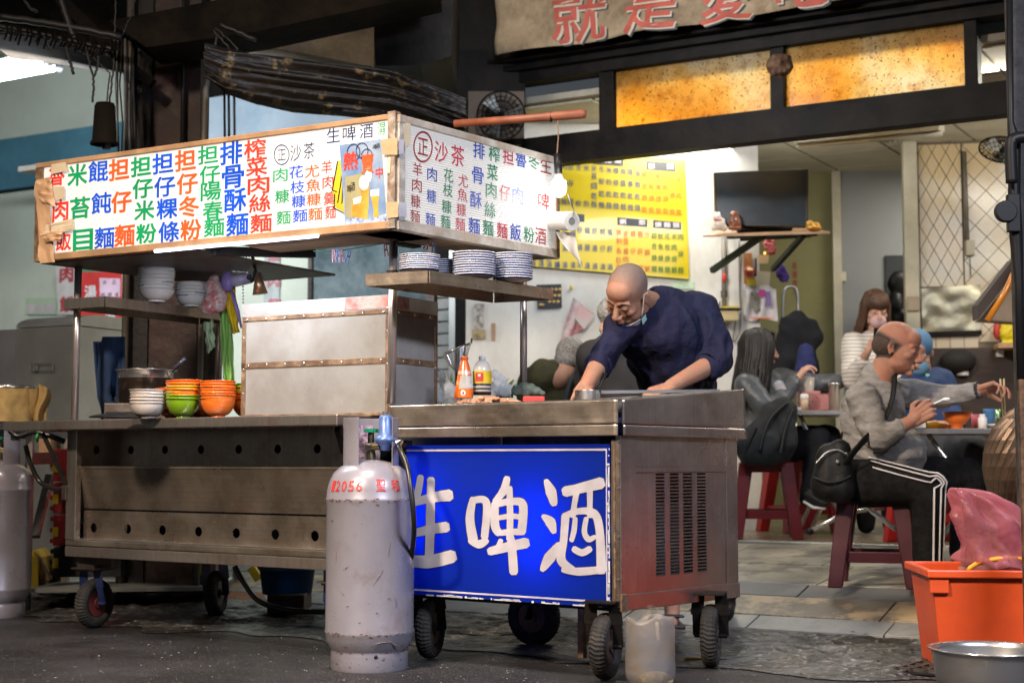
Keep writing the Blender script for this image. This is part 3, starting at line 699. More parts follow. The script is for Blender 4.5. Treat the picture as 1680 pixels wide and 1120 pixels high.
for a,b in cx_:vp.box((prev,.004,v0),(a,.007,v1));prev=b
vp.box((prev,.004,v0),(xs1,.007,v1));put('vented_panel',vp,steel_side,rc)
nrow=30;ph=(v1-v0)/nrow
for a,b in cx_:
 g_=MB(RS.m)
 for i in range(nrow):g_.hexa([(a,.004,v0+i*ph),(b,.004,v0+i*ph),(b,.007,v0+i*ph),(a,.007,v0+i*ph),(a,.001,v0+i*ph+ph*.5),(b,.001,v0+i*ph+ph*.5),(b,.004,v0+i*ph+ph*.5),(a,.004,v0+i*ph+ph*.5)])
 put('vent_louvre',g_,steel_side,rc,kind='stuff')
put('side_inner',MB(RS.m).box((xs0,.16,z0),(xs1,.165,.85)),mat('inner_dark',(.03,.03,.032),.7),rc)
put('base_rail',MB(RS.m).box((-.002,-.006,z0-.003),(sxe+.004,.03,z0+.052)),steel_side,rc,bev=.003)
put('corner_bracket',MB(RS.m).box((-.004,-.009,z0-.005),(.03,.0,z0+.055)),rust_strip,rc,bev=.002)
for py_ in(723,758,800,880,950):
 x_,z_=RC.hit(1014,py_,-.006);put('screw',MB(RC.m).cyl((x_,-.008,z_),(x_,-.003,z_),.005,n=10),steel_clean,rc)
bx0,bz0=rcx(668,968);bx1,bz1=rcx(1002,728);bzb=rcx(840,985)[1]
def blue_mat():
 m=bpy.data.materials.new('blue_translucent_board');m.use_nodes=True;nt=m.node_tree;N=nt.nodes;L=nt.links;b=N['Principled BSDF']
 b.inputs['Roughness'].default_value=.35
 tc=N.new('ShaderNodeTexCoord');wv=N.new('ShaderNodeTexWave');wv.wave_type='BANDS';wv.bands_direction='X';wv.inputs['Scale'].default_value=60
 mp=N.new('ShaderNodeMapping');mp.inputs['Rotation'].default_value=(0,0,-RC.a);L.new(tc.outputs['Object'],mp.inputs[0]);L.new(mp.outputs[0],wv.inputs[0])
 mx=N.new('ShaderNodeMix');mx.data_type='RGBA';mx.inputs[6].default_value=(.002,.018,.20,1);mx.inputs[7].default_value=(.003,.028,.27,1);L.new(wv.outputs[1],mx.inputs[0]);L.new(mx.outputs[2],b.inputs['Base Color'])
 t=N.new('ShaderNodeBsdfTranslucent');t.inputs[0].default_value=(.008,.10,.90,1);ms=N.new('ShaderNodeMixShader');ms.inputs[0].default_value=.5
 L.new(b.outputs[0],ms.inputs[1]);L.new(t.outputs[0],ms.inputs[2]);L.new(ms.outputs[0],N['Material Output'].inputs[0]);return m
bluem=blue_mat()
lab_tr=mat('print_white_lit',(.78,.74,.80),.5,transl=.45)
bsx0=bx0
sgn=put('sign_panel',MB(RC.m).box((bsx0,-.010,bzb),(bx1,-.006,bz1)),bluem,rc)
chips=mat('bare_white_edge',(.6,.6,.62),.6)
ch_=MB(RC.m)
for i in range(60):
 x=rnd.uniform(bsx0,bx1);w_=rnd.uniform(.004,.03);ch_.box((x,-.0112,bzb-.001),(min(x+w_,bx1),-.0102,bzb+rnd.uniform(.001,.008)))
for i in range(36):
 z=rnd.uniform(bzb,bz1);ch_.box((bx1-rnd.uniform(.001,.010),-.0112,z),(bx1+.001,-.0102,z+rnd.uniform(.004,.04)))
put('chipped_edge',ch_,chips,sgn,kind='stuff')
ln=MB(RC.m);lz1=rcx(840,739.5)[1];lz0=rcx(840,976)[1];lx1=rcx(999,860)[0]
ln.box((bsx0,-.0120,lz1),(lx1,-.0104,lz1+.007)).box((bsx0,-.0120,lz0-.004),(lx1,-.0104,lz0+.002)).box((lx1-.004,-.0120,lz0),(lx1,-.0104,lz1))
put('border_line',ln,lab_tr,sgn)
bl=Letters(lambda px,py:RC.hit(px,py,-.0125),lambda x,z:RC.w(x,-.0125,z))
def smooth_poly(pts,n=4):
 out=[];k=len(pts)
 for i in range(k):
  p0,p1,p2,p3=(Vector(pts[(i+d)%k])for d in(-1,0,1,2))
  for j in range(n):
   t=j/n;out.append(.5*((2*p1)+(p2-p0)*t+(2*p0-5*p1+4*p2-p3)*t*t+(3*p1-p0-3*p2+p3)*t*t*t))
 return out
def strokes(fr,y,segs,mb):
 """segs: list of (points px, widths px): brush strokes as flat ribbons with round ends"""
 lay=0
 for pts,ws in segs:
  q=[Vector(p)for p in pts];k=len(q);L=[];W=[]
  N_=8
  for i in range(k-1):
   p0=q[max(i-1,0)];p1=q[i];p2=q[i+1];p3=q[min(i+2,k-1)]
   for j in range(N_):
    t=j/N_;L.append(.5*((2*p1)+(p2-p0)*t+(2*p0-5*p1+4*p2-p3)*t*t+(3*p1-p0-3*p2+p3)*t*t*t));W.append(ws[i]*(1-t)+ws[i+1]*t)
  L.append(q[-1]);W.append(ws[-1])
  left=[];right=[]
  for i,p in enumerate(L):
   d=L[min(i+1,len(L)-1)]-L[max(i-1,0)];d.normalize();nn=Vector((-d.y,d.x))*W[i]/2
   left.append(p+nn);right.append(p-nn)
  d0=(L[1]-L[0]).normalized();d1=(L[-1]-L[-2]).normalized()
  cap0=[L[0]-d0*W[0]*.32+Vector((-d0.y,d0.x))*s*W[0]*.3 for s in(-1,1)]
  cap1=[L[-1]+d1*W[-1]*.32+Vector((-d1.y,d1.x))*s*W[-1]*.3 for s in(1,-1)]
  rows_l=[cap0[1]]+left+[cap1[0]];rows_r=[cap0[0]]+right+[cap1[1]]
  yy=y-lay*.00004;lay+=1
  vs=[]
  for a,b in zip(rows_l,rows_r):
   xa,za=fr.hit(a.x,a.y,y);xb,zb=fr.hit(b.x,b.y,y);vs+=[fr.w(xa,yy,za),fr.w(xb,yy,zb)]
  mb._add(vs,[(2*i,2*i+1,2*i+3,2*i+2)for i in range(len(rows_l)-1)])
 return mb
sg=[([(690,782),(684,812),(668,842)],[12,14,8]),([(672,826),(708,816),(737,812)],[12,18,22]),([(707,786),(706,860),(704,915)],[14,17,16]),([(664,878),(705,868),(732,864)],[12,18,20]),([(650,916),(700,921),(742,912)],[18,24,24]),([(776,818),(771,850),(776,884)],[12,16,18]),([(776,820),(798,824),(795,880)],[12,14,14]),([(772,886),(786,892),(798,886)],[12,16,12]),([(832,784),(826,805),(812,822)],[12,15,10]),([(812,826),(812,860),(818,874)],[14,16,14]),([(816,826),(840,822),(858,828),(856,872)],[12,13,16,16]),([(818,849),(838,846),(856,848)],[9,10,10]),([(820,874),(838,872),(858,872)],[10,12,12]),([(836,800),(837,850),(836,884)],[11,12,12]),([(822,886),(815,900),(804,906)],[9,10,8]),([(804,904),(835,896),(863,890)],[15,18,20]),([(838,880),(841,910),(843,938)],[13,16,16]),([(896,788),(904,806),(909,826)],[9,20,13]),([(891,846),(903,856),(909,872)],[8,20,10]),([(917,892),(902,914),(890,934)],[10,22,10]),([(928,806),(946,802),(986,792)],[20,18,22]),([(946,808),(942,830),(940,846)],[11,10,11]),([(968,806),(968,828),(968,846)],[11,10,11]),([(928,846),(925,885),(921,918),(940,934)],[15,14,17,12]),([(926,846),(950,838),(975,842),(984,870),(987,936)],[12,12,15,15,18]),([(924,934),(950,937),(985,934)],[10,15,14]),([(944,850),(942,870),(938,886)],[9,10,9]),([(962,850),(959,872),(966,884),(976,880)],[9,10,11,8]),([(942,900),(955,906),(968,900)],[12,13,12])]
wl=strokes(RC,-.0125,[(p,[w_*.9 for w_ in ws])for p,ws in sg],MB())
put('lettering',wl,lab_tr,sgn,kind='stuff')
out_=strokes(RC,-.0108,[(p,[w_*.9+2.0 for w_ in ws])for p,ws in sg],MB())
put('lettering_outline',out_,mat('outline_navy',(.006,.01,.04),.5),sgn,kind='stuff')
for px_,py_,e in((712,838,1.8),(905,868,1.9)):
 x_,z_=RC.hit(px_,py_,.1)
 o=area('sign_lamp',RC.w(x_,.12,z_),.10,.16,e,(.93,.96,1),RC.w(x_,-.01,z_),par=rc)
 put('sign_tube',MB(RC.m).cyl((x_-.14,.125,z_),(x_+.14,.125,z_),.012,n=10),white_plastic,rc)
area('sign_lamp',RC.w(-.5,.22,.55),.8,.3,.95,(.93,.96,1),RC.w(-.5,-.01,.55),par=rc)
def zi(x,y):return .93
bkq=[RC.w(FL+.01,0,.93),RC.w(.0,0.0,.93),side(SX,.01,.93),RC.w(FL+.01,.66,.93)]
put('worktop',MB().slab(bkq,(0,0,-.012)),steel_clean,rc)
bw0=side(SX-.005,.004,0);bw1=RC.w(FL+.02,.66,0)
put('back_rim',MB().hexa([V3(bw1.x,bw1.y,.90),V3(bw0.x,bw0.y,.90),V3(bw0.x,bw0.y+.012,.90),V3(bw1.x,bw1.y+.012,.90),V3(bw1.x,bw1.y,.985),V3(bw0.x,bw0.y,sr0-.002),V3(bw0.x,bw0.y+.012,sr0-.002),V3(bw1.x,bw1.y+.012,.985)]),steel_clean,rc)
put('side_lip',MB().hexa([side(0,0,rf0-.006),side(SX,0,sr0-.006),side(SX,.03,sr0-.006),side(0,.03,rf0-.006),side(0,0,rf0-.001),side(SX,0,sr0-.001),side(SX,.03,sr0-.001),side(0,.03,rf0-.001)]),steel_clean,rc)
p_=P(993,1000,5.30);caster((p_.x,p_.y,0),R(-22),z0-.01,'',rc)
p_=P(1166,1000,5.62);caster((p_.x,p_.y,0),R(-14),z0-.01,'',rc)
p_=P(706,1000,5.86);caster((p_.x,p_.y,0),R(-16),z0-.01,'',rc)
p_=P(876,1000,6.25);caster((p_.x,p_.y,0),R(60),z0-.01,'',rc,rad=.12)
put('support_leg',MB(RC.m).box((rcx(952,1010,.25)[0]-.012,.25,.03),(rcx(952,1010,.25)[0]+.012,.275,z0)),rust_strip,rc)
# left cart
La=P(106,912,6.88);Ra=P(535,935,6.0)
LC,LLEN=frame2(La,Ra)
lc=thing('noodle_cart','left stainless cart with the long open counter and rows of round holes','food cart',(LC.o.x,LC.o.y,0),LC.a)
XR=LC.hit(576,800)[0]
def lz(py,y=0,px=300):return LC.hit(px,py,y)[1]
def lx(px,y=0,py=820):return LC.hit(px,py,y)[0]
zbar0,zbar1=LC.hit(106,911)[1],LC.hit(106,903)[1]
zbot=LC.hit(106,912)[1]
zled=LC.hit(120,881)[1]
D=.72
ztop=.90
put('base_rail',MB(LC.m).box((0,0,zbot),(XR,.03,zbot+.045)),steel,lc,bev=.003)
put('bottom_rail',MB(LC.m).box((0,.001,zbot+.049),(XR,.03,zled-.012)),steel_warm,lc,bev=.003)
put('ledge',MB(LC.m).box((.05,.004,zled-.014),(XR,.065,zled-.006)),steel_clean,lc)
put('left_post',MB(LC.m).box((0,-.001,zled-.011),(lx(124),.03,ztop)),steel,lc,bev=.003)
def holed(fr,x0_,x1_,y,za,zb,centers,rr,nm,m,par,zc=None):
 """sheet with real round holes"""
 mb=MB(fr.m);edges=[x0_]+[(centers[i]+centers[i+1])/2 for i in range(len(centers)-1)]+[x1_]
 for i,c in enumerate(centers):
  a,b=edges[i],edges[i+1];cz=zc if zc else(za+zb)/2;n=32;inner=[];outer=[]
  for j in range(n):
   t=2*math.pi*j/n;ct,st=math.cos(t),math.sin(t)
   inner.append((c+rr*ct,y,cz+rr*st))
   kx=((b-c)if ct>0 else(c-a))/max(abs(ct),1e-6);kz=((zb-cz)if st>0 else(cz-za))/max(abs(st),1e-6);k=min(kx,kz)
   outer.append((c+k*ct,y,cz+k*st))
  for(xx,zz)in((b,zb),(a,zb),(a,za),(b,za)):
   j=min(range(n),key=lambda q:(outer[q][0]-xx)**2+(outer[q][2]-zz)**2);outer[j]=(xx,y,zz)
  mb._add(inner+outer,[(j,(j+1)%n,n+(j+1)%n,n+j)for j in range(n)])
 return put(nm,mb,m,par,solid=.003)
yl=.05
hx=[LC.hit(px,868,yl)[0]for px in(154,210,267,326,388,452,517)]
zla,zlb=zled-.006,LC.hit(124,836,yl)[1]
hz=sum(LC.hit(px,py,yl)[1]for px,py in((154,865),(388,873),(517,880)))/3
holed(LC,lx(124),XR,yl,zla,zlb,hx,.021,'lower_panel',steel_warm,lc,hz)
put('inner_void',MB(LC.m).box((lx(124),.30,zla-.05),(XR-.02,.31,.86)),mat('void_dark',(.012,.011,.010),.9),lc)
zm1=LC.hit(124,768,.02)[1]
put('middle_panel',MB(LC.m).hexa([(lx(124),.052,zlb+.008),(XR,.052,zlb+.008),(XR,.056,zlb+.008),(lx(124),.056,zlb+.008),(lx(124),.02,zm1),(XR,.02,zm1),(XR,.024,zm1),(lx(124),.024,zm1)]),steel_warm,lc)
put('middle_lip',MB(LC.m).box((lx(124),.016,zm1),(XR,.05,zm1+.010)),steel_warm,lc,bev=.002)
put('gap_shadow',MB(LC.m).box((lx(124),.06,zlb-.002),(XR,.07,zlb+.010)),black_plastic,lc)
yu=.16
hxu=[LC.hit(px,735,yu)[0]for px in(159,215,271,330,392,456,521)]
holed(LC,LC.hit(134,735,yu)[0],XR,yu,zm1-.03,ztop-.01,hxu,.019,'upper_panel',steel,lc,LC.hit(330,737,yu)[1])
put('left_end_panel',MB(LC.m).box((.002,.03,zbot),(.008,D,ztop)),steel,lc)
put('back_panel',MB(LC.m).box((0,D-.01,zbot+.25),(XR,D,ztop)),steel_dark,lc)
put('floor_plate',MB(LC.m).box((0,.03,zbot+.01),(XR,D,zbot+.015)),steel_dark,lc)
yo=-.13;ca=LC.hit(5,690,yo);cb=LC.hit(553,681,yo);cz1=(ca[1]+cb[1])/2;cz0=cz1-.042
cr_=LC.hit(616,683,.1)[0]
ct=MB(LC.m).poly([(ca[0],yo,cz0),(cb[0],yo,cz0),(cr_,.06,cz0),(cr_,D-.1,cz0),(ca[0],D-.1,cz0)],(0,0,cz1-cz0))
put('counter',ct,steel,lc,bev=.004)
for xx in(lx(52,yo),lx(538,yo)):
 s_=1 if xx>1 else-1
 x1_=xx;x0_=(.0 if s_<0 else XR-.04)
 put('bracket',MB(LC.m).bar((x1_,-.08,cz0-.01),(x0_,.0,cz0-.24 if s_<0 else cz0-.1),.02,.02),black_iron,lc)
put('latch',MB(LC.m).box((-.02,-.012,LC.hit(106,820)[1]),(.012,.0,LC.hit(106,796)[1])),steel_dark,lc,bev=.004)
p_=P(155,980,6.92);caster((p_.x,p_.y,0),R(-28),zbot,'',lc,blue_paint,rim_red,rad=.112)
p_=P(355,970,7.42);caster((p_.x,p_.y,0),R(-8),zbot,'',lc,blue_paint,rim_m,rad=.112)
p_=P(560,980,6.15);caster((p_.x,p_.y,0),R(-20),zbot,'',lc,blue_paint,rim_m,rad=.112)
CZ=cz1
# canopy with the lit menu boards
QL=P(62,268,6.57);QM=P(652,187,5.6);QR=P(915,250,6.43)
KL,KLEN=frame2(QL,QM)
KS,KSLEN=frame2(QM,QR)
cn=thing('menu_canopy','lit white canopy on steel posts with hand-lettered colour menu boards on both faces','menu sign',(QM.x,QM.y,0))
zt_=(P(62,268,6.57).z+P(652,187,5.6).z)/2;zb_=(P(70,428,6.57).z+P(655,377,5.6).z)/2
def lit_board(key,col,st,stripes=False,bc=.55):
 m=bpy.data.materials.new(key);m.use_nodes=True;nt=m.node_tree;N=nt.nodes;L=nt.links;b=N['Principled BSDF']
 b.inputs['Base Color'].default_value=(bc,bc,bc*.98,1);b.inputs['Roughness'].default_value=.35
 tc=N.new('ShaderNodeTexCoord');n=N.new('ShaderNodeTexNoise');n.inputs['Scale'].default_value=1.6;n.inputs['Detail'].default_value=4;L.new(tc.outputs['Object'],n.inputs[0])
 mr=N.new('ShaderNodeMapRange');mr.inputs[1].default_value=.3;mr.inputs[2].default_value=.7;mr.inputs[3].default_value=st*.86;mr.inputs[4].default_value=st*1.08;L.new(n.outputs[0],mr.inputs[0])
 src=mr.outputs[0]
 if stripes:
  wv=N.new('ShaderNodeTexWave');wv.bands_direction='Z';wv.inputs['Scale'].default_value=34;L.new(tc.outputs['Object'],wv.inputs[0])
  mm=N.new('ShaderNodeMath');mm.operation='MULTIPLY_ADD';mm.inputs[1].default_value=.10;L.new(wv.outputs[1],mm.inputs[0]);L.new(mr.outputs[0],mm.inputs[2]);src=mm.outputs[0]
  bp=N.new('ShaderNodeBump');bp.inputs['Strength'].default_value=.4;bp.inputs['Distance'].default_value=.004;L.new(wv.outputs[1],bp.inputs['Height']);L.new(bp.outputs[0],b.inputs['Normal'])
 b.inputs['Emission Color'].default_value=(*col,1);L.new(src,b.inputs['Emission Strength']);return m
lit_f=lit_board('lit_menu_board',(1,.985,.97),.37);lit_s=lit_board('lit_side_board',(.97,.93,.86),.24,True,.44)
TH=.13
fb=put('front_board',MB(KL.m).box((.04,-.004,zb_+.03),(KLEN-.03,.004,zt_-.02)),lit_f,cn)
sb_=put('side_board',MB(KS.m).box((.03,-.004,zb_+.035),(KSLEN-.02,.004,zt_-.03)),lit_s,cn)
put('top_frame',MB(KL.m).box((0,-.012,zt_-.022),(KLEN,.03,zt_)),tan_wood,cn,bev=.003)
put('bottom_frame',MB(KL.m).box((.02,-.012,zb_),(KLEN,.03,zb_+.03)),tan_wood,cn,bev=.003)
put('left_frame',MB(KL.m).box((0,-.010,zb_),(.045,.03,zt_-.02)),rust_strip,cn)
put('corner_frame',MB(KL.m).box((KLEN-.035,-.014,zb_),(KLEN,.02,zt_+.008)),mat('peeling_corner',(.50,.44,.36),.7,0,.3,20,dirt=(.12,.05,.03),dscale=9,damt=.9),cn)
frm2=mat('side_frame_tape',(.50,.46,.41),.5,0,.15,8,dirt=(.28,.20,.13),dscale=7,damt=.8)
put('side_top_frame',MB(KS.m).box((0,-.012,zt_-.032),(KSLEN,.03,zt_-.004)),frm2,cn,bev=.002)
put('side_bottom_frame',MB(KS.m).box((0,-.010,zb_-.004),(KSLEN,.03,zb_+.035)),frm2,cn,bev=.002)
put('side_end_frame',MB(KS.m).box((KSLEN-.022,-.010,zb_),(KSLEN,.03,zt_-.01)),rust_strip,cn)
put('side_corner_tape',MB(KS.m).box((0.002,-.010,zb_+.03),(.035,.0,zt_-.03)),mat('grimy_tape',(.56,.53,.48),.6,0,.2,18,dirt=(.15,.12,.10),dscale=14),cn)
put('roof',MB().slab([KL.w(0,.03,zt_-.03),KL.w(KLEN,.03,zt_-.03),KS.w(KSLEN,.0,zt_-.03),KL.w(0,1.1,zt_-.03)],(0,0,.01)),tan_wood,cn)
xh=LC and KL.hit(262,412)[0]
put('hood_panel',MB(KL.m).hexa([(0,.03,zb_-.004),(xh+.14,.03,zb_-.004),(xh+.05,1.12,zb_+.01),(0,1.12,zb_+.01),(0,.03,zb_+.004),(xh+.14,.03,zb_+.004),(xh+.05,1.12,zb_+.02),(0,1.12,zb_+.02)]),steel_dark,cn)
put('plywood_strip',MB(KL.m).box((xh+.40,.03,zb_-.003),(KLEN-.02,.28,zb_+.006)),wood,cn)
put('plywood_strip',MB(KS.m).box((.02,.03,zb_-.003),(KSLEN-.02,.2,zb_+.006)),wood,cn)
put('black_beam',MB(KL.m).bar(KL.m.inverted()@P(350,412,6.2),KL.m.inverted()@P(513,416,6.5),.05,.035),black_iron,cn)
put('black_beam',MB().bar(P(585,385,5.9),P(685,400,6.1),.05,.035),black_iron,cn)
put('back_beam',MB(KL.m).box((0,1.1,zb_),(KLEN+.3,1.14,zb_+.06)),black_iron,cn)if False else None
a_,b_=KL.hit(260,413),KL.hit(527,388)
put('led_tube',MB(KL.m).cyl((a_[0],-.02,a_[1]),(b_[0],-.02,b_[1]),.007,n=10),emis('led_glow',(.80,.82,1),5),cn)
area('led_light',KL.w((a_[0]+b_[0])/2,.0,a_[1]-.03),.7,.04,9,(.85,.9,1),KL.w((a_[0]+b_[0])/2,.25,.9),par=cn)
tape=mat('brown_tape',(.55,.34,.20),.35,0,.12,6,.3,30);tape_l=mat('clear_old_tape',(.62,.52,.38),.4,0,.1,8);tape_w=mat('lilac_tape',(.62,.60,.68),.4)
def tp(quad,m,y=-.016,fr=KL,par=cn,crumple=0):
 a,b,c,d=[Vector((*fr.hit(px,py,y),0))for px,py in quad]
 def fn(u,v):
  q=a*(1-u)*(1-v)+b*u*(1-v)+c*u*v+d*(1-u)*v
  n=noise.noise(Vector((u*3+quad[0][0],v*4,1)))*crumple
  return fr.w(q.x,y-abs(n),q.y)
 put('tape',MB().grid(fn,8,12),m,par,smooth=True)
tp([(58,298),(80,296),(90,430),(66,432)],tape,-.014,crumple=.02)
tp([(60,296),(84,290),(92,340),(66,330)],tape,-.02,crumple=.03);tp([(66,372),(120,358),(122,376),(70,392)],tape_l,-.017,crumple=.012)
tp([(84,306),(106,306),(106,326),(90,328)],tape_l,-.016);tp([(68,384),(104,378),(100,396),(74,398)],tape,-.022,crumple=.03)
tp([(84,270),(108,266),(112,280),(84,286)],tape_l,-.016)
tp([(625,229),(652,226),(652,254),(627,254)],tape,-.018);tp([(633,332),(653,331),(653,356),(636,358)],tape,-.018)
tp([(654,229),(663,229),(662,253),(654,253)],tape_w,-.013,KS);tp([(654,332),(667,332),(667,356),(654,356)],tape_w,-.013,KS);tp([(661,203),(674,200),(674,238),(664,242)],tape_l,-.012,KS)
tp([(636,258),(641,258),(640,285),(635,283)],tape_l,-.018)
ink={'r':mat('ink_red',(.70,.045,.025),.4,emit=(.70,.05,.02),es=.16),'g':mat('ink_green',(.0,.30,.11),.4,emit=(0,.33,.12),es=.16),'b':mat('ink_blue',(.0,.07,.62),.4,emit=(0,.08,.65),es=.16),'o':mat('ink_orange',(.80,.10,.02),.4,emit=(.8,.11,.02),es=.18),'n':mat('ink_navy',(.012,.03,.13),.4),'m':mat('ink_magenta',(.42,.03,.06),.4,emit=(.5,.03,.07),es=.12),'d':mat('ink_dark_red',(.30,.02,.025),.4,emit=(.3,.02,.03),es=.08),'G':mat('ink_dark_green',(.0,.17,.08),.4,emit=(0,.2,.1),es=.1),'B':mat('ink_dark_blue',(.01,.05,.38),.4,emit=(.01,.05,.4),es=.1),'k':black_plastic,'w':lab_white}
A=Letters(lambda px,py:KL.hit(px,py,-.0055),lambda x,z:KL.w(x,-.0055,z))
SLN=-.02
def colm(s,xy,w_,h_,c,off=.024,L=None,sl=None):
 for ch,(x,y)in zip(s,xy):(L or A).ch(ch,x,y,w_,h_,c,off,sl if sl is not None else 0)
colm('魯肉飯',[(93,286),(99,345),(104,393)],26,38,'r',0.022)
colm('米苔目',[(127,287),(131,341),(136,394)],33,36,'g')
colm('餛飩麵',[(161,281),(166,333),(171,390)],33,35,'b',0.017)
colm('担仔麵',[(195,278),(199,331),(204,386)],34,36,'o')
colm('担仔米粉',[(231,273),(234,309),(237,345),(240,383)],34,33,'g')
colm('担仔粿條',[(267,268),(270,306),(274,342),(277,380)],35,34,'b',0.019)
colm('担仔冬粉',[(304,263),(307,301),(310,339),(313,377)],35,35,'o')
colm('担仔陽春麵',[(341,254),(344,286),(346,314),(349,345),(351,373)],34,30,'g',0.017)
colm('排骨酥麵',[(379,251),(382,290),(386,328),(389,368)],37,38,'b',0.020)
colm('榨菜肉絲麵',[(418,244),(421,273),(424,303),(426,333),(428,366)],36,31,'r',0.019)
colm('肉糠麵',[(460,287),(463,322),(465,357)],24,23,'g',0.009)
colm('花枝糠麵',[(486,282),(488,307),(490,330),(492,354)],24,21,'b',0.009)
colm('尤魚糠麵',[(512,281),(514,304),(515,327),(517,351)],24,21,'o',0.009)
colm('羊肉羹麵',[(536,274),(538,299),(540,325),(542,348)],18,22,'r',0.006)
colm('正',[(462,254)],14,18,'n',.0);colm('沙茶',[(485,251),(507,247)],18,27,'n',.0)
colm('生啤酒',[(547,222),(573,219),(601,215)],22,24,'n',0.003)
colm('濕',[(626,212)],13,22,'g',.0)
def ring(L,px,py,rx,ry,wd,c):
 mb=L.d.setdefault(c,MB());n=40;vs=[]
 for j in range(n):
  t=2*math.pi*j/n
  for k in(1,1-wd):
   x_,z_=L.hit(px+rx*k*math.cos(t),py+ry*k*math.sin(t));vs.append(L.world(x_,z_))
 mb._add(vs,[(2*j,2*j+1,2*((j+1)%n)+1,2*((j+1)%n))for j in range(n)])
ring(A,462,254,13,17,.12,'n')
A.build(ink,fb)
Bs=Letters(lambda px,py:KS.hit(px,py,-.0055),lambda x,z:KS.w(x,-.0055,z))
c2=lambda*a,**k:colm(*a,L=Bs,**k)
ring(Bs,694,241,16,26,.13,'d');c2('正',[(694,241)],17,28,'d',0.007);c2('沙茶',[(724,250),(751,256)],22,34,'m',0.007)
c2('羊肉糠麵',[(685,278),(684,304),(682,330),(681,355)],16,22,'d',0.004);c2('肉糠麵',[(709,286),(708,322),(706,360)],16,22,'B',0.004)
c2('花枝糠麵',[(736,288),(735,312),(733,339),(731,364)],16,22,'G',0.006);c2('尤魚糠麵',[(760,297),(759,320),(757,344),(755,368)],16,21,'m',0.004)
c2('排骨酥麵',[(786,247),(784,288),(781,328),(778,371)],19,27,'B',0.009);c2('榨菜肉絲麵',[(811,253),(808,283),(806,312),(804,344),(801,374)],18,26,'G',0.009)
c2('担仔麵',[(834,257),(829,317),(824,378)],18,26,'m',0.009);c2('魯肉飯',[(855,261),(850,321),(846,381)],18,27,'B',0.009)
c2('冬粉',[(876,265),(868,385)],17,26,'G',0.006);c2('生啤酒',[(896,271),(892,330),(887,387)],18,27,'d',0.006)
Bs.build(ink,sb_)
pst=thing('beer_poster','small blue beer poster with red characters taped on the front menu board','poster',KL.w(KL.hit(596,300)[0],-.01,KL.hit(596,300)[1]))
def kq(quad,y):return[KL.w(KL.hit(px,py,y)[0],y,KL.hit(px,py,y)[1])for px,py in quad]
sky_p=mat('poster_blue',(.10,.19,.38),.3,0,.2,6,col2=(.30,.37,.46),emit=(.2,.3,.5),es=.03)
yel=mat('print_yellow',(.62,.46,.02),.4,emit=(.8,.6,.02),es=.06);amb=mat('beer_amber',(.36,.15,.015),.3,0,.2,10,col2=(.60,.36,.07));foam=mat('beer_foam',(.78,.74,.68),.6);icem=mat('ice_print',(.45,.55,.75),.4,0,.3,60,col2=(.08,.14,.35))
put('mug_drawing',MB().poly(kq([(553,266),(545,312),(550,340),(566,349),(600,356),(612,290),(590,262),(560,262)],-.0062)),yel,pst)
for q in([(553,264),(555,264),(546,313),(544,313)],[(544,311),(553,314),(553,316),(544,313)],[(547,340),(566,350),(566,352),(547,342)],[(560,288),(562,288),(555,333),(553,333)],[(562,292),(564,292),(562,334),(560,334)],[(548,318),(550,318),(549,342),(547,342)]):
 put('mug_outline',MB().poly(kq(q,-.0064)),black_plastic,pst)
put('sheet',MB().poly(kq([(557,238),(625,228),(635,364),(566,373)],-.0072)),sky_p,pst)
def ell(cx,cy,rx,ry,y,n=24):return kq([(cx+rx*math.cos(2*math.pi*i/n),cy+ry*math.sin(2*math.pi*i/n))for i in range(n)],y)
glm=mat('mug_wash',(.30,.28,.16),.4)
put('mug_wash',MB().poly(kq([(566,290),(596,284),(602,360),(575,364),(566,350)],-.0076)),glm,pst)
put('beer_glass',MB().poly(kq([(590,300),(606,300),(605,335),(602,362),(597,362),(594,335)],-.0080)),amb,pst)
put('beer_glass',MB().poly(kq([(607,316),(622,314),(620,345),(624,362),(612,364),(613,345)],-.0080)),amb,pst)
put('beer_glass',MB().poly(kq([(578,330),(594,326),(596,362),(576,366)],-.0079)),amb,pst)
put('foam',MB().poly(ell(597,300,8,12,-.0083)),foam,pst);put('foam',MB().poly(kq([(608,312),(622,310),(622,321),(608,322)],-.0083)),foam,pst);put('foam',MB().poly(kq([(579,326),(593,322),(592,332),(580,336)],-.0083)),foam,pst)
put('foam',MB().poly(ell(605,285,5,14,-.0081)),foam,pst)
put('ice',MB().poly(kq([(566,362),(580,356),(600,360),(612,358),(634,350),(635,364),(566,373)],-.0085)),icem,pst)
Cp=Letters(lambda px,py:KL.hit(px,py,-.009),lambda x,z:KL.w(x,-.009,z))
colm('熱',[(575,264)],24,30,'r',.02,Cp,.0);colm('賣',[(603,268)],22,32,'o',.015,Cp);colm('中',[(622,283)],12,18,'r',.01,Cp);colm('啤酒',[(615,241),(620,239)],6,9,'k',0,Cp);colm('啤酒',[(573,310),(579,306)],7,14,'k',0,Cp)
for cx__,cy__,rr_ in((580,250,14),(594,247,13),(602,256,12)):
 ring(Cp,cx__,cy__,rr_*.8,rr_,.12,'n')
Cp.build(ink,pst)
def post(px0,py0,px1,py1,Y,r,par=cn,cap=True):
 a,b=P(px0,py0,Y),P(px1,py1,Y);return put('post',MB().cyl(a,b,r,n=20),pipe_steel,par,smooth=True)
post(129,425,122,690,6.72,.016);post(646,378,642,662,5.86,.017);post(859,408,859,640,6.35,.015);post(364,400,356,640,7.4,.014)
put('clamp',MB().cyl(P(644,444,5.86),P(644,462,5.86),.024,n=20),steel_dark,cn,smooth=True);put('knob',MB().ball(P(640,453,5.82),.012),black_plastic,cn,smooth=True)
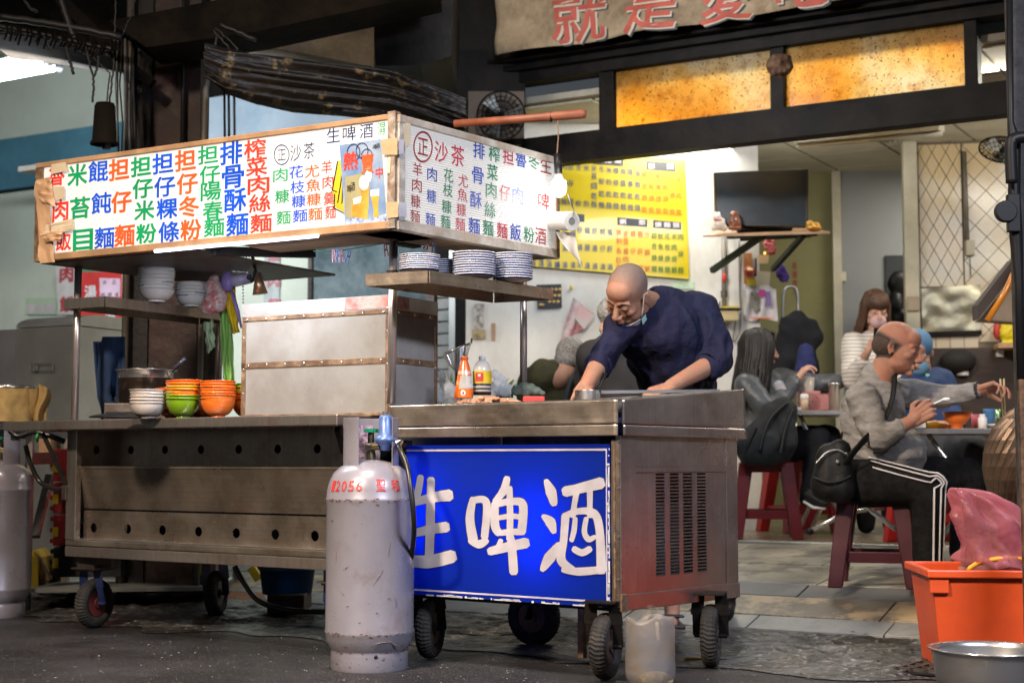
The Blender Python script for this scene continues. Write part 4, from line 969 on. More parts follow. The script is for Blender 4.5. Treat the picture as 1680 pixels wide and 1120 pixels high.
def shelf(name,a,b,c,d,h,label,m):
 t=thing(name,label,'shelf',(a+b+c+d)/4,0,'steel shelves hung under the menu canopy')
 put('plate',MB().slab([a,b,c,d],(0,0,-.006)),m,t)
 for k,(p,q)in enumerate(((a,b),(b,c),(c,d),(d,a))):
  cc=(a+b+c+d)/4;n=((p+q)/2-cc).normalized()*.003
  put('edge',MB().slab([p+n,q+n,q+n*2,p+n*2],(0,0,-h)),m,t)
 return t
hA=P(172,486,6.55);zsl=hA.z
hB=atz(390,513,zsl);hL=hA+Vector((-1,.58,0)).normalized()*.24;hLb=hB+(hL-hA)
shelf('bowl_shelf',hA,hB,hLb,hL,.045,'narrow steel shelf at the left canopy post holding white bowls',steel)
rA=P(703,444,5.58);zsr=rA.z;rB=atz(905,474,zsr)
rL=atz(602,450,zsr);dL=(rL-rA)
if dL.length>.5:rL=rA+dL.normalized()*.36
rLb=rB+(rL-rA)
shelf('plate_shelf',rA,rB,rLb,rL,.045,'copper-toned steel shelf beside the centre post holding stacks of plates',steel_warm)
put('strut',MB().tube([P(762,492,5.9),P(772,560,5.95)],.004,6),steel_clean,kids(rc)[0].parent)if False else None
# OBJECTS ON AND AROUND THE CARTS
def at_rad(px,Y):return P(px,700,Y).x
cA=P(640,660,5.93);
CF=Frame((cA.x,cA.y,CZ),R(-30.5))
cab=thing('frosted_cabinet','frosted plastic display cabinet with rusty riveted strips standing on the left cart','cabinet',CF.o,CF.a)
def cx(px,y=0,py=580):return CF.hit(px,py,y)[0]
cw0=cx(397);czt=CF.hit(600,486)[1];czs=czt-.055;czm=CF.hit(500,596)[1];cdp=RS and .33
frost=mat('frosted_sheet',(.47,.46,.445),.28,0,.25,2.0,.05,14,dirt=(.30,.26,.22),dscale=2.6,damt=.7,transl=.35,ramp=(.46,.68),col2=(.36,.34,.32),alpha=.84)
galv=mat('galvanised_lid',(.50,.50,.50),.45,.6,.15,5,.1,20,dirt=(.32,.27,.23),dscale=4)
put('top_band',MB(CF.m).box((cw0,-.004,czs),(0,.004,czt)),galv,cab);put('side_band',MB(CF.m).box((-.004,0,czs),(.004,cdp,czt)),galv,cab)
put('lid',MB(CF.m).box((cw0,.004,czt-.006),(-.004,cdp,czt-.001)),galv,cab)
put('red_paint_patch',MB(CF.m).box((cx(566),-.006,czs+.004),(-.002,-.0045,czt-.002)),mat('faded_red_paint',(.42,.13,.11),.6,0,.25,9,dirt=(.45,.38,.36),dscale=8,damt=.8),cab)
put('red_paint_patch',MB(CF.m).box((.0045,.004,czs+.004),(.006,.12,czt-.002)),mat('faded_red_paint'),cab)
for nm,a,b,za,zb2 in(('upper_pane',cw0+.02,-.02,czm+.012,czs-.018),('lower_pane',cw0+.02,-.02,.012,czm-.012)):
 put(nm,MB(CF.m).box((a,.0,za),(b,.004,zb2)),frost,cab)
 put('side_pane',MB(CF.m).box((-.004,.02,za),(0,cdp-.02,zb2)),frost,cab)
st=[((cw0,czs-.018),(0,czs)),((cw0,czm-.012),(0,czm+.012)),((cw0,0),(0,.012)),((cw0,.012),(cw0+.022,czs-.022)),((-.022,.012),(0,czm-.012)),((-.022,czm+.012),(0,czs-.022))]
for(a,z_a),(b,z_b)in st:put('strip',MB(CF.m).box((a,-.004,z_a),(b,.0,z_b)),rust_strip,cab,bev=.0015)
for(a,z_a),(b,z_b)in(((.0,czs-.022),(cdp,czs)),((.0,czm-.012),(cdp,czm+.012)),((cdp-.018,.012),(cdp,czs-.022)),((0,.012),(.018,czm-.012)),((0,czm+.012),(.018,czs-.022))):
 put('strip',MB(CF.m).box((.0,a,z_a),(.004,b,z_b)),rust_strip,cab,bev=.0015)
rv=[]
for i in range(8):rv+=[(cw0+.03+i*(-.06-cw0)/7,czs-.011),(cw0+.04+i*(-.08-cw0)/7,czm)]
for z_ in(.1,.2,.33,.42):rv+=[(-.011,z_),(cw0+.011,z_)]
for x_,z_ in rv:put('rivet',MB(CF.m).ball((x_,-.005,z_),(.005,.003,.005),10,6),steel_clean,cab,smooth=True)
for y_,z_ in((.05,czs-.011),(.16,czs-.011),(.27,czs-.011),(.08,czm),(.2,czm),(.31,.2),(.31,.36)):put('rivet',MB(CF.m).ball((.005,y_,z_),(.003,.005,.005),10,6),steel_clean,cab,smooth=True)
put('back_wall',MB(CF.m).box((cw0,cdp-.004,.0),(-.004,cdp,czt-.01)),galv,cab);put('end_wall',MB(CF.m).box((cw0,.004,0),(cw0+.004,cdp-.004,czt-.01)),galv,cab)
put('contents',fuse(MB().ball(CF.w(cw0+.12,.16,.10),(.09,.08,.09)).ball(CF.w(cw0+.38,.16,.33),(.16,.08,.05)),.015,4,'contents'),mat('orange_contents',(.45,.13,.06),.8),cab)
# gas cylinders
cyl_m=mat('cylinder_paint',(.245,.235,.28),.27,.25,.10,3,.05,12,dirt=(.15,.12,.11),dscale=8,damt=.6,ramp=(.57,.70),coat=.35)
stencil=mat('stencil_red',(.50,.03,.025),.5)
def gas(px,pyb,Y,label,rot=0,full=True):
 c=P(px,pyb,Y);c.z=0;r=.160
 t=thing('gas_cylinder',label,'gas cylinder',c,0,'gas cylinders by the carts')
 prof=[(.138,0),(.140,.006),(.140,.062),(.137,.068),(.140,.072),(.150,.09),(.158,.11),(r,.125),(r+.0025,.131),(r+.0025,.137),(r,.143),(r,.60),(r+.0025,.606),(r+.0025,.612),(r,.618),(.158,.645),(.150,.675),(.135,.705),(.11,.728),(.08,.742),(.045,.750),(.03,.752),(.001,.753)]
 put('tank',MB().lathe(prof,c,64),cyl_m,t,smooth=True)
 put('drain_hole',MB().ball(c+Vector((.035,-.136,.057)),(.007,.004,.007),10,6),black_plastic,t)
 gm=MB();rg=.098;zc_=.715;ht=.905
 def arc(a0,a1,z0_,z1_,n=14):
  vs=[]
  for i in range(n+1):
   a=R(a0+(a1-a0)*i/n)
   for rr in(rg,rg+.004):
    for z in(z0_,z1_):vs.append(c+Vector((rr*math.cos(a),rr*math.sin(a),z)))
  fs=[]
  for i in range(n):
   b=4*i;q=b+4
   fs+=[(b,b+1,q+1,q),(b+2,q+2,q+3,b+3),(b+1,b+3,q+3,q+1),(b,q,q+2,b+2)]
  fs+=[(0,2,3,1),(4*n,4*n+1,4*n+3,4*n+2)];gm._add(vs,fs)
 arc(195+rot,250+rot,zc_,ht);arc(-35+rot,30+rot,zc_,ht);arc(75+rot,150+rot,zc_,ht);arc(30+rot,75+rot,ht-.04,ht);arc(150+rot,195+rot,ht-.04,ht)
 put('collar',gm,cyl_m,t,bev=.0015)
 if full:
  lm=MB()
  def alab(a0,a1,z0_,z1_):
   n=8;vs=[]
   for i in range(n+1):
    a=R(a0+(a1-a0)*i/n);vs+=[c+Vector(((rg-.0015)*math.cos(a),(rg-.0015)*math.sin(a),z))for z in(z0_,z1_)]
   lm._add(vs,[(2*i,2*i+1,2*i+3,2*i+2)for i in range(n)])
  alab(90,140,.76,.88);put('data_plate',lm,mat('purple_label',(.35,.30,.38),.5,0,.3,90,col2=(.10,.03,.09)),t)
 vz=.752
 put('valve',MB().cyl(c+Vector((0,0,vz)),c+Vector((0,0,vz+.05)),.018,.014,12).box(c+Vector((-.02,-.015,vz+.035)),c+Vector((.05,.015,vz+.06))).cyl(c+Vector((0,0,vz+.05)),c+Vector((0,0,vz+.10)),.012,n=12),mat('brass',(.30,.25,.16),.4,.9,.2,30),t,bev=.002)
 hw=MB()
 for i in range(14):
  a=2*math.pi*i/14;hw.box(c+Vector((.022*math.cos(a)-.005,.022*math.sin(a)-.005,vz+.10)),c+Vector((.022*math.cos(a)+.005,.022*math.sin(a)+.005,vz+.114)))
 hw.cyl(c+Vector((0,0,vz+.101)),c+Vector((0,0,vz+.113)),.024,n=20);put('hand_wheel',hw,mat('green_knob',(.0,.17,.09),.4),t)
 def wrap(chars,a0,da,z0_,hh,ww):
  mb=MB()
  for i,ch in enumerate(chars):
   v,f=glyph(ch,.012);pts=[]
   for x,y,_z in v:
    a=a0+(i+x*ww)*da;s=.640+(y+.5)*hh
    k=(s-.618)/.11;k=min(max(k,0),1)
    rr=r*math.cos(k*.9)**.42+.0012 if k>0 else r+.0012;zz=.618+k*.098
    pz=.618+k*.105;
    for(ra,z1),(rb,z2)in zip(prof[14:],prof[15:]):
     if z1<=pz<=z2:rr=ra+(rb-ra)*(pz-z1)/(z2-z1)+.0015
    pts.append(c+Vector((rr*math.cos(a),rr*math.sin(a),pz+.001)))
   mb._add(pts,f)
  put('lettering',mb,stencil,t,kind='stuff')
 wrap('12056',R(216+rot),R(11),0,.040,.74);wrap('聖和',R(289+rot),R(21),0,.046,.60)
 return t,c
g1,gc=gas(606,1083,5.60,'big grey gas cylinder with red 12056 standing in front of the two carts')
gas(-8,1000,7.45,'grey gas cylinder cut by the left edge of the picture, beside the steel table legs',-25,False)
reg_b=mat('regulator_blue',(.10,.17,.42),.35,.3,.15,20)
rg_=thing('gas_regulator','blue pressure regulator screwed on the grey gas cylinder valve','regulator',gc+Vector((.052,-.02,.80)))
rc0=gc+Vector((.056,-.03,0))
put('body',MB().lathe([(.001,.785),(.018,.786),(.02,.80),(.034,.812),(.040,.820),(.041,.828),(.034,.836),(.026,.842),(.024,.905),(.021,.914),(.001,.916)],rc0,28),reg_b,rg_,smooth=True)
put('cap',MB().cyl(rc0+Vector((0,0,.914)),rc0+Vector((0,0,.928)),.012,n=14),steel_clean,rg_)
put('outlet',MB().cyl(rc0+Vector((.02,0,.815)),rc0+Vector((.06,-.01,.815)),.012,n=14),steel_clean,rg_)
put('inlet',MB().cyl(rc0+Vector((-.02,0,.805)),rc0+Vector((-.06,.02,.80)),.014,n=14),mat('brass'),rg_)
h0=rc0+Vector((.058,-.01,.815))
hp=[h0,P(655,735,5.50),P(668,765,5.45),P(674,805,5.42),P(679,850,5.42),P(678,890,5.5),P(672,930,5.62)]
def cr_path(q,n=8):
 out=[]
 for i in range(len(q)-1):
  p0=q[max(i-1,0)];p1=q[i];p2=q[i+1];p3=q[min(i+2,len(q)-1)]
  for j in range(n):
   t=j/n;out.append(.5*((2*p1)+(p2-p0)*t+(2*p0-5*p1+4*p2-p3)*t*t+(3*p1-p0-3*p2+p3)*t*t*t))
 out.append(q[-1]);return out
solo('gas_hose',MB().tube(cr_path([Vector(p)for p in hp]),.0095,12),mat('hose',(.012,.012,.013),.3),'black rubber gas hose curving down from the blue regulator','hose',smooth=True)
# bowls on the counter and shelves
def bowl_prof(r,h,foot=.42,t=.003):
 o=[];n=8
 o.append((r*foot,0));o.append((r*foot,h*.1))
 for i in range(n+1):
  a=i/n;rr=r*(foot+(1-foot)*math.sin(a*math.pi/2)**.9);o.append((rr,h*.1+h*.9*(1-math.cos(a*math.pi/2))**.8))
 inn=[(max(a-t,.001),b+t*.4)for a,b in reversed(o[2:])]
 return o+[(r+.0035,h-.002),(r+.0035,h+.001),(r-.001,h+.0015)]+inn+[(.001,h*.16)]
PB={}
OR2='lowest second third fourth fifth sixth seventh eighth'.split()
def ords(n,s):return[('lowest ' if i==0 else 'topmost ' if i==n-1 else OR2[i]+' from the bottom, ')+s for i in range(n)]
def bowlmesh(key,r,h,m,foot=.42):
 if key not in PB:
  me=MB().lathe(bowl_prof(r,h,foot),(0,0,0),36).mesh(key,m,True);PB[key]=me
 return PB[key]
def stack(nm,key,r,h,foot,base,n,step,mats,labels,group,cat='bowl',tilt=.022,band=None):
 for i in range(n):
  m=mats[i]if isinstance(mats,list)else mats
  lb=labels[i]if isinstance(labels,list)else labels
  o=bpy.data.objects.new(nm,bowlmesh(key+m.name,r,h,m,foot));COL.objects.link(o)
  o.location=Vector(base)+Vector((rnd.uniform(-.003,.003),rnd.uniform(-.003,.003),step*i));o.rotation_euler=(rnd.uniform(-tilt,tilt),rnd.uniform(-tilt,tilt),rnd.uniform(0,6))
  tag(o,lb,cat,group)
  if band:
   if key+'band' not in PB:
    bm_=MB();n_=36
    for k in range(9):
     a0=2*math.pi*k/n_;a1=2*math.pi*(k+1)/n_;rr=r*.985+.0012
     bm_._add([(rr*math.cos(a0)*.985,rr*math.sin(a0)*.985,h*.84),(rr*math.cos(a1)*.985,rr*math.sin(a1)*.985,h*.84),(rr*math.cos(a1),rr*math.sin(a1),h*.92),(rr*math.cos(a0),rr*math.sin(a0),h*.92)],[(0,1,2,3)])
    PB[key+'band']=bm_.mesh('rim_band',blue_line,False)
   b=bpy.data.objects.new('rim_band',PB[key+'band']);link(b,o)
   b.matrix_parent_inverse=Matrix.Identity(4)
or_m=mat('orange_melamine',(.75,.16,.02),.28,0,.04,8,coat=.3);lime=mat('lime_melamine',(.42,.46,.03),.28,0,.04,8,coat=.3);green=mat('green_melamine',(.16,.30,.01),.25,0,.05,8,coat=.4)
pottery=mat('worn_porcelain',(.56,.50,.46),.25,0,.1,9,coat=.3)
def cpos(px,Y):p=P(px,684,Y);p.z=CZ+.001;return p
Yb=6.35
stack('bowl','noodlebowl',.073,.062,.45,cpos(242,Yb),5,.0135,pottery,['lowest worn white bowl under the short stack in front of the black pot','second worn white bowl from the bottom, in front of the black pot','middle worn white bowl of the stack in front of the black pot','worn white bowl just below the top one, in front of the black pot','topmost worn white bowl in front of the black pot'],'worn white bowls on the counter',tilt=.02)
stack('bowl','plasticbowl',.072,.080,.40,cpos(301,Yb),7,.0125,[green,green,lime,or_m,lime,or_m,or_m],['lowest green bowl of the mixed orange and green stack','second green bowl in the mixed orange and green stack','lime bowl between green and orange bowls, lower of two in the mixed stack','orange bowl held between two lime bowls in the mixed stack','upper lime bowl of the mixed orange and green stack','orange bowl just below the top of the mixed stack','topmost orange bowl of the mixed green and orange stack'],'coloured bowls on the counter')
stack('bowl','plasticbowl',.072,.080,.40,cpos(357,Yb-.04),7,.0115,or_m,ords(7,'orange bowl of the all-orange stack left of the frosted cabinet'),'orange bowls of the middle stack')
stack('bowl','plasticbowl',.072,.080,.40,cpos(408,Yb+.06),6,.0125,[or_m,or_m,or_m,or_m,lime,green],ords(4,'orange bowl half hidden behind the cabinet')+['lime bowl near the top of the half-hidden stack beside the cabinet','green bowl topping the half-hidden stack beside the cabinet'],'coloured bowls half hidden by the cabinet')
stack('bowl','plasticbowl',.072,.080,.40,cpos(283,Yb+.17),5,.0125,or_m,ords(5,'orange bowl peeping out behind the mixed stack'),'orange bowls hidden behind the mixed stack')
stack('bowl','plasticbowl',.072,.080,.40,cpos(333,Yb+.17),5,.0125,or_m,ords(5,'orange bowl in the gap between the mixed and all-orange stacks'),'orange bowls in the gap behind')
pY=6.75;pc_=P(240,600,pY);pz=CZ+.04;prr=45/S(pY)
pot=thing('stock_pot','black-bottomed steel stock pot with a ladle handle sticking out','pot',(pc_.x,pc_.y,pz))
ztop_p=P(240,608,pY).z
put('body',MB().lathe([(.001,pz),(prr*.96,pz),(prr,pz+.02),(prr,ztop_p-.035),(prr*.96,ztop_p-.035)],(pc_.x,pc_.y,0),48),mat('pot_soot',(.030,.022,.018),.25,.8,.3,5,.05,14,dirt=(.10,.06,.04),dscale=4),pot,smooth=True)
put('insert',MB().lathe([(prr*.97,ztop_p-.05),(prr*.98,ztop_p-.004),(prr*1.10,ztop_p),(prr*1.10,ztop_p+.003),(prr*.95,ztop_p-.002),(prr*.93,ztop_p-.05),(.001,ztop_p-.06)],(pc_.x,pc_.y,0),48),steel_clean,pot,smooth=True)
lad=thing('ladle','steel ladle with a dark handle standing in the stock pot','ladle',P(290,600,pY))
put('stem',MB().tube([P(262,622,pY),P(284,606,pY-.02)],.005,8),steel_clean,lad);put('grip',MB().tube([P(282,608,pY-.02),P(304,588,pY-.05)],[.008,.010],10),mat('ladle_grip',(.05,.05,.08),.3),lad,smooth=True)
put('bowl',MB().ball(P(258,626,pY),.03),steel_clean,lad,smooth=True)
stv=thing('stove_box','low dark stove box on the counter under the stock pot','stove',P(210,680,6.7))
s0=P(170,680,6.62);s1=P(232,660,6.62)
put('box',MB().box((s0.x,6.62,CZ),(s1.x+.12,6.98,P(200,661,6.62).z)),steel_dark,stv,bev=.004)
put('front_slot',MB().box((s0.x+.01,6.612,CZ+.01),(s1.x-.0,6.619,CZ+.035)),black_plastic,stv)
solo('pan_lid',MB().lathe([(.105,0),(.10,.006),(.06,.014),(.001,.018)],(P(188,684,6.3).x,6.3,CZ+.001),32),black_plastic,'black domed pan lid lying on the counter by the worn bowls','lid',smooth=True)
def towel(u,v):
 x=158+46*u+8*(v-.5)*(1 if u<.5 else 0);y=552+132*v+(8 if u<.3 else 0)
 Y=6.95+.03*math.sin(u*9+v*2)+.015*noise.noise(Vector((u*5,v*4,0)))
 if v>.7:x+=6*math.sin((v-.7)*8)*(1 if u<.5 else-1.2)
 return P(x,y-18*(v>.85)*u,Y)
solo('towel',MB().grid(towel,24,30),mat('dark_blue_towel',(.012,.035,.10),.95,0,.2,20,.5,200),'dark blue towel hanging beside the left canopy post','towel',smooth=True,solid=.008)
def spos(px,Y,z):p=P(px,480,Y);p.z=z+.001;return p
stack('bowl','whitebowl',.080,.060,.5,spos(256,6.80,zsl),8,.0155,porcelain,ords(8,'white blue-rimmed bowl of the tall stack on the left shelf'),'white bowls in the tall shelf stack',tilt=.03,band=1)
stack('bowl','whitebowl2',.070,.052,.5,spos(314,7.02,zsl),5,.0145,porcelain,ords(5,'white blue-rimmed bowl of the short stack on the left shelf'),'white bowls in the short shelf stack',tilt=.03,band=1)
def plate_prof(r):return[(r*.5,0),(r*.55,.004),(r*.8,.010),(r,.020),(r,.022),(r*.78,.013),(r*.5,.006),(.001,.005)]
def plates(px,Y,r,n,label,group,step=.0095,nm='plate'):
 ORD='lowest second third fourth fifth sixth seventh eighth ninth tenth eleventh twelfth'.split()
 key='plate%.3f'%r
 if key not in PB:
  PB[key]=MB().lathe(plate_prof(r),(0,0,0),40).mesh('plate',porcelain,True)
  PB[key+'e']=MB().lathe([(r*.90,.0135),(r*.99,.0170),(r+.0006,.0192)],(0,0,0),40).mesh('rim_line',blue_line,True)
 b=spos(px,Y,zsr)
 for i in range(n):
  o=bpy.data.objects.new(nm,PB[key]);COL.objects.link(o);o.location=b+Vector((rnd.uniform(-.001,.001),rnd.uniform(-.001,.001),i*step));o.rotation_euler=(rnd.uniform(-.01,.01),rnd.uniform(-.01,.01),rnd.uniform(0,6))
  tag(o,('topmost ' if i==n-1 else ORD[i]+' up, ' if i else 'lowest ')+label,'plate',group)
  e_=bpy.data.objects.new('rim_line',PB[key+'e']);link(e_,o);e_.matrix_parent_inverse=Matrix.Identity(4)  # blue rim line; its dark colour also paints the shade between stacked plates
plates(778,5.90,.086,10,'white plate of the middle stack on the right shelf','plates in the middle shelf stack')
plates(841,6.0,.080,11,'white plate of the stack at the right end of the shelf','plates in the right shelf stack')
plates(688,5.72,.078,8,'white plate of the low stack by the centre post','plates in the stack by the post',.0075)
plates(731,5.95,.052,9,'small saucer between the post stack and the middle plate stack','small saucers on the shelf',.008,'saucer')
glove_g=mat('lime_glove',(.28,.55,.13),.5);glove_y=mat('yellow_glove',(.80,.58,.02),.5);lilac=mat('lilac_plastic',(.36,.26,.68),.35,transl=.25);clear=mat('clear_plastic',(.75,.76,.78),.12,0,.1,9,.6,30,alpha=.42)
def drape(nm,quad,Y,m,label,cat,amp=.012,th=.002,nu=14,nv=22,seed=0,edge=4,**k):
 a,b,c,d=[Vector(q)for q in quad]
 def fn(u,v):
  e=edge*noise.noise(Vector((u*3,v*4,seed)))
  q=a*(1-u)*(1-v)+b*u*(1-v)+c*u*v+d*(1-u)*v
  return P(q.x+e,q.y+e*.6,Y+amp*noise.noise(Vector((u*4+seed,v*3,seed)))*2+amp*.8*math.sin(u*14+v*2))
 return solo(nm,MB().grid(fn,nu,nv),m,label,cat,smooth=True,solid=th,**k)
drape('glove',[(356,470),(380,470),(384,640),(366,620)],7.0,glove_g,'long lime green rubber glove hanging at the shelf end','glove',seed=2)
drape('glove',[(366,468),(384,465),(394,545),(380,547)],6.95,glove_y,'short yellow rubber glove hanging at the shelf end','glove',seed=4)
drape('rag',[(334,530),(350,524),(352,570),(340,580)],7.05,mat('pale_green_rag',(.45,.58,.38),.9),'pale green rag hanging under the left shelf','rag',seed=9)
fnl=thing('lilac_dipper','lilac plastic dipper with a round bowl hanging under the canopy','dipper',P(385,470,6.9))
put('bowl',MB().ball(P(374,462,6.9),(.032,.02,.045),20,12),lilac,fnl,smooth=True);put('cup',MB().cyl(P(380,462,6.88),P(412,456,6.88),.028,.024,20),mat('lilac_clear',(.55,.48,.72),.2,alpha=.8),fnl,smooth=True)
put('handle',MB().tube([P(380,478,6.9),P(390,510,6.9),P(396,538,6.9)],[.018,.022,.010],10,sy=.4),lilac,fnl,smooth=True)
def baggy(nm,pts,Y,m,label,cat,th=.05,seed=1,wr=.006,vox=.006):
 mb=MB()
 for x,y,r in pts:mb.ball(P(x,y,Y),(r/S(Y),max(r/S(Y)*.7,.01),r/S(Y)),14,9)
 return solo(nm,fuse(mb,vox,3,nm,None,wr,22),m,label,cat,smooth=True)
baggy('printed_bag',[(350,470,14),(360,484,15),(348,492,14),(342,505,12),(358,500,13),(352,458,8)],6.95,mat('bag_red_print',(.66,.62,.62),.25,0,.1,26,col2=(.55,.08,.08),alpha=.85),'crumpled clear bag with red print lying on the left shelf','plastic bag')
sw=thing('black_strap','black strap with a hook hanging from the canopy frame beside wire whisks','strap',P(415,440,6.7))
put('strap',MB().tube([P(413,412,6.7),P(417,436,6.7),P(420,446,6.68),P(412,462,6.66)],[.022,.022,.02,.014],8,sy=.35),black_plastic,sw,smooth=True)
put('hook',MB().ball(P(409,455,6.66),.012),black_plastic,sw,smooth=True)
wk=thing('wire_loops','bunch of steel wire loops and chain hanging under the canopy by the lilac dipper','utensil',P(392,430,6.9))
for i in range(7):
 x=384+i*4;put('wire',MB().tube([P(x+6*math.cos(2*math.pi*k/16),432+(14+i%3)*math.sin(2*math.pi*k/16),6.9+.01*i)for k in range(17)],.0022,6,False),steel_clean,wk,smooth=True)
for i in range(22):put('bead',MB().ball(P(398+.3*i*.2,418+i*5.2,6.98),.0045,8,6),steel_clean,wk,smooth=True)
solo('hanging_cone',MB().cyl(P(423,448,6.85),P(427,482,6.85),.012,.035,20),mat('copper_tone',(.65,.40,.25),.3,.8),'copper-toned metal cone shining behind the frosted cabinet','funnel',smooth=True)
pin_p=mat('pin_pink',(.70,.30,.38),.4);pin_b=mat('pin_blue',(.22,.34,.70),.4)
def pin(px,py,Y,m,tilt,label,grp):
 t=thing('clothespin',label,'clothespin',P(px,py,Y),0,grp);d=Vector((math.sin(tilt),0,-math.cos(tilt)));c=P(px,py,Y);L_=.052
 for s in(-1,1):
  o_=Vector((math.cos(tilt),0,math.sin(tilt)))*.006*s;put('jaw',MB().bar(c-d*L_/2+o_*.5,c+d*L_/2+o_*1.2,.010,.005,(1,0,0)),m,t,bev=.001)
 put('spring',MB().cyl(c-Vector((0,.008,0)),c+Vector((0,.008,0)),.004,n=10),steel_clean,t)
for x,y,m,tl,lb in((548,420,pin_p,.1,'leftmost pink clothespin of the four left of the centre post'),(554,420,pin_b,0,'blue clothespin between two pink ones left of the centre post'),(560,420,pin_p,.05,'pink clothespin between two blue ones left of the centre post'),(571,421,pin_b,-.3,'tilted blue clothespin, rightmost of the four left of the centre post'),(633,410,pin_p,.15,'pink clothespin just left of the centre post')):
 pin(x,y,6.0,m,tl,lb,'clothespins on the line')
pin(702,400,5.95,pin_p,-.5,'slanting pink clothespin right of the centre post','clothespins on the line');pin(712,404,5.95,pin_b,0,'blue clothespin right of the centre post','clothespins on the line')
solo('clothes_line',MB().tube([P(514,412,6.0),P(555,412,6.0),P(600,404,6.0),P(640,398,6.0),P(700,392,5.95),P(740,396,6.1)],.002,6),mat('green_cord',(.05,.15,.07),.6),'thin green cord strung under the canopy holding clothespins','cord')
pole=thing('wooden_pole','reddish wooden pole sticking out behind the right menu board, carrying the bulb','pole',P(850,196,6.6))
put('shaft',MB().tube([P(745,203,6.6),P(860,195,6.55),P(955,187,6.5),P(962,188,6.5)],[.016,.018,.021,.017],14),mat('red_wood',(.30,.10,.055),.45,0,.2,9),pole,smooth=True)
put('wrap',MB().cyl(P(902,192,6.53),P(906,192,6.53),.0225,n=14),black_plastic,pole)
bY=6.28
bulb=thing('light_bulb','lit white bulb hanging in a black socket at the corner of the menu canopy','bulb',P(917,300,bY))
put('wire',MB().tube([P(915,198,bY),P(916,225,bY),P(914,252,bY)],.003,6),mat('brown_wire',(.25,.15,.09),.5),bulb)
put('socket',MB().cyl(P(915,253,bY),P(916,284,bY),.0185,.0165,18),black_plastic,bulb,smooth=True)
put('neck',MB().lathe([(.014,.03),(.018,.02),(.028,.0)],P(917,298,bY),24),white_plastic,bulb,smooth=True)
bc=P(917,308,bY)
put('globe',MB().lathe([(.001,-.040),(.012,-.038),(.025,-.028),(.031,-.012),(.032,.010),(.031,.026),(.027,.030)],bc,24),emis('bulb_glow',(1,.97,.92),12),bulb,smooth=True)
pl2=bpy.data.lights.new('bulb_light','POINT');pl2.energy=2.6;pl2.color=(1,.95,.86);pl2.shadow_soft_size=.035
plo=bpy.data.objects.new('bulb_light',pl2);COL.objects.link(plo);plo.location=bc+Vector((0,0,-.02))-Vector((0,.06,.02));link_=plo
roll=thing('paper_roll','white tissue roll hanging with a loose sheet at the canopy corner','paper roll',P(925,362,6.36))
ra,rb=P(903,362,6.40),P(938,363,6.26)
put('roll',MB().cyl(ra,rb,.039,n=32),paper_white,roll,smooth=False);put('core',MB().cyl(rb+(rb-ra).normalized()*.0005,rb+(rb-ra).normalized()*.001,.016,n=20),mat('core',(.20,.22,.20),.7),roll)
put('cord',MB().tube(cr_path([P(932,318,6.26),P(936,332,6.26),P(941,345,6.26),P(939,358,6.24)]),.003,6),cab_m,roll)
put('loose_sheet',MB().grid(lambda u,v:(lambda a,b:P(a.x,a.y,6.30+.03*math.sin(u*3+v*2)))(Vector((912+(944-912)*u+(v**1.4)*(40-28*u),380+2*u+v*(50+12*u))),0),8,14),paper_white,roll,smooth=True)
# things on the right cart
WT=.93
def wpos(px,Y,z=WT):p=P(px,650,Y);p.z=z;return p
glass=mat('bottle_glass',(.75,.75,.72),.06,0,.02,5,alpha=.45);sauce=mat('black_sauce',(.008,.005,.004),.08,coat=.6)
bt=thing('chili_sauce_bottle','clear sauce bottle with orange cap, neck and label on the right cart','bottle',wpos(762,5.98))
c=wpos(762,5.98);zl=lambda py,Y=5.98:P(762,py,Y).z
put('glass',MB().lathe([(.001,zl(654)),(.033,zl(654)),(.034,zl(640)),(.027,zl(612)),(.018,zl(598)),(.012,zl(592))],(c.x,c.y,0),28),glass,bt,smooth=True)
put('label',MB().lathe([(.0345,zl(652)),(.0350,zl(640)),(.0345,zl(638))],(c.x,c.y,0),28),or_m,bt,smooth=True)
put('sauce',MB().lathe([(.001,zl(641)),(.0325,zl(641)),(.0315,zl(636)),(.001,zl(636))],(c.x,c.y,0),24),sauce,bt,smooth=True)
put('neck_sleeve',MB().lathe([(.0285,zl(616)),(.0225,zl(604)),(.0175,zl(597)),(.0135,zl(592)),(.0125,zl(590)),(.016,zl(589)),(.015,zl(585)),(.010,zl(584)),(.001,zl(584))],(c.x,c.y,0),28),mat('orange_neck',(.75,.13,.01),.25,coat=.5),bt,smooth=True)
put('emblem',MB().ball((c.x-.004,c.y-.0345,zl(645)),(.010,.002,.012),16,8),lab_white,bt,smooth=True);put('emblem_mark',MB().ball((c.x-.004,c.y-.0362,zl(645)),(.004,.0012,.007),12,8),redp,bt)
put('side_sleeve',MB().tube([V3(c.x-.020,c.y-.018,zl(616)),V3(c.x-.030,c.y-.012,zl(654))],[.008,.012],10),mat('orange_neck'),bt,smooth=True)
b2=thing('soy_sauce_bottle','plastic bottle of black sauce with yellow and red label and white cap','bottle',wpos(791,6.02))
c=wpos(791,6.02);zl=lambda py,Y=6.02:P(791,py,Y).z
put('bottle',MB().lathe([(.001,zl(648)),(.034,zl(648)),(.036,zl(645)),(.036,zl(608)),(.030,zl(598)),(.018,zl(592)),(.012,zl(590)),(.012,zl(588))],(c.x,c.y,0),32),glass,b2,smooth=True)
put('sauce',MB().lathe([(.001,zl(648)),(.035,zl(648)),(.037,zl(644)),(.0345,zl(641)),(.037,zl(638)),(.0345,zl(635)),(.037,zl(631)),(.035,zl(629)),(.001,zl(629))],(c.x,c.y,0),32),sauce,b2,smooth=True)
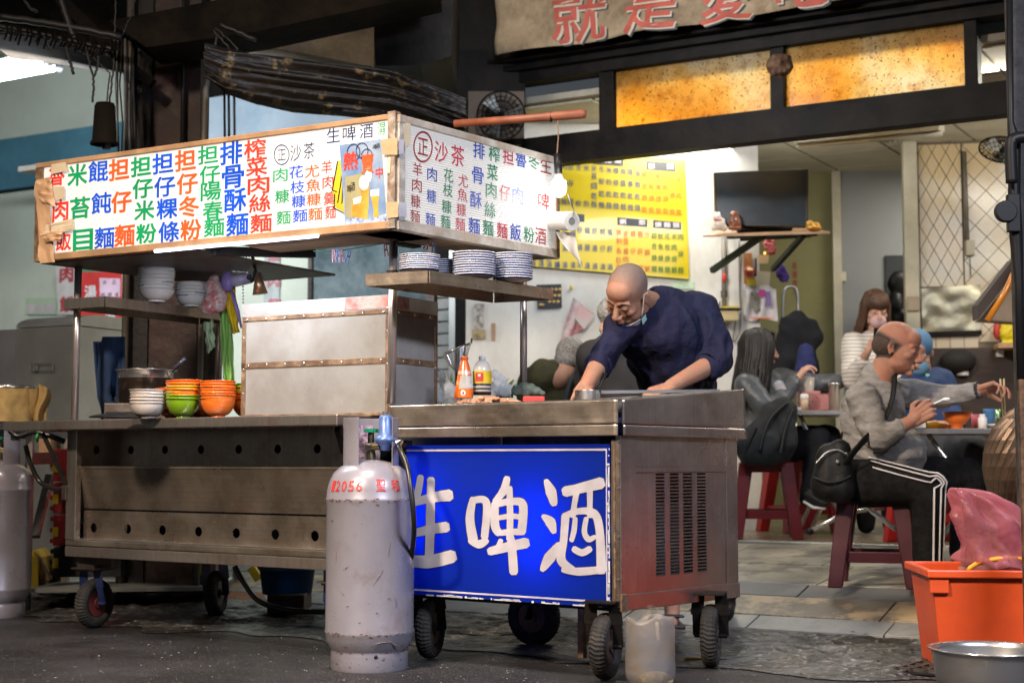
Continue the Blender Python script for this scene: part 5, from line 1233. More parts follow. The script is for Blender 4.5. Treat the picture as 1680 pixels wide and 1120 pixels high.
put('cap',MB().lathe([(.013,zl(591)),(.0135,zl(586)),(.012,zl(584)),(.001,zl(584))],(c.x,c.y,0),20),white_plastic,b2,smooth=True)
put('label',MB().lathe([(.0375,zl(629)),(.0375,zl(609))],(c.x,c.y,0),32),yel,b2,smooth=True)
def arcpatch(c,r,a0,a1,z0_,z1_,n=8):
 vs=[]
 for i in range(n+1):
  a=R(a0+(a1-a0)*i/n);vs+=[Vector((c.x+r*math.cos(a),c.y+r*math.sin(a),z))for z in(z0_,z1_)]
 return MB()._add(vs,[(2*i,2*i+1,2*i+3,2*i+2)for i in range(n)])
put('label_patch',arcpatch(c,.0385,228,278,zl(626),zl(612)),redp,b2);put('label_mark',arcpatch(c,.039,246,262,zl(618),zl(614)),lab_white,b2)
srn=thing('wire_strainer','conical wire noodle strainer leaning behind the orange-necked bottle','strainer',wpos(752,6.2))
apex=P(752,612,6.2);rimc=P(750,572,6.18);ax=(rimc-apex).normalized();u_=Vector((1,0,.42)).normalized();v_=Vector((0,1,.15)).normalized();rr=.062
wires=MB()
for i in range(28):
 a=2*math.pi*i/28;wires.tube([apex,apex*.5+rimc*.5+(u_*math.cos(a)+v_*math.sin(a))*rr*.66,rimc+(u_*math.cos(a)+v_*math.sin(a))*rr],.0009,4,False)
for k in range(12):
 f=.15+k*.07;wires.tube([apex*(1-f)+rimc*f+(u_*math.cos(2*math.pi*j/24)+v_*math.sin(2*math.pi*j/24))*rr*(f**.7)for j in range(25)],.0008,4,False)
put('basket',wires,steel_clean,srn,kind='stuff');put('rim',MB().tube([rimc+(u_*math.cos(2*math.pi*j/32)+v_*math.sin(2*math.pi*j/32))*rr for j in range(33)],.0028,8,False),steel_clean,srn,smooth=True)
put('handle',MB().tube([rimc+u_*rr,P(774,556,6.3)],.004,8),black_plastic,srn)
meat=mat('cooked_meat',(.42,.17,.08),.4,0,.3,60,.6,90,dirt=(.62,.34,.20),dscale=40,damt=.8)
mtl=MB()
for i in range(120):
 x=rnd.uniform(748,862);Y=rnd.uniform(5.86,6.0);hh=.032*(1-abs(x-800)/75)if x<855 else 0
 mtl.ball(P(x,0,Y)*1 if False else V3(P(x,650,Y).x,Y,.945+rnd.uniform(0,max(hh,.005))+.018),(rnd.uniform(.01,.018),.01,rnd.uniform(.006,.011)),8,5)
solo('cooked_meat',fuse(mtl,.004,1,'meat',None,.003,60),meat,'heap of reddish cooked meat pieces along the rim of the right cart','meat',smooth=True)
put('tray',MB().box((P(735,650,5.9).x,5.84,.93),(P(865,650,5.9).x,6.05,.955)),steel_clean,rc)
baggy('dish_cloth',[(848,640,9),(858,636,10),(870,638,10),(880,642,8),(862,643,10),(890,645,5)],6.15,mat('grey_green_cloth',(.10,.14,.12),.9,0,.2,20,.4,150),'dark grey-green dishcloth crumpled on the cart by the right canopy post','cloth')
solo('red_tray',MB().box((P(858,653,5.98).x,5.9,.945),(P(893,653,5.98).x,6.1,P(870,651,5.98).z)),redp,'red tray edge showing on the cart beside the dishcloth','tray',bev=.004)
tin=thing('steel_tin','round open steel tin at the cook\'s right hand','tin',wpos(962,6.0))
tc_=wpos(964,6.0);put('shell',MB().lathe([(.001,.94),(.050,.94),(.050,P(964,641,6.0).z),(.053,P(964,640,6.0).z),(.048,P(964,640,6.0).z),(.047,.95)],(tc_.x,tc_.y,0),36),steel_clean,tin,smooth=True)
put('divider',MB().bar(P(985,643,6.0),P(1180,641,6.1),.02,.012),steel_clean,rc);
solo('knife',MB().hexa([P(1070,644,5.75),P(1086,641,5.75),P(1086,641,5.78),P(1070,644,5.78),P(1072,643,5.75),P(1084,640,5.75),P(1084,640,5.78),P(1072,643,5.78)]),steel_clean,'small steel scraper edge glinting on the cart in front of the cook','scraper')
tg=thing('tongs','black-handled tongs leaning in the steel tin','tongs',P(985,625,6.1))
for dx in(0,5):put('arm',MB().tube([P(975+dx,642,6.08),P(990+dx,612,6.12)],[.003,.005],8),black_plastic,tg,smooth=True)
baggy('clear_bag',[(722,650,12),(736,640,14),(730,628,9),(748,646,12),(722,612,6),(727,620,8)],6.28,clear,'crumpled clear plastic bag between the cabinet and the sauce bottles','plastic bag')
baggy('clear_bag',[(816,636,14),(822,624,10),(812,614,7),(830,640,12),(806,640,10)],6.30,clear,'crumpled clear plastic bag right of the black sauce bottle','plastic bag')
on=thing('spring_onions','loose bunch of green spring onion leaves behind the black sauce bottle','vegetables',P(835,630,6.35));leaf=mat('onion_leaf',(.10,.26,.04),.5,0,.2,12,transl=.25)
for i in range(26):
 x0_=rnd.uniform(812,842);a=rnd.uniform(-1.1,1.2);L_=rnd.uniform(14,34);q=[P(x0_,652,6.35),P(x0_+a*L_*.4,652-L_*.6,6.33),P(x0_+a*L_,652-L_,6.36)];put('leaf',MB().tube(q,[.006,.005,.001],5,sy=.3),leaf,on,smooth=True)
for i in range(8):
 x0_=rnd.uniform(724,746);q=[P(x0_,650,6.4),P(x0_+3,628,6.4),P(x0_+rnd.uniform(-5,9),612,6.4)];put('leaf',MB().tube(q,[.008,.008,.001],5,sy=.3),leaf,on,smooth=True)
jb=MB();jY=5.08;jr=40/S(jY)
def jug(u,v):
 a=u*2*math.pi;z=.002+v*(.235+.03*noise.noise(Vector((math.cos(a),math.sin(a),3))))
 r=jr*(.72+.28*min(1,v*5))*(1-.10*max(0,v-.6))*(1+.04*noise.noise(Vector((math.cos(a)*2,math.sin(a)*2,v*3))));c=P(1067,1100,jY)
 return Vector((c.x+r*math.cos(a),jY+r*.8*math.sin(a),z))
jg=thing('jug_in_bag','cut-open milky plastic jug wrapped in a bag standing beside the front caster','jug',P(1067,1100,jY))
milky=mat('milky_plastic',(.28,.28,.30),.28,0,.2,8,.4,20,dirt=(.20,.15,.10),dscale=8,damt=.8,alpha=.42)
put('jug',MB().grid(jug,40,16),milky,jg,smooth=True,solid=.002)
put('base',MB().lathe([(.001,.004),(jr*.74,.004),(jr*.8,.03)],(P(1067,1100,jY).x,jY,0),30),milky,jg,smooth=True)
put('bag',MB().grid(lambda u,v:P(1066+(u-.5)*(10+52*v)+4*math.sin(v*7),992+46*v-9*math.sin(u*9)*v,jY-.01+.02*math.sin(u*12)),12,12),milky,jg,smooth=True)
put('spoon',MB().tube([P(1078,1020,jY-.03),P(1080,1050,jY-.05)],.006,8),mat('bone',(.5,.42,.36),.5),jg);put('scraps',MB().ball(V3(P(1075,1080,jY).x,jY,.03),(.06,.05,.03)),mat('scraps',(.45,.33,.16),.8,0,.3,50),jg)
ky=ground_at(1150,1086);yl_=thing('yellow_cutter','yellow and black utility cutter lying on the road behind the front casters','cutter',ky)
put('body',MB().tube([ky+V3(-.06,0,.012),ky+V3(.03,.01,.012)],[.012,.012],8,sy=.6),mat('yellow_plastic',(.65,.45,.02),.4),yl_,smooth=True);put('tip',MB().tube([ky+V3(.03,.01,.012),ky+V3(.10,.02,.01)],[.010,.003],8,sy=.5),black_plastic,yl_)
gsc=MB()
for(pa,pb,pc3)in(((551,885),(552,905),(551,925)),((612,960),(622,945),(628,935)),((540,992),(570,994),(605,990)),((545,1010),(590,1021),(640,1012)),((566,934),(568,931),(571,929)),((640,890),(638,900),(637,912)),((560,968),(562,972),(566,976)),((648,980),(649,986),(649,995)),((610,1058),(625,1054),(640,1052)),((640,1052),(650,1058),(655,1060))):
 q=[]
 for px,py in(pa,pb,pc3):
  d=ray(px,py);o_=Vector((0,0,CAMH));a=d.x*d.x+d.y*d.y;b=-2*(d.x*gc.x+d.y*gc.y);c9=gc.x**2+gc.y**2-.1605**2;t_=(-b-math.sqrt(max(b*b-4*a*c9,0)))/(2*a);q.append(o_+d*t_)
 gsc.tube(q,[.0008,.0018,.0008],5)
rsp=MB()
for i in range(150):
 zz=rnd.choice([.134,.134,.609,.609,.609,.07,.095,rnd.uniform(.1,.6),rnd.uniform(.01,.06)])+rnd.uniform(-.005,.005);a=R(rnd.uniform(195,345));rr=(.1632 if zz>.12 else .1512 if zz>.08 else .1412);sz=rnd.uniform(.0012,.0045)
 vs=[]
 for k in range(6):t_=k/6*6.283;q=sz*rnd.uniform(.4,1.2);vs.append(gc+V3(rr*math.cos(a+q*2.2*math.cos(t_)/rr),rr*math.sin(a+q*2.2*math.cos(t_)/rr),zz+q*math.sin(t_)*.6))
 rsp._add(vs,[(0,1,2,3,4,5)])
put('rust_spots',rsp,mat('rust_spot',(.10,.045,.02),.8),g1,kind='stuff')
put('scratches',gsc,mat('scratch_brown',(.16,.12,.10),.7),g1,kind='stuff')
fl_=MB()
for i in range(700):
 Y=rnd.uniform(4.9,6.6);px=rnd.uniform(0,1500);p=P(px,1000,Y);p.z=.004;q=FA.m.inverted()@p
 if q.y>-.05:continue
 a=rnd.uniform(0,3);s=rnd.choice([.002,.002,.003,.004]);fl_._add([p+V3(math.cos(a)*s*2,math.sin(a)*s,0),p+V3(-math.sin(a)*s,math.cos(a)*s,.001),p-V3(math.cos(a)*s,math.sin(a)*s*2,0)],[(0,1,2)])
put('litter_specks',fl_,mat('litter',(.34,.33,.31),.8),None,kind='stuff')
lf=MB()
for i in range(60):
 px=rnd.uniform(1190,1500);py=rnd.uniform(1040,1115);p=ground_at(px,py);a=rnd.uniform(0,3);s=rnd.uniform(.006,.02)
 lf._add([p+V3(math.cos(a)*s,math.sin(a)*s,.016),p+V3(-math.sin(a)*s*.3,math.cos(a)*s*.3,.02),p-V3(math.cos(a)*s,math.sin(a)*s,-.016),p+V3(math.sin(a)*s*.3,-math.cos(a)*s*.3,.018)],[(0,1,2,3)])
put('gutter_litter',lf,mat('wet_leaf',(.16,.13,.11),.5,0,.4,40,col2=(.03,.025,.02)),None,kind='stuff')
# behind and under the left cart
ib=thing('ice_cabinet','tall grey steel cabinet with a rounded lid and strap handle at the left','cabinet',P(60,700,8.6))
IF=Frame(P(20,700,8.6)*1,R(-27));IF=Frame((IF.o.x,IF.o.y,0),R(-27))
i0=IF.hit(24,620)[0];i1=IF.hit(119,620)[0];izt=IF.hit(80,536)[1];izl=IF.hit(80,516)[1]
put('body',MB(IF.m).box((i0,0,.02),(i1,.8,izt)),steel_dull,ib,bev=.004)
lidp=[]
for k in range(9):a=k/8*math.pi/2;lidp.append((i0-.0,.0+.22*(1-math.cos(a)),izt+.004+.07*math.sin(a)))
lm=MB(IF.m);vs=[(x,y,z)for x,y,z in lidp]+[(i0,.8,izt+.074),(i0,.8,izt+.004)];n_=len(vs)
lm._add(vs+[(i1,y,z)for _,y,z in vs],[tuple(range(n_)),tuple(range(2*n_-1,n_-1,-1))]+[(k,k+1,n_+k+1,n_+k)for k in range(n_-1)]+[(n_-1,0,n_,2*n_-1)]);put('lid',lm,steel_dull,ib)
put('side_face',MB(IF.m).box((i0-.34,.03,.02),(i0-.004,.8,izt)),mat('lilac_steel',(.42,.41,.48),.4,.7,.1,3),ib);
hx0,hz0=IF.hit(54,603);hx1,_=IF.hit(91,603)
put('handle',MB(IF.m).box((hx0+.02,-.02,hz0-.018),(hx0+.05,-.014,hz0+.018)).cyl((hx0,-.02,hz0-.02),(hx1,-.02,hz0-.02),.003,n=8).cyl((hx0,-.02,hz0+.02),(hx1,-.02,hz0+.02),.003,n=8).cyl((hx0,-.02,hz0-.02),(hx0,-.02,hz0+.02),.003,n=8).cyl((hx1,-.02,hz0-.02),(hx1,-.02,hz0+.02),.003,n=8),steel_clean,ib)
yg=thing('steel_table','bare steel table frame with a low shelf beside the left gas cylinder','table',P(60,990,7.7))
tY=7.6
for px in(50,104):pass
def vleg(px,py0,py1,Y,w_=.035):a=P(px,py0,Y);b=P(px,py1,Y);put('leg',MB().box((a.x-w_/2,Y-w_/2,max(b.z,0)),(a.x+w_/2,Y+w_/2,a.z)),steel,yg)
vleg(50,705,1001,7.55);vleg(388,930,985,8.7);vleg(112,720,960,8.3)
sh0=P(45,965,7.5);sh1=P(345,956,7.9);put('low_shelf',MB().slab([sh0,P(350,962,8.0),P(390,945,8.8),P(110,950,8.6)],(0,0,-.02)),steel_dull,yg)
put('top_rail',MB().bar(P(40,712,7.6),P(112,712,8.2),.03,.045),steel,yg);put('mid_rail',MB().bar(P(52,752,7.6),P(112,750,8.2),.03,.06),steel,yg);put('brace',MB().bar(P(82,780,7.8),P(58,880,7.6),.04,.03),steel,yg)
pY2=7.5
gp_=thing('gauze_pot','pot draped in yellow gauze at the left edge behind the gas cylinder','pot',P(20,690,pY2))
cG=P(8,690,pY2);rG=50/S(pY2)
put('pot',MB().lathe([(.001,P(8,700,pY2).z),(rG*.92,P(8,700,pY2).z),(rG*.92,P(8,640,pY2).z)],(cG.x,cG.y,0),30),steel_dull,gp_,smooth=True)
put('lid',MB().lathe([(rG*1.0,P(8,637,pY2).z),(rG*1.0,P(8,633,pY2).z),(rG*.5,P(8,631,pY2).z),(.001,P(8,630,pY2).z)],(cG.x,cG.y,0),30),steel_clean,gp_,smooth=True)
gz_m=mat('yellow_gauze',(.62,.42,.17),.8,0,.12,30,.2,120,transl=.3,alpha=.88)
def gau(u,v):
 a=R(150+u*250);k=rG*(.97+.10*v+.05*math.sin(a*9)*v+.03*noise.noise(Vector((a*2,v*3,0))));zt0,zb0_=P(8,638,pY2).z,P(8,692,pY2).z
 return V3(cG.x+k*math.cos(a)*(1+(.22*(1-v)if u>.75 else 0)),cG.y+k*math.sin(a),zt0+(zb0_-zt0)*v)
put('gauze',MB().grid(gau,60,16),gz_m,gp_,smooth=True)
put('gauze_flap',MB().grid(lambda u,v:P(60+22*u-4*v+3*math.sin(v*6),628+62*v+10*u*(1-v),pY2-.05+.03*math.sin(u*7+v*3)),12,14),gz_m,gp_,smooth=True)
put('stand',MB().box((cG.x-.25,pY2-.1,P(8,860,pY2).z-0),(P(78,700,pY2).x,pY2+.3,P(8,700,pY2).z-.002)),gz_m,gp_)if False else None
solo('wooden_crate_box',MB().box((P(62,800,8.3).x,8.3,P(62,740,8.3).z-.02),(P(84,700,8.3).x,8.5,P(62,700,8.3).z)),tan_wood,'small tan board box behind the steel table rails','box')
solo('yellow_stand',MB().poly([P(50,965,8.2),P(63,965,8.2),P(62,915,8.2),P(52,902,8.2)],(0,.25,0)),mat('yellow_plastic'),'yellow plastic stand behind the table leg at lower left','stand')
solo('brown_board',MB().poly([P(63,963,8.25),P(82,950,8.25),P(64,912,8.25)],(0,.05,0)),tan_wood,'brown triangular board leaning beside the yellow stand','board')
rcr=mat('crate_red',(.28,.015,.015),.45,0,.1,8)
for k,(y1_,y0_)in enumerate(((735,790),(790,842),(842,896),(896,947))):
 a=P(86,y0_,8.0);b=P(112,y1_,8.0);t=thing('drink_crate',['topmost','second','third','lowest'][k]+' dark red drink crate in the stack behind the left cart','crate',(a.x,8.0,a.z),0,'stacked red drink crates')
 cm=black_plastic if k==3 else rcr
 put('shell',MB().box((a.x,8.0,a.z+.003),(a.x+.36,8.3,b.z-.003)),cm,t,bev=.006)
 for j in range(3):zz=a.z+(b.z-a.z)*(j+.5)/3;put('lug',MB().box((a.x-.022,8.02,zz-.012),(a.x-.001,8.10,zz+.012)),cm,t,bev=.004)
 put('label_tag',MB().box((a.x+.0,7.994,a.z+.05),(a.x+.03,7.999,a.z+.10)),mat('yellow_plastic'),t)
bh=thing('gas_hose_bundle','black hoses running from the left cart towards the left gas cylinder','hoses',P(60,715,7.3))
put('hose',MB().tube(cr_path([P(16,705,7.2),P(30,715,7.2),P(60,708,7.2),P(106,724,7.2)]),.014,10),mat('hose'),bh,smooth=True)
put('hose',MB().tube(cr_path([P(42,730,7.1),P(50,760,7.1),P(66,790,7.1),P(90,802,7.05),P(108,800,7.0)]),.011,10),mat('hose'),bh,smooth=True)
put('valve',MB().box(P(17,722,7.2),P(28,706,7.2)+V3(0,.05,0)),black_plastic,bh,bev=.004);put('tie',MB().ball(P(61,718,7.15),(.008,.008,.022)),mat('green_tie',(.05,.45,.12),.5),bh)
def drum(px0,px1,py0,py1,Y,m,nm,label,cat,taper=1.0):
 a=P((px0+px1)/2,py1,Y);r=(px1-px0)/2/S(Y);zt_=P(0,py0,Y).z;zb2=max(a.z,.0)
 t=thing(nm,label,cat,(a.x,Y,zb2));put('wall',MB().lathe([(.001,zb2),(r*taper,zb2),(r,zt_),(r*1.03,zt_),(r*1.03,zt_+.012),(r*.97,zt_+.012),(r*taper*.95,zb2+.02)],(a.x,Y,0),40),m,t,smooth=True)
 if nm=='blue_tub':put('rim',MB().lathe([(r*1.03,zt_-.02),(r*1.07,zt_),(r*1.0,zt_+.005)],(a.x,Y,0),40),m,t,smooth=True)
 return t
drum(190,275,905,953,8.25,steel_clean,'steel_drum','shiny steel drum standing on the low shelf under the left cart','pot')
drum(425,517,926,973,7.5,mat('tub_blue',(.02,.12,.34),.35,0,.1,6),'blue_tub','round blue plastic tub on a dark block under the left cart','tub',.86)
solo('wooden_block',MB().box((P(437,972,7.3).x,7.32,.03),(P(498,972,7.3).x,7.6,P(437,972,7.4).z-.003)),mat('wet_block',(.05,.028,.02),.6,0,.3,7,.4,30,stretch=(1,1,6)),'dark wet wooden block carrying the blue tub','block',bev=.006)
drum(330,372,905,945,8.4,mat('tub_blue'),'blue_tub','dark blue tub in the shade behind the left cart\'s second wheel','tub',.9)
solo('yellow_rack',MB().bar(P(330,925,8.1),P(342,955,8.1),.04,.04).bar(P(412,930,7.9),P(425,950,7.9),.05,.04),mat('yellow_plastic'),'yellow slanting legs of a stand under the left cart','stand')
fr_=MB();Yh=7.0
solo('floor_hose',MB().tube(cr_path([P(385,928,7.0),P(400,955,7.0),P(425,985,7.0),P(470,1000,7.0),P(530,1003,6.9),P(560,1002,6.9)]),.013,10),mat('hose'),'black hose looping over the ground under the left cart','hose',smooth=True)
solo('floor_hose',MB().tube(cr_path([ground_at(735,1040)+V3(0,0,.01),ground_at(790,1048)+V3(0,0,.01),ground_at(850,1046)+V3(0,0,.01),ground_at(960,1040)+V3(0,0,.01)]),.010,10),mat('hose'),'black hose lying on the ground behind the beer cart\'s wheels','hose',smooth=True)
solo('orange_mat',MB().slab([ground_at(300,978),ground_at(440,992),ground_at(430,975),ground_at(310,968)],(0,0,.012)),mat('orange_wet',(.40,.14,.03),.6,0,.3,14),'orange-brown mat lying under the left cart','mat')
for k,(x0_,y0_,x1_,y1_)in enumerate(((250,965,520,982),(300,990,530,1000))):
 pass
solo('dark_mound',fuse(MB().ball(P(880,1000,6.75),(.16,.15,.13)),.02,2,'m'),rubber,'x','x')if False else None
def sheet(nm,quad,fr,y,m,label,cat,**k):
 pts=[fr.w(fr.hit(px,py,y)[0],y,fr.hit(px,py,y)[1])for px,py in quad];return solo(nm,MB().poly(pts,fr.ey*-.004),m,label,cat,**k)
yw=YW-.03
permit=sheet('permit_sheet',[(43,489),(93,489),(93,516),(43,516)],FA,yw,mat('permit_print',(.55,.60,.50),.7,0,.2,40,col2=(.30,.50,.28)),'small green-edged notice sheet taped above the grey steel cabinet','notice')
def subsheet(quad,fr,y,m,par,nm='panel'):
 pts=[fr.w(fr.hit(px,py,y)[0],y,fr.hit(px,py,y)[1])for px,py in quad];return put(nm,MB().poly(pts),m,par)
for i in range(3):subsheet([(46+i*15,498),(58+i*15,498),(58+i*15,514),(46+i*15,514)],FA,yw-.006,mat('pale_pink',(.62,.55,.58),.7),permit)
YP=3.2
ms=thing('vertical_menu_sign','tall white board with big red characters behind the left canopy post','sign',P(105,470,10.6))
sb1_=[FA.w(FA.hit(px,py,YP)[0],YP,FA.hit(px,py,YP)[1])for px,py in((93,430),(123,430),(123,516),(96,514))]
put('board',MB().poly(sb1_,FA.ey*-.01),mat('grimy_white_board',(.60,.58,.56),.5,0,.1,6),ms)
ls=Letters(lambda px,py:FA.hit(px,py,YP-.013),lambda x,z:FA.w(x,YP-.013,z))
for i,ch in enumerate('肉飯'):ls.ch(ch,109,450+i*49,23,27,'r',.035)
ls.ch('飲',109,508,23,20,'r',.035)if False else None
ls.build({'r':mat('dull_red',(.42,.05,.06),.5)},ms)
rp=thing('soup_poster','red poster with white characters and a pink note behind the left post','poster',P(165,480,9.5));YR_=2.6
def fq(quad,y):return[FA.w(FA.hit(px,py,y)[0],y,FA.hit(px,py,y)[1])for px,py in quad]
put('sheet',MB().poly(fq([(130,446),(200,446),(200,532),(130,532)],YR_),FA.ey*-.004),redp,rp);put('green_strip',MB().poly(fq([(130,438),(200,440),(200,446),(130,446)],YR_),FA.ey*-.004),mat('green_strip',(.06,.22,.12),.5),rp)
put('pink_note',MB().poly(fq([(163,456),(197,457),(197,487),(164,486)],YR_-.008)),mat('pink_note',(.68,.50,.62),.7),rp)
lr=Letters(lambda px,py:FA.hit(px,py,YR_-.010),lambda x,z:FA.w(x,YR_-.010,z))
lr.ch('湯',148,479,20,22,'w',.02);lr.ch('湯',180,522,20,18,'w',.02);lr.ch('新',172,463,6,7,'k',0);lr.ch('品',187,463,6,7,'k',0);lr.ch('蛤',169,483,6,6,'k',0);lr.ch('蠣',180,483,6,6,'k',0);lr.ch('湯',191,483,6,6,'k',0)
lr.build({'w':lab_white,'k':black_plastic},rp)
bp_=thing('event_poster','pale blue poster with a white burst and text lines beside the blue towel','poster',P(160,600,9.5))
put('sheet',MB().poly(fq([(132,534),(201,534),(201,660),(132,660)],YR_),FA.ey*-.004),mat('poster_pale_blue',(.30,.52,.70),.6,0,.2,5,col2=(.55,.70,.78)),bp_)
st_pts=[]
for i in range(24):
 a=2*math.pi*i/24;rr_=(26,14)if i%2 else(20,10);st_pts.append((166+rr_[0]*math.cos(a),552+rr_[1]*math.sin(a)))
put('burst',MB().poly(fq(st_pts,YR_-.008)),lab_white,bp_);put('text_block',MB().poly(fq([(134,616),(156,616),(156,655),(134,655)],YR_-.008)),lab_white,bp_)
for i in range(4):put('text_line',MB().poly(fq([(140,620+i*8),(152,620+i*8),(152,623+i*8),(140,623+i*8)],YR_-.010)),mat('ink_grey',(.2,.2,.25),.6),bp_)
put('yellow_star',MB().poly(fq([(146,574),(151,570),(156,574),(153,579),(147,579)],YR_-.008)),yel,bp_)
put('brown_band',MB().poly(fq([(136,611),(157,611),(157,616),(136,616)],YR_-.009)),tan_wood,bp_)
# INSIDE THE SHOP
mb_=thing('yellow_menu_board','big yellow wall menu board with black headings and blue, red and green characters','menu board',WL.w(wx(980),-.02,2.0))
def wq(quad,y):return[WL.w(WL.hit(px,py,y)[0],y,WL.hit(px,py,y)[1])for px,py in quad]
ymat=mat('board_yellow',(.58,.46,.015),.30,0,.04,2,coat=.12)
put('panel',MB().poly(wq([(796,236),(915,247),(1125,262),(1131,458),(825,433),(800,430)],-.03),WL.ey*.02),ymat,mb_)
put('tab',MB().poly(wq([(806,412),(852,416),(852,430),(806,427)],-.034)),ymat,mb_)
Y1=lambda x,y:(840-20+(x)/4.666,230+y/4.666)
def heads(L,txt,x0_,y0_,x1_,y1_):
 a=Y1(x0_,y0_);a=(820+x0_/4.666,230+y0_/4.666);b=(820+x1_/4.666,230+y1_/4.666);sl=.075
 q=[(a[0],a[1]),(b[0],a[1]+(b[0]-a[0])*sl),(b[0],b[1]),(a[0],b[1]-(b[0]-a[0])*sl)]
 put('heading_plate',MB().poly(wq(q,-.033)),mat('heading_black',(.03,.03,.035),.3),mb_,bev=0)
 n=len(txt);wd=(b[0]-a[0]);
 for i,c in enumerate(txt):
  if c==' ':continue
  x=a[0]+wd*(.18+.64*(i/max(n-1,1)));L.ch(c,x,(a[1]+b[1])/2+(x-(a[0]+b[0])/2)*sl*.5,11 if n>2 else 11,9,'w',.01)
YL=Letters(lambda px,py:WL.hit(px,py,-.035),lambda x,z:WL.w(x,-.035,z))
heads(YL,'乾麵類',710,108,946,200);heads(YL,'飯 類',1122,158,1345,242);heads(YL,'粥 類',900,590,1130,665);heads(YL,'焿麵類',1174,612,1388,685);heads(YL,'湯',560,562,648,628)
def ycol(s,xs_,ys_,c):
 for ch,x,y in zip(s,xs_,ys_):
  if ch!=' ':YL.ch(ch,820+x/4.666,230+y/4.666,9,10.5,c,.004)
dry=[('担仔麵',545,(205,330,470)),('冬  粉',605,(208,0,0,482)),('米  粉',665,(212,0,0,486)),('米苔目乾麵',722,(216,275,350,425,490)),('冬粉乾麵',780,(225,315,410,495)),('米粉乾麵',835,(230,320,413,500)),('粿條乾麵',890,(235,325,418,505)),('麻醬乾麵',945,(240,330,422,510)),('陽春乾麵',1000,(246,335,428,515)),('油麵乾麵',1055,(250,340,432,518)),('担仔麵',438,(190,320,460)),('肉麵麵',492,(198,325,470))]
for s,x,ys_ in dry:ycol(s.replace(' ',''),[x]*9,[y for y in ys_ if y],'b')
rice=[('綜合焿飯',1108,(262,350,440,530)),('花枝焿飯',1162,(270,355,445,535)),('魷魚焿飯',1216,(275,360,448,540)),('羊肉焿飯',1270,(278,363,450,543)),('肉焿飯',1322,(285,420,547)),('魯肉飯',1372,(295,425,552))]
for s,x,ys_ in rice:ycol(s,[x]*9,ys_,'r')
soup=[('粉湯湯',612,(685,820,950)),('豬腸湯',670,(690,822,960)),('肝連湯',728,(695,826,965)),('蚵仔湯',788,(698,830,968)),('豬肝湯',843,(702,834,970)),('魷魚焿',438,(750,820,890)),('花湯湯',498,(690,825,955)),('湯湯湯',560,(690,825,955)),('花肚湯',255,(880,905,945)),('肚骨湯',318,(885,905,945)),('骨酥湯',378,(700,900,952)),('焿湯湯',440,(950,955,955))]
for s,x,ys_ in soup:ycol(s,[x]*9,ys_,'b')
cong=[('無刺魚肚粥',912,(705,770,845,915,975)),('皮蛋瘦肉粥',966,(715,775,848,910,975)),('蚵仔粥',1020,(715,850,978)),('豬肝粥',1075,(718,853,982)),('什錦粥',1128,(722,857,985))]
for s,x,ys_ in cong:ycol(s,[x]*9,ys_,'r')
gz_=[('綜合焿麵',1182,(730,810,900,985)),('魷魚焿麵',1232,(733,815,903,988)),('花枝焿麵',1283,(736,818,906,990)),('羊肉焿麵',1335,(738,820,908,992)),('肉焿麵',1385,(740,870,995))]
for s,x,ys_ in gz_:ycol(s,[x]*9,ys_,'g')
YL.build({'b':mat('board_blue_ink',(.05,.09,.22),.4),'r':mat('board_red_ink',(.60,.10,.03),.4),'g':mat('board_green_ink',(.04,.16,.04),.4),'w':lab_white},mb_)
TY=9.6;ts=thing('tv_shelf','thin wooden shelf board on green angle brackets under the television','shelf',P(1255,385,TY))
q=[P(1153,386,9.45),P(1362,380,9.2),P(1330,374,9.95),P(1184,377,10.1)]
put('board',MB().slab(q,(0,0,-.012)),tan_wood,ts);grn=mat('bracket_green',(.02,.035,.028),.5,.3)
put('bracket',MB().bar(P(1168,444,9.9),P(1252,386,9.5),.035,.035),grn,ts);put('bracket',MB().bar(P(1268,442,9.9),P(1318,386,9.4),.03,.03),grn,ts);put('cross_rail',MB().bar(P(1194,388,9.7),P(1340,383,9.4),.04,.03),grn,ts);put('cross_rail',MB().bar(P(1214,392,9.9),P(1330,386,9.8),.04,.025),grn,ts)
tv=thing('television','black flat television switched off and reflecting light above the wall shelf','television',P(1250,370,TY))
tvq=[P(1175,371,9.60),P(1326,372,9.45),P(1327,277,9.5),P(1171,282,9.65)]
put('case',MB().slab(tvq,(0,.06,0)),mat('tv_bezel',(.004,.004,.004),.35),tv,bev=.006)
def inset(q,k,off):c=sum(q,Vector())/4;return[p+(c-p)*k+Vector(off)for p in q]
tvm=mat('tv_screen',(.020,.032,.046),.20,0,.5,1.6,col2=(.006,.009,.013),spec=.5)  # bluish tone patches put the screen's reflected light into its colour
put('screen',MB().poly(inset(tvq,.07,(0,-.004,0))),tvm,tv);put('stand',MB().box(P(1212,378,9.6),P(1300,371,9.6)+V3(0,.1,0)),black_plastic,tv,bev=.004)
cat_=thing('white_figurine','round white seated lucky figurine with a red collar on the wall shelf','figurine',P(1180,378,9.5));k=1/S(9.5);o=P(1180,377,9.5)
put('body',fuse(MB().ball(o+V3(0,0,9*k),(11*k,9*k,10*k)).ball(o+V3(-3*k,0,21*k),(7*k,7*k,7*k)).ball(o+V3(-6*k,0,28*k),2.5*k).ball(o+V3(0,0,28*k),2.5*k).ball(o+V3(8*k,0,3*k),6*k).ball(o+V3(-8*k,0,3*k),5*k).ball(o+V3(6*k,-2*k,15*k),4*k),.006,2,'body'),mat('figurine_white',(.72,.68,.60),.25,coat=.4),cat_)
put('collar',MB().tube([o+V3(-9*k,-5*k,16*k),o+V3(-3*k,-8*k,15*k),o+V3(4*k,-6*k,16*k)],1.3*k,8),redp,cat_,smooth=True)
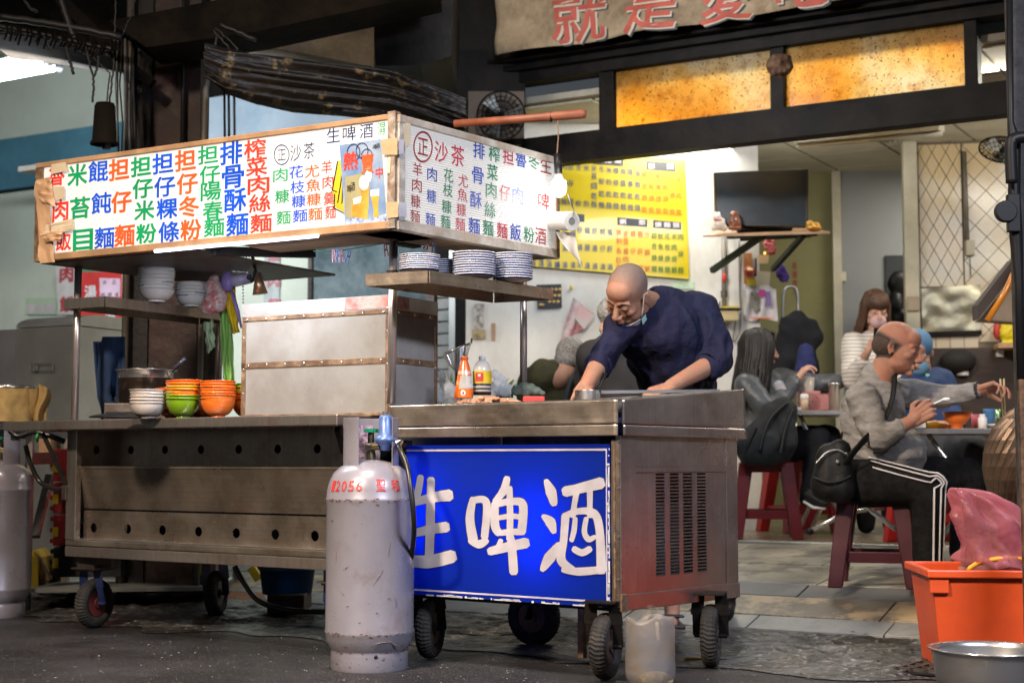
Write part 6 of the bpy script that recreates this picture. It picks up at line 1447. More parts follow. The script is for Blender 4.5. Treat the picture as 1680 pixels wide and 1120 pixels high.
br_=thing('brown_carving','brown rounded wooden carving beside the white figurine on the wall shelf','ornament',P(1207,378,9.5));o2=P(1206,377,9.5)
put('carving',fuse(MB().ball(o2+V3(0,0,12*k),(10*k,6*k,13*k)).ball(o2+V3(-1*k,0,24*k),(7*k,5*k,8*k)).ball(o2+V3(0,0,3*k),(11*k,8*k,4*k)),.006,1,'carving',None,.006,40),mat('carving_brown',(.22,.07,.03),.35),br_)
put('stone',MB().ball(o2+V3(1*k,-6*k,17*k),1.6*k),lab_white,br_)
gd_=P(1335,378,9.3);solo('gilded_figurine',fuse(MB().ball(gd_+V3(0,0,4*k),(13*k,7*k,5*k)).ball(gd_+V3(-6*k,0,10*k),6*k).ball(gd_+V3(5*k,0,8*k),5*k),.006,1,'gilded',None,.006,40),mat('gilt',(.55,.30,.06),.35,.7),'small gilded ornament at the right end of the television shelf','figurine')
def wsheet(nm,quad,m,label,cat,y=-.012,**k):return solo(nm,MB().poly(wq(quad,y),WL.ey*.004),m,label,cat,**k)
dp=wsheet('dumpling_poster',[(880,467),(921,466),(922,505),(882,507)],mat('poster_black',(.02,.02,.022),.5),'small black poster with rows of golden pastries by the right post','poster')
for r_ in range(3):
 for i in range(3):put('pastry',MB().ball(WL.w(wx(905+i*7-r_*2),-.014,wz(905,475+r_*10)),(.012,.003,.010),10,6),mat('pastry',(.60,.38,.12),.5),dp)
put('pastry',MB().ball(WL.w(wx(888),-.014,wz(888,500)),(.02,.003,.008),10,6),mat('pastry'),dp)
put('menu_hook',MB().ball(WL.w(wx(937),-.014,wz(937,472)),(.012,.006,.02)),mat('hook_yellow',(.6,.5,.08),.5),dp)
hb=thing('hanging_calendar','grey and red folded calendar hanging crookedly from a hook by the black poster','calendar',WL.w(wx(940),-.02,wz(940,520)))
put('page',MB().grid(lambda u,v:(lambda p:WL.w(WL.hit(p.x,p.y,-.03)[0],-.03-.03*math.sin(u*7),WL.hit(p.x,p.y,-.03)[1]))(Vector((940+(974-940)*u*(1-v)+(920-940)*v*(1-u)*1.0+(955-940)*u*v,488+26*u*(1-v)+75*v*(1-.3*u),0))),10,10),mat('calendar_mix',(.55,.50,.50),.6,0,.2,10,col2=(.48,.05,.07)),hb,smooth=True)
put('cover',MB().poly(wq([(944,490),(974,518),(958,540),(941,520)],-.05)),mat('calendar_pink',(.62,.36,.36),.6,0,.2,12,col2=(.5,.45,.42)),hb)
wsheet('paper_scrap',[(778,498),(795,498),(793,556),(776,556)],mat('ink_sketch',(.55,.53,.50),.8,0,.3,30,col2=(.15,.13,.11)),'faded paper with a dark ink drawing on the white wall left of the post','paper')
wsheet('sticker',[(775,540),(796,541),(796,556),(775,556)],mat('sticker_tan',(.35,.28,.14),.6,0,.3,30),'small yellowish sticker low on the white wall','sticker',y=-.018)
wsheet('thermometer',[(806,530),(813,530),(812,558),(806,558)],tan_wood,'small brown wall thermometer beside the faded paper','thermometer',y=-.02)
wsheet('notice_slip',[(1100,461),(1139,461),(1139,474),(1100,474)],mat('permit_print'),'green-edged notice slip under the yellow menu board','notice')
cpp=thing('red_tag_conduit','thin grey conduit with a red tag running down the wall under the shelf','pipe',WL.w(wx(1186),-.03,1.8))
put('conduit',MB().tube([WL.w(wx(1186),-.03,wz(1186,385)),WL.w(wx(1186),-.03,wz(1186,505))],.016,10),mat('pvc_pipe'),cpp,smooth=True)
put('tag',MB().ball(WL.w(wx(1185),-.06,wz(1185,457)),(.016,.012,.032)),redp,cpp,smooth=True);put('coupling',MB().cyl(WL.w(wx(1186),-.03,wz(1186,478)),WL.w(wx(1186),-.03,wz(1186,488)),.022,n=12),steel_dark,cpp)
sx=thing('cream_wall_box','cream wooden wall box with a white roll and papers on top','box',WL.w(wx(1185),-.1,wz(1185,520)))
put('box',MB(WL.m).box((wx(1166),-.16,wz(1180,529)),(wx(1202),-.01,wz(1180,513))),mat('cream_wood',(.55,.46,.24),.6),sx,bev=.004)
put('papers',MB(WL.m).box((wx(1172),-.17,wz(1180,512.5)),(wx(1206),-.02,wz(1180,509))),black_plastic,sx);put('tissue_roll',MB(WL.m).cyl((wx(1158),-.10,wz(1168,503)),(wx(1173),-.14,wz(1168,504)),.027,n=20),paper_white,sx)
put('yellow_pad',MB(WL.m).box((wx(1178),-.16,wz(1180,508.8)),(wx(1204),-.03,wz(1180,506))),yel,sx)
put('cable',MB().tube(cr_path([WL.w(wx(1212),-.02,wz(1212,395)),WL.w(wx(1212),-.02,wz(1212,470)),WL.w(wx(1213),-.03,wz(1213,520)),WL.w(wx(1210),-.03,wz(1210,548)),WL.w(wx(1200),-.03,wz(1200,560)),WL.w(wx(1205),-.05,wz(1205,520))]),.005,6),mat('cable_grey'),sx,smooth=True)
dc=thing('festive_hangings','red and gold festive hangings and paper under the television shelf','decoration',WL.w(wx(1245),-.03,wz(1245,430)))
def hang(nm,pts,y,m):put(nm,MB().poly(wq(pts,y),WL.ey*.01),m,dc)
hang('red_couplet',[(1220,415),(1234,415),(1233,465),(1221,465)],-.03,mat('couplet',(.38,.08,.05),.5,0,.3,60,col2=(.45,.30,.08)))
hang('gold_tag',[(1243,418),(1262,418),(1260,432),(1245,432)],-.05,mat('gold_print',(.62,.45,.25),.4));hang('cream_sheet',[(1238,444),(1264,446),(1262,474),(1240,473)],-.035,mat('cream_paper',(.62,.56,.42),.7));hang('yellow_tag',[(1226,458),(1240,458),(1240,468),(1226,468)],-.045,yel)
put('lantern',MB().ball(WL.w(wx(1225),-.08,wz(1225,448)),(.036,.03,.038),16,10),mat('lantern_red',(.50,.08,.06),.4),dc,smooth=True);put('lantern_band',MB().ball(WL.w(wx(1225),-.10,wz(1225,445)),(.022,.014,.010),12,8),mat('lantern_gold',(.8,.6,.25),.3,emit=(1,.7,.3),es=.5),dc,smooth=True)
rb=fuse(MB().ball(WL.w(wx(1258),-.08,wz(1258,403)),(.035,.02,.04)).ball(WL.w(wx(1262),-.08,wz(1262,412)),(.03,.02,.035)),.006,1,'bow',None,.012,40);put('bow',rb,mat('bow_pink',(.60,.14,.14),.5),dc)
put('candle_bulb',MB().ball(WL.w(wx(1250),-.09,wz(1250,418)),(.008,.008,.010),10,6),emis('small_flame',(1,.5,.1),3),dc)
put('tassel',MB().tube([WL.w(wx(1237),-.06,wz(1237,425)),WL.w(wx(1236),-.06,wz(1236,455))],[.006,.010],8),mat('tassel',(.10,.05,.05),.8),dc)
bgf=thing('purple_cloth','small purple cloth hanging from the right shelf bracket','cloth',WL.w(wx(1272),-.1,wz(1272,455)))
put('cloth',fuse(MB().ball(WL.w(wx(1270),-.2,wz(1270,452)),(.035,.02,.045)).ball(WL.w(wx(1274),-.2,wz(1274,460)),(.035,.02,.035)),.006,1,'cloth',None,.010,30),mat('purple',(.10,.05,.32),.8),bgf)
bg1=thing('printed_shopping_bag','white plastic bag with grey and purple print pinned under the festive hangings','plastic bag',WL.w(wx(1248),-.05,wz(1248,500)))
put('bag',MB().grid(lambda u,v:WL.w(wx(1220+51*u),-.05-.02*math.sin(u*11+v*3),wz(1245,472+53*v+3*math.sin(u*8))),14,10),mat('bag_white',(.66,.64,.67),.5),bg1,smooth=True)
put('print',MB().poly(wq([(1232,478),(1246,480),(1247,510),(1238,513),(1231,498)],-.075)),mat('print_grey',(.22,.22,.18),.7,0,.3,50),bg1);put('print',MB().poly(wq([(1256,478),(1264,478),(1266,502),(1256,502)],-.075)),mat('print_purple',(.22,.16,.38),.6),bg1);put('magenta_tag',MB().poly(wq([(1245,475),(1256,475),(1256,487),(1245,487)],-.080)),mat('magenta',(.50,.06,.30),.5),bg1);put('hem_stripe',MB().poly(wq([(1230,520),(1268,521),(1268,523),(1230,522)],-.075)),or_m,bg1)
cr2=thing('corridor_writing','column of dull red characters painted on the olive panel behind the hand truck','writing',BW.w(bx(1306),-.02,1.8))
Lc2=Letters(lambda px,py:BW.hit(px,py,-.004),lambda x,z:BW.w(x,-.004,z))
for i,ch in enumerate('敬請勿入'):Lc2.ch(ch,1304,436+i*14,8,12,'r',.03)
Lc2.build({'r':mat('painted_red',(.28,.06,.03),.6)},cr2)
def box_on(fr,hx_,px0,py0,px1,py1,d,m,nm,label):
 a=fr.hit(px0,py1);b=fr.hit(px1,py0);return solo(nm,MB(fr.m).box((a[0],-d,a[1]),(b[0],-.001,b[1])),m,label,'switch box',bev=.004)
box_on(BW,None,1369,447,1387,463,.05,creamp,'switch_box','cream switch box on the grey corridor panel behind the masked woman')
box_on(TW,None,1584,395,1598,420,.05,creamp,'switch_box','cream cord switch box hanging on the diamond-tiled wall')
cdt=thing('wall_conduit','grey conduit running down the diamond-tiled wall to the switch box','pipe',TW.w(tx(1582),-.03,2.5));put('pipe',MB().cyl(TW.w(tx(1582,300),-.03,tz(1582,250)),TW.w(tx(1586,400),-.03,tz(1586,396)),.016,n=10),mat('pvc_pipe'),cdt,smooth=True);put('cord',MB().tube([TW.w(tx(1591),-.03,tz(1591,420)),TW.w(tx(1592),-.03,tz(1592,455))],.003,6),cab_m,cdt)
box_on(TW,None,1487,488,1506,512,.10,mat('meter_box',(.32,.27,.19),.5),'meter_box','brown junction box on the cream post beside the shiny metal sheet')
ht=thing('hand_truck','steel hand truck frame standing against the olive corridor panel','hand truck',P(1296,640,10.4))
put('frame',MB().tube(cr_path([P(1285,620,10.4),P(1284,530,10.4),P(1286,480,10.4),P(1298,470,10.4),P(1308,480,10.4),P(1310,530,10.4),P(1311,620,10.4)],5),.010,10),steel_dull,ht,smooth=True)
ct_=solo('dark_coat',fuse(MB().caps(P(1298,532,10.2),.075,P(1292,610,10.2),.10).caps(P(1310,535,10.2),.075,P(1322,610,10.2),.09).ball(P(1308,522,10.2),.055).caps(P(1330,535,10.2),.05,P(1336,560,10.2),.06),.02,3,'coat',None,.02,7),mat('black_coat',(.008,.009,.014),.9),'black coat draped over the hand truck behind the long-haired woman','coat')
put('blue_lining',fuse(MB().caps(P(1322,575,9.98),.045,P(1322,605,9.98),.07),.012,2,'lining',None,.01,12),mat('navy_lining',(.02,.03,.13),.8),ct_)
dkf=solo('corridor_fan',fuse(MB().ball(P(1475,465,11.6),(.09,.06,.10)).ball(P(1470,500,11.6),(.07,.07,.10)).ball(P(1478,520,11.6),(.08,.07,.08)),.02,2,'fan',None,.01,10),black_plastic,'black shape of bags hanging in the dark corridor recess','bags')
ms_=thing('metal_splash_sheet','crinkled shiny metal sheet fixed on the tiled wall behind the bald man','metal sheet',TW.w(tx(1556),-.03,tz(1556,510)))
foil=mat('crinkled_foil',(.42,.39,.29),.30,.92,.2,2,.5,7,dirt=(.32,.27,.14),dscale=3)
put('sheet',MB().grid(lambda u,v:TW.w(tx(1508+99*u),-.02-.006*noise.noise(Vector((u*4,v*4,2))),tz(1556,548-80*v+5*(1-u)*v)),24,20),foil,ms_,smooth=True)
put('edge',MB().bar(TW.w(tx(1508),-.04,tz(1508,549)),TW.w(tx(1607),-.04,tz(1607,546)),.02,.03),black_iron,ms_);put('edge',MB().bar(TW.w(tx(1508),-.04,tz(1508,549)),TW.w(tx(1507),-.04,tz(1508,250)),.015,.02),steel_dark,ms_)
dk=thing('kitchen_counter','dark brown kitchen counter below the white tiles','counter',TW.w(tx(1600),-.4,.29))
put('front',MB(TW.m).box((tx(1515),-.45,.29),(tx(1720),-.02,tz(1560,578))),dark_wood,dk);put('towel_tag',MB(TW.m).box((tx(1616),-.46,tz(1616,592)),(tx(1628),-.452,tz(1616,579))),lab_white,dk)
put('kettle',MB().ball(TW.w(tx(1555),-.5,tz(1555,600)),(.12,.10,.085),24,14),mat('kettle_black',(.015,.014,.014),.75),dk,smooth=True);put('top_ledge',MB(TW.m).box((tx(1612),-.7,tz(1640,582)),(tx(1740),-.46,tz(1640,574))),tan_wood,dk)
put('utensil_cup',MB().cyl(TW.w(tx(1562),-.5,tz(1562,622)),TW.w(tx(1562),-.5,tz(1562,604)),.04,n=14),lab_white,dk)
yb2=thing('yellow_bag','bright yellow bag hanging among utensils on the tiled wall at right','bag',TW.w(tx(1646),-.15,tz(1646,560)));
put('bag',fuse(MB().ball(TW.w(tx(1646),-.15,tz(1646,548)),(.055,.04,.08)).ball(TW.w(tx(1648),-.15,tz(1648,572)),(.075,.04,.06)),.01,2,'bag',None,.012,20),mat('bag_yellow',(.78,.62,.02),.45),yb2)
for i,(x,y,r_,m)in enumerate(((1630,545,.03,redp),(1637,540,.025,steel_dark),(1656,545,.028,black_plastic),(1660,565,.025,steel_dark),(1643,535,.02,redp))):put('utensil',MB().ball(TW.w(tx(x),-.12,tz(x,y)),(r_,r_,r_*2.2),10,8),m,yb2,smooth=True)
# fans
def fan(c,ax,r,label,m,grp='black cage fans'):
 t=thing('wall_fan',label,'fan',c,0,grp);ax=Vector(ax).normalized();u=ax.orthogonal().normalized();v=ax.cross(u)
 cage=MB()
 for s in(-1,1):
  for i in range(24):
   a=2*math.pi*i/24;d=u*math.cos(a)+v*math.sin(a);cage.tube([c+ax*s*.09*r*4+d*r*.1,c+ax*s*.08*r*4+d*r*.6,c+d*r],.0022,4,False)
  for k in(.35,.6,.8):cage.tube([c+ax*s*.34*r*(1-k*k)+(u*math.cos(2*math.pi*j/28)+v*math.sin(2*math.pi*j/28))*r*k for j in range(29)],.0022,4,False)
 put('cage',cage,m,t,kind='stuff');put('rim',MB().tube([c+(u*math.cos(2*math.pi*j/36)+v*math.sin(2*math.pi*j/36))*r for j in range(37)],.006,6,False),m,t,smooth=True)
 for i in range(3):
  a=2*math.pi*i/3+.4;d=u*math.cos(a)+v*math.sin(a);e=ax.cross(d)
  put('blade',MB().hexa([c+d*r*.12-e*r*.08-ax*.01,c+d*r*.85-e*r*.30-ax*.02,c+d*r*.85+e*r*.25+ax*.02,c+d*r*.12+e*r*.08+ax*.01,c+d*r*.12-e*r*.08-ax*.006,c+d*r*.85-e*r*.30-ax*.016,c+d*r*.85+e*r*.25+ax*.024,c+d*r*.12+e*r*.08+ax*.014]),steel_dull,t)
 put('hub',MB().ball(c,r*.16),m,t,smooth=True);return t
fb_=solo('fan_backboard',MB().box(P(768,226,9.3),P(860,150,9.3)+V3(0,.02,0)),mat('fan_board',(.16,.125,.095),.7,0,.2,6,dirt=(.07,.05,.04)),'dull brown board behind the wall fan','board')
fan(P(822,190,9.15),(-.1,-1,-.2),40/S(9.15),'dusty black cage fan on the dark panel above the right menu board',black_iron)
fan(P(1462,205,9.7),(0.05,-.35,-1),52/S(9.7),'greenish cage ceiling fan hanging below the right amber pane',mat('fan_green',(.05,.07,.06),.5,.4))
fan(P(1645,246,9.6),(-.3,-.35,-1),38/S(9.6),'dark cage ceiling fan partly hidden by the black pole at right',black_iron)
# banner
bn=thing('banner','stained cream cloth banner with big red shadowed characters above the transom','banner',FA.w(fx(1100,YT-.35,50),YT-.35,3.3));YBn=YT-.35
bnr=mat('banner_cloth',(.44,.34,.22),.85,0,.16,2,.6,8,bd=.03,dirt=(.15,.10,.06),dscale=3.0,damt=.85,transl=.1)
def bpt(px,py,dy=0):
 x,z=FA.hit(px,py,YBn);return FA.w(x,YBn+dy+.035*noise.noise(Vector((x*2.2,z*3.5,1)))*2+.012*math.sin(z*18+x*6),z)
put('cloth',MB().grid(lambda u,v:bpt(816+660*u,-60+(60+92-97*(u**1.0)*1.1)*v+(1-u)*0),110,24),bnr,bn,smooth=True,solid=.004)
lred=mat('banner_red',(.42,.085,.06),.7,0,.15,6);lsh=mat('banner_shadow',(.05,.055,.06),.7);lwh=mat('banner_white',(.50,.43,.34),.7)
for dx_,dy_,dd,m,off in((0,0,-.014,lred,.012),(2.5,2,-.010,lwh,.022),(5,4,-.006,lsh,.016)):
 L_=MB()
 for ch,x,y,w_,h in(('就',950,28,86,84),('是',1068,12,84,84),('愛',1190,-6,88,84),('吃',1318,-28,90,84)):
  v,f=glyph(ch,off);L_._add([bpt(x+dx_+px_*w_,y+dy_-py_*h-px_*w_*.15,dd-pz_*.1)for px_,py_,pz_ in v],f)
 put('lettering',L_,m,bn,kind='stuff')
 # right edge: pole, black pipe, rusty plate, parasol
rp_=thing('street_pole','dark pole at the right edge carrying a black pipe with a round fitting','pole',P(1672,900,5.5))
put('shaft',MB().box(P(1679,1060,5.6),P(1760,-40,5.6)+V3(0,.03,0)),mat('pole_stone',(.06,.055,.055),.8,0,.3,20,.5,40,dirt=(.02,.02,.02)),rp_)
put('pipe',MB().tube([P(1656,-30,5.55),P(1658,200,5.55),P(1664,232,5.55),P(1664,320,5.55),P(1667,390,5.55),P(1672,470,5.55),P(1676,640,5.55)],[.012,.012,.024,.022,.024,.016,.016],14),black_plastic,rp_,smooth=True)
put('fitting',MB().cyl(P(1652,346,5.5),P(1652,346,5.5)+V3(0,.03,0),.04,n=24).box(P(1655,380,5.51),P(1674,318,5.51)+V3(0,.03,0)),black_plastic,rp_,bev=.004)
put('elbow',MB().tube(cr_path([P(1680,225,5.5),P(1664,228,5.5),P(1658,240,5.5),P(1660,300,5.5)]),.022,12),black_plastic,rp_,smooth=True)
put('rusty_plate',MB().box(P(1683,1042,5.05),P(1730,622,5.05)+V3(0,.02,0)),rust,rp_)
par=thing('folded_parasol','folded beige parasol with an orange pole leaning in from the right','parasol',P(1650,480,7.8))
put('pole',MB().tube([P(1620,526,7.8),P(1650,478,7.8),P(1668,438,7.8),P(1690,395,7.8)],.016,12),mat('orange_pole',(.72,.25,.015),.3,coat=.4),par,smooth=True)
put('canopy',MB().poly([P(1608,525,8.0),P(1700,532,8.0),P(1700,440,8.0),P(1668,450,8.0)],(0,.12,0)),mat('parasol_cloth',(.34,.28,.21),.85,0,.1,6,.3,20),par,bev=.01)
put('edge_band',MB().poly([P(1605,524,7.95),P(1604,500,7.95),P(1662,425,7.95),P(1672,438,7.95)],(0,.1,0)),mat('parasol_edge',(.07,.055,.05),.8),par)
lv=thing('ceiling_louvre','bright louvred light box seen through the gap right of the amber panes','lamp',P(1632,100,9.5))
put('diffuser',MB().slab([P(1600,132,9.6),P(1700,118,9.2),P(1700,98,9.2),P(1600,112,9.6)],(0,.05,0)),emis('louvre_glow',(.9,.95,1),2.2),lv);put('housing',MB().slab([P(1600,150,9.7),P(1700,140,9.3),P(1700,22,9.9),P(1600,36,10.2)],(0,.1,0)),mat('louvre_grey',(.42,.46,.48),.6),lv)
for i in range(3):put('slat',MB().bar(P(1600,60+i*22,9.62),P(1700,48+i*22,9.2),.02,.03),creamp,lv)
rbm=mat('ribbed_bronze',(.24,.17,.125),.42,.7,.2,6,.1,20,dirt=(.07,.045,.03),dscale=5)
rl=thing('ribbed_drum','big round ribbed bronze-coloured metal drum at the right edge above the orange tub','drum',P(1690,770,6.2))
cD=P(1700,765,6.2);rx_,rz_=82/S(6.2),100/S(6.2)
for i in range(34):
 a0=2*math.pi*i/34;mb=MB();n=14;vs=[]
 for j in range(n+1):
  ph=math.pi*(j/n-.5)*.96
  for a_,k in((a0,1.0),(a0+2*math.pi/34*.5,1.035),(a0+2*math.pi/34*.97,1.0)):tw=a_+ph*.5;vs.append(cD+V3(rx_*k*math.cos(ph)*math.cos(tw),rx_*k*math.cos(ph)*math.sin(tw),rz_*k*math.sin(ph)))
 mb._add(vs,[q for j in range(n)for q in((3*j,3*j+1,3*j+4,3*j+3),(3*j+1,3*j+2,3*j+5,3*j+4))]);put('rib',mb,rbm,rl,smooth=False)
put('core',MB().ball(cD,(rx_*.985,rx_*.985,rz_*.985),32,20),mat('drum_gap',(.03,.02,.015),.6,.5),rl,smooth=True)
put('base',MB().cyl(cD-V3(0,0,rz_*1.2),cD-V3(0,0,rz_*.9),rx_*.5,rx_*.45,24),black_iron,rl,smooth=True)
put('stand',MB().cyl(cD-V3(0,0,cD.z-.02),cD-V3(0,0,rz_*1.15),.05,n=16),black_iron,rl)
TF=Frame((P(1548,1095,5.38).x,5.38,0),R(-5));tb=thing('orange_tub','orange rectangular plastic tub with a pink bag inside at lower right','tub',TF.o,TF.a)
orp=mat('tub_orange',(.68,.085,.018),.38,0,.06,4,dirt=(.40,.05,.02),dscale=3,damt=.4,sss=0)
zt3=TF.hit(1510,936)[1]
def tubw(inset_,zt2,zb3,t=.004):
 W_,D_=.62,.42;tp_=.032;mb=MB(TF.m)
 def ringp(k,z):i=inset_+(1-k)*tp_;return[(-.035+i,-.02+i,z),(W_-i,-.02+i,z),(W_-i,D_-i,z),(-.035+i,D_-i,z)]
 a=ringp(0,zb3);b=ringp(1,zt2);mb._add(a+b,[(0,1,5,4),(1,2,6,5),(2,3,7,6),(3,0,4,7),(3,2,1,0)]);return mb
put('body',tubw(0,zt3,.02),orp,tb,solid=.005,bev=.012)
rimq=MB(TF.m)
for(a,b)in(((-.055,-.04),(.64,-.018)),((-.055,.42),(.64,.442)),((-.055,-.017),(-.033,.419)),((.62,-.017),(.64,.419))):rimq.box((a[0],a[1],zt3-.022),(b[0],b[1],zt3+.006))
put('rim',rimq,orp,tb,bev=.005);put('handle_lug',MB(TF.m).box((-.045,-.03,zt3-.075),(.02,.0,zt3-.024)),orp,tb,bev=.004)
solo('yellow_hoop',MB().tube([TF.w(.30+.17*math.cos(a*.2),.2+.02*a*0,zt3-.02+.055*math.sin(a*.2))for a in range(0,16)],.009,10),mat('hoop_yellow',(.78,.35,.02),.35),'yellow-orange hoop handle inside the orange tub','handle',smooth=True)
pinkb=mat('pink_bag',(.90,.38,.44),.12,0,.15,5,1.0,20,transl=.30,coat=.9,alpha=.24)
pbg=thing('pink_bag','translucent pink plastic bag bulging out of the orange tub','plastic bag',TF.w(.2,.2,zt3))
Yp=5.62;tpk=P(1572,800,Yp);bc_=P(1642,930,Yp+.05)
def pbag(u,v):
 a=u*2*math.pi;k=v**.62;c=tpk*(1-v)+bc_*v+V3(.03*math.sin(v*3.1),0,.05*math.sin(v*3.14));rx=.215*k*(1.0 if math.cos(a)>0 else .72)+.008;ry=.13*k+.008
 pl=.030*math.sin(a*7+2*noise.noise(Vector((a,v*2,0))))*(1-v*.75)*k+.05*k*noise.noise(Vector((math.cos(a)*2.2,math.sin(a)*2.2,v*4)))+.018*k*abs(noise.noise(Vector((math.cos(a)*6,math.sin(a)*6,v*9))))
 return c+V3((rx+pl)*math.cos(a),(ry+pl)*math.sin(a),-.02*math.cos(a)*k+pl*.6)
put('bag',MB().grid(pbag,110,40),pinkb,pbg,smooth=True,solid=.0015)
put('bag_contents',fuse(MB().ball(bc_+V3(0,.02,-.02),(.15,.09,.09)).ball(bc_+V3(-.05,.02,.05),(.07,.06,.07)),.012,3,'c',None,.01,20),mat('wrapped_food',(.55,.24,.20),.7,0,.3,20),pbg)
mesh_m=mat('red_net',(.40,.02,.06),.5,0,.3,120,.6,150)
solo('red_net_bag',MB().grid(lambda u,v:P(1640+50*u-4*v,846+24*v*(1.5)+34*u+20*u*v,5.55),10,10),mesh_m,'dark pink net bag edge at the right beside the pink bag','net bag',smooth=True,solid=.004)
bsn=thing('steel_basin','round polished steel basin in front of the orange tub at the lower right corner','basin',P(1625,1120,4.85));cB=P(1626,1066,4.78);rB=100/S(4.78)
zB=cB.z;put('bowl',MB().lathe([(.001,max(zB-.19,.004)),(rB*.62,max(zB-.19,.004)),(rB*.80,zB-.14),(rB*.90,zB-.07),(rB*.93,zB-.012),(rB*.94,zB),(rB,zB+.004),(rB,zB+.008),(rB*.93,zB+.006),(rB*.91,zB-.01),(rB*.86,zB-.08),(rB*.6,zB-.17),(.001,zB-.175)],(cB.x,cB.y,0),56),steel_clean,bsn,smooth=True)
# stools and tables
stool_m=mat('stool_maroon',(.14,.012,.018),.32,0,.1,5,.05,20,coat=.2);stool_d=mat('stool_dark_maroon',(.055,.008,.016),.35,0,.1,5)
stool_r=mat('stool_red',(.35,.015,.015),.35)
def make_stool(loc,rz,H,m,label,grp):
 t=thing('plastic_stool',label,'stool',loc,rz,grp);M4=Matrix.Translation(Vector(loc))@Matrix.Rotation(rz,4,'Z')
 a,b=.125,.175
 put('seat',MB(M4).box((-a-.012,-a-.012,H-.03),(a+.012,a+.012,H)),m,t,bev=.014)
 for sx in(-1,1):
  for sy in(-1,1):
   w1,w0=.042,.033;cx1,cy1=sx*(a-.008),sy*(a-.008);cx0,cy0=sx*(b-.0),sy*(b-.0)
   put('leg',MB(M4).hexa([(cx0-w0,cy0-w0,0),(cx0+w0,cy0-w0,0),(cx0+w0,cy0+w0,0),(cx0-w0,cy0+w0,0),(cx1-w1,cy1-w1,H-.028),(cx1+w1,cy1-w1,H-.028),(cx1+w1,cy1+w1,H-.028),(cx1-w1,cy1+w1,H-.028)]),m,t,bev=.006)
 zr=H*.30;k=b+(a-b)*.30
 for ax in(0,1):
  for s in(-1,1):
   if ax:p0,p1=(-k,s*k),(k,s*k)
   else:p0,p1=(s*k,-k),(s*k,k)
   x0_,x1_=min(p0[0],p1[0])-.006,max(p0[0],p1[0])+.006;y0_,y1_=min(p0[1],p1[1])-.006,max(p0[1],p1[1])+.006
   put('rail',MB(M4).box((x0_,y0_,zr-.025),(x1_,y1_,zr+.025)),m,t,bev=.003)
   k2=a+.0;q0,q1=((-k2,s*k2),(k2,s*k2))if ax else((s*k2,-k2),(s*k2,k2))
   put('apron',MB(M4).box((min(q0[0],q1[0])-.006,min(q0[1],q1[1])-.006,H-.088),(max(q0[0],q1[0])+.006,max(q0[1],q1[1])+.006,H-.026)),m,t,bev=.003)
 return t
def gnd(px,Y):x=P(px,900,Y).x;return Vector((x,Y,gzw(x,Y)))
gs=gnd(1436,7.22);Hs1=P(1436,797,7.1).z-gs.z
make_stool(gs,R(-16),Hs1,stool_d,'dark maroon plastic stool under the man in grey','plastic stools')
gs2=gnd(1258,9.15);Hs2=P(1258,750,9.0).z-gs2.z
make_stool(gs2,R(-8),Hs2,stool_m,'maroon plastic stool under the long-haired woman','plastic stools')
gs3=gnd(1312,9.9);make_stool(gs3,R(20),Hs2,stool_r,'red plastic stool half hidden behind the long-haired woman','plastic stools')
gs4=gnd(1530,8.6);make_stool(gs4,R(10),Hs2,stool_r,'bright red stool under the person in blue behind the near table','plastic stools')
lamm=mat('table_laminate',(.42,.33,.26),.25,0,.1,2,dirt=(.30,.22,.16));
def table(px0,px1,Y0,Y1,z,label,ydeg=-8):
 t=thing('dining_table',label,'table',gnd((px0+px1)/2,(Y0+Y1)/2));a=P(px0,700,Y0).x;b=P(px1,700,Y0+.05).x
 m=Matrix.Translation(Vector((a,Y0,0)))@Matrix.Rotation(R(ydeg),4,'Z');w_=b-a
 put('top',MB(m).box((0,0,z-.022),(w_,Y1-Y0,z)),lamm,t,bev=.004);put('metal_edge',MB(m).box((-.003,-.004,z-.024),(w_+.003,-.001,z-.002)),steel_clean,t)
 zg=gnd((px0+px1)/2,Y0).z
 for s in(0,1):
  put('leg',MB(m).tube([(w_*.12 if s else w_*.85,.1,z-.03),(w_*.8 if s else w_*.2,.12+s*.3,zg+.02)],.013,10),steel_clean,t,smooth=True)
  put('leg',MB(m).tube([(w_*.12 if s else w_*.85,Y1-Y0-.1,z-.03),(w_*.8 if s else w_*.2,Y1-Y0-.12,zg+.02)],.013,10),steel_clean,t,smooth=True)
 return t
zt_n=P(1580,703,7.3).z;nt_=table(1497,1760,7.25,8.05,zt_n,'near dining table with laminate top where the man in grey eats',-4)
zt_f=P(1340,674,9.1).z;ft_=table(1300,1440,9.0,9.7,zt_f,'far dining table with chopsticks and a pink basket in front of the long-haired woman',-3)
put('foot_rail',MB().tube([P(1330,870,8.3),P(1390,840,8.35),P(1450,832,8.4)],.013,10),steel_clean,nt_,smooth=True);put('foot_cap',MB().ball(P(1329,871,8.3),.02),black_plastic,nt_)
put('foot_rail',MB().tube([P(1415,820,8.0),P(1430,838,8.0),P(1470,868,8.0)],.014,10),steel_clean,nt_,smooth=True)
def tp_(px,Y,z=None):p=P(px,690,Y);p.z=(z if z is not None else zt_n)+.001;return p
k7=1/S(7.42);bo=tp_(1570,7.42)
ob=thing('soup_bowl','orange footed soup bowl on the near table in front of the man in grey','bowl',bo)
put('bowl',MB().lathe([(9*k7,0),(10*k7,1*k7),(9*k7,6*k7),(14*k7,9*k7),(20*k7,17*k7),(24*k7,28*k7),(23*k7,28*k7),(19*k7,18*k7),(13*k7,11*k7),(.001,9*k7)],bo,40),or_m,ob,smooth=True)
cp_=tp_(1603,7.5);pc2=thing('pink_cup','translucent pink plastic cup beside the orange soup bowl','cup',cp_)
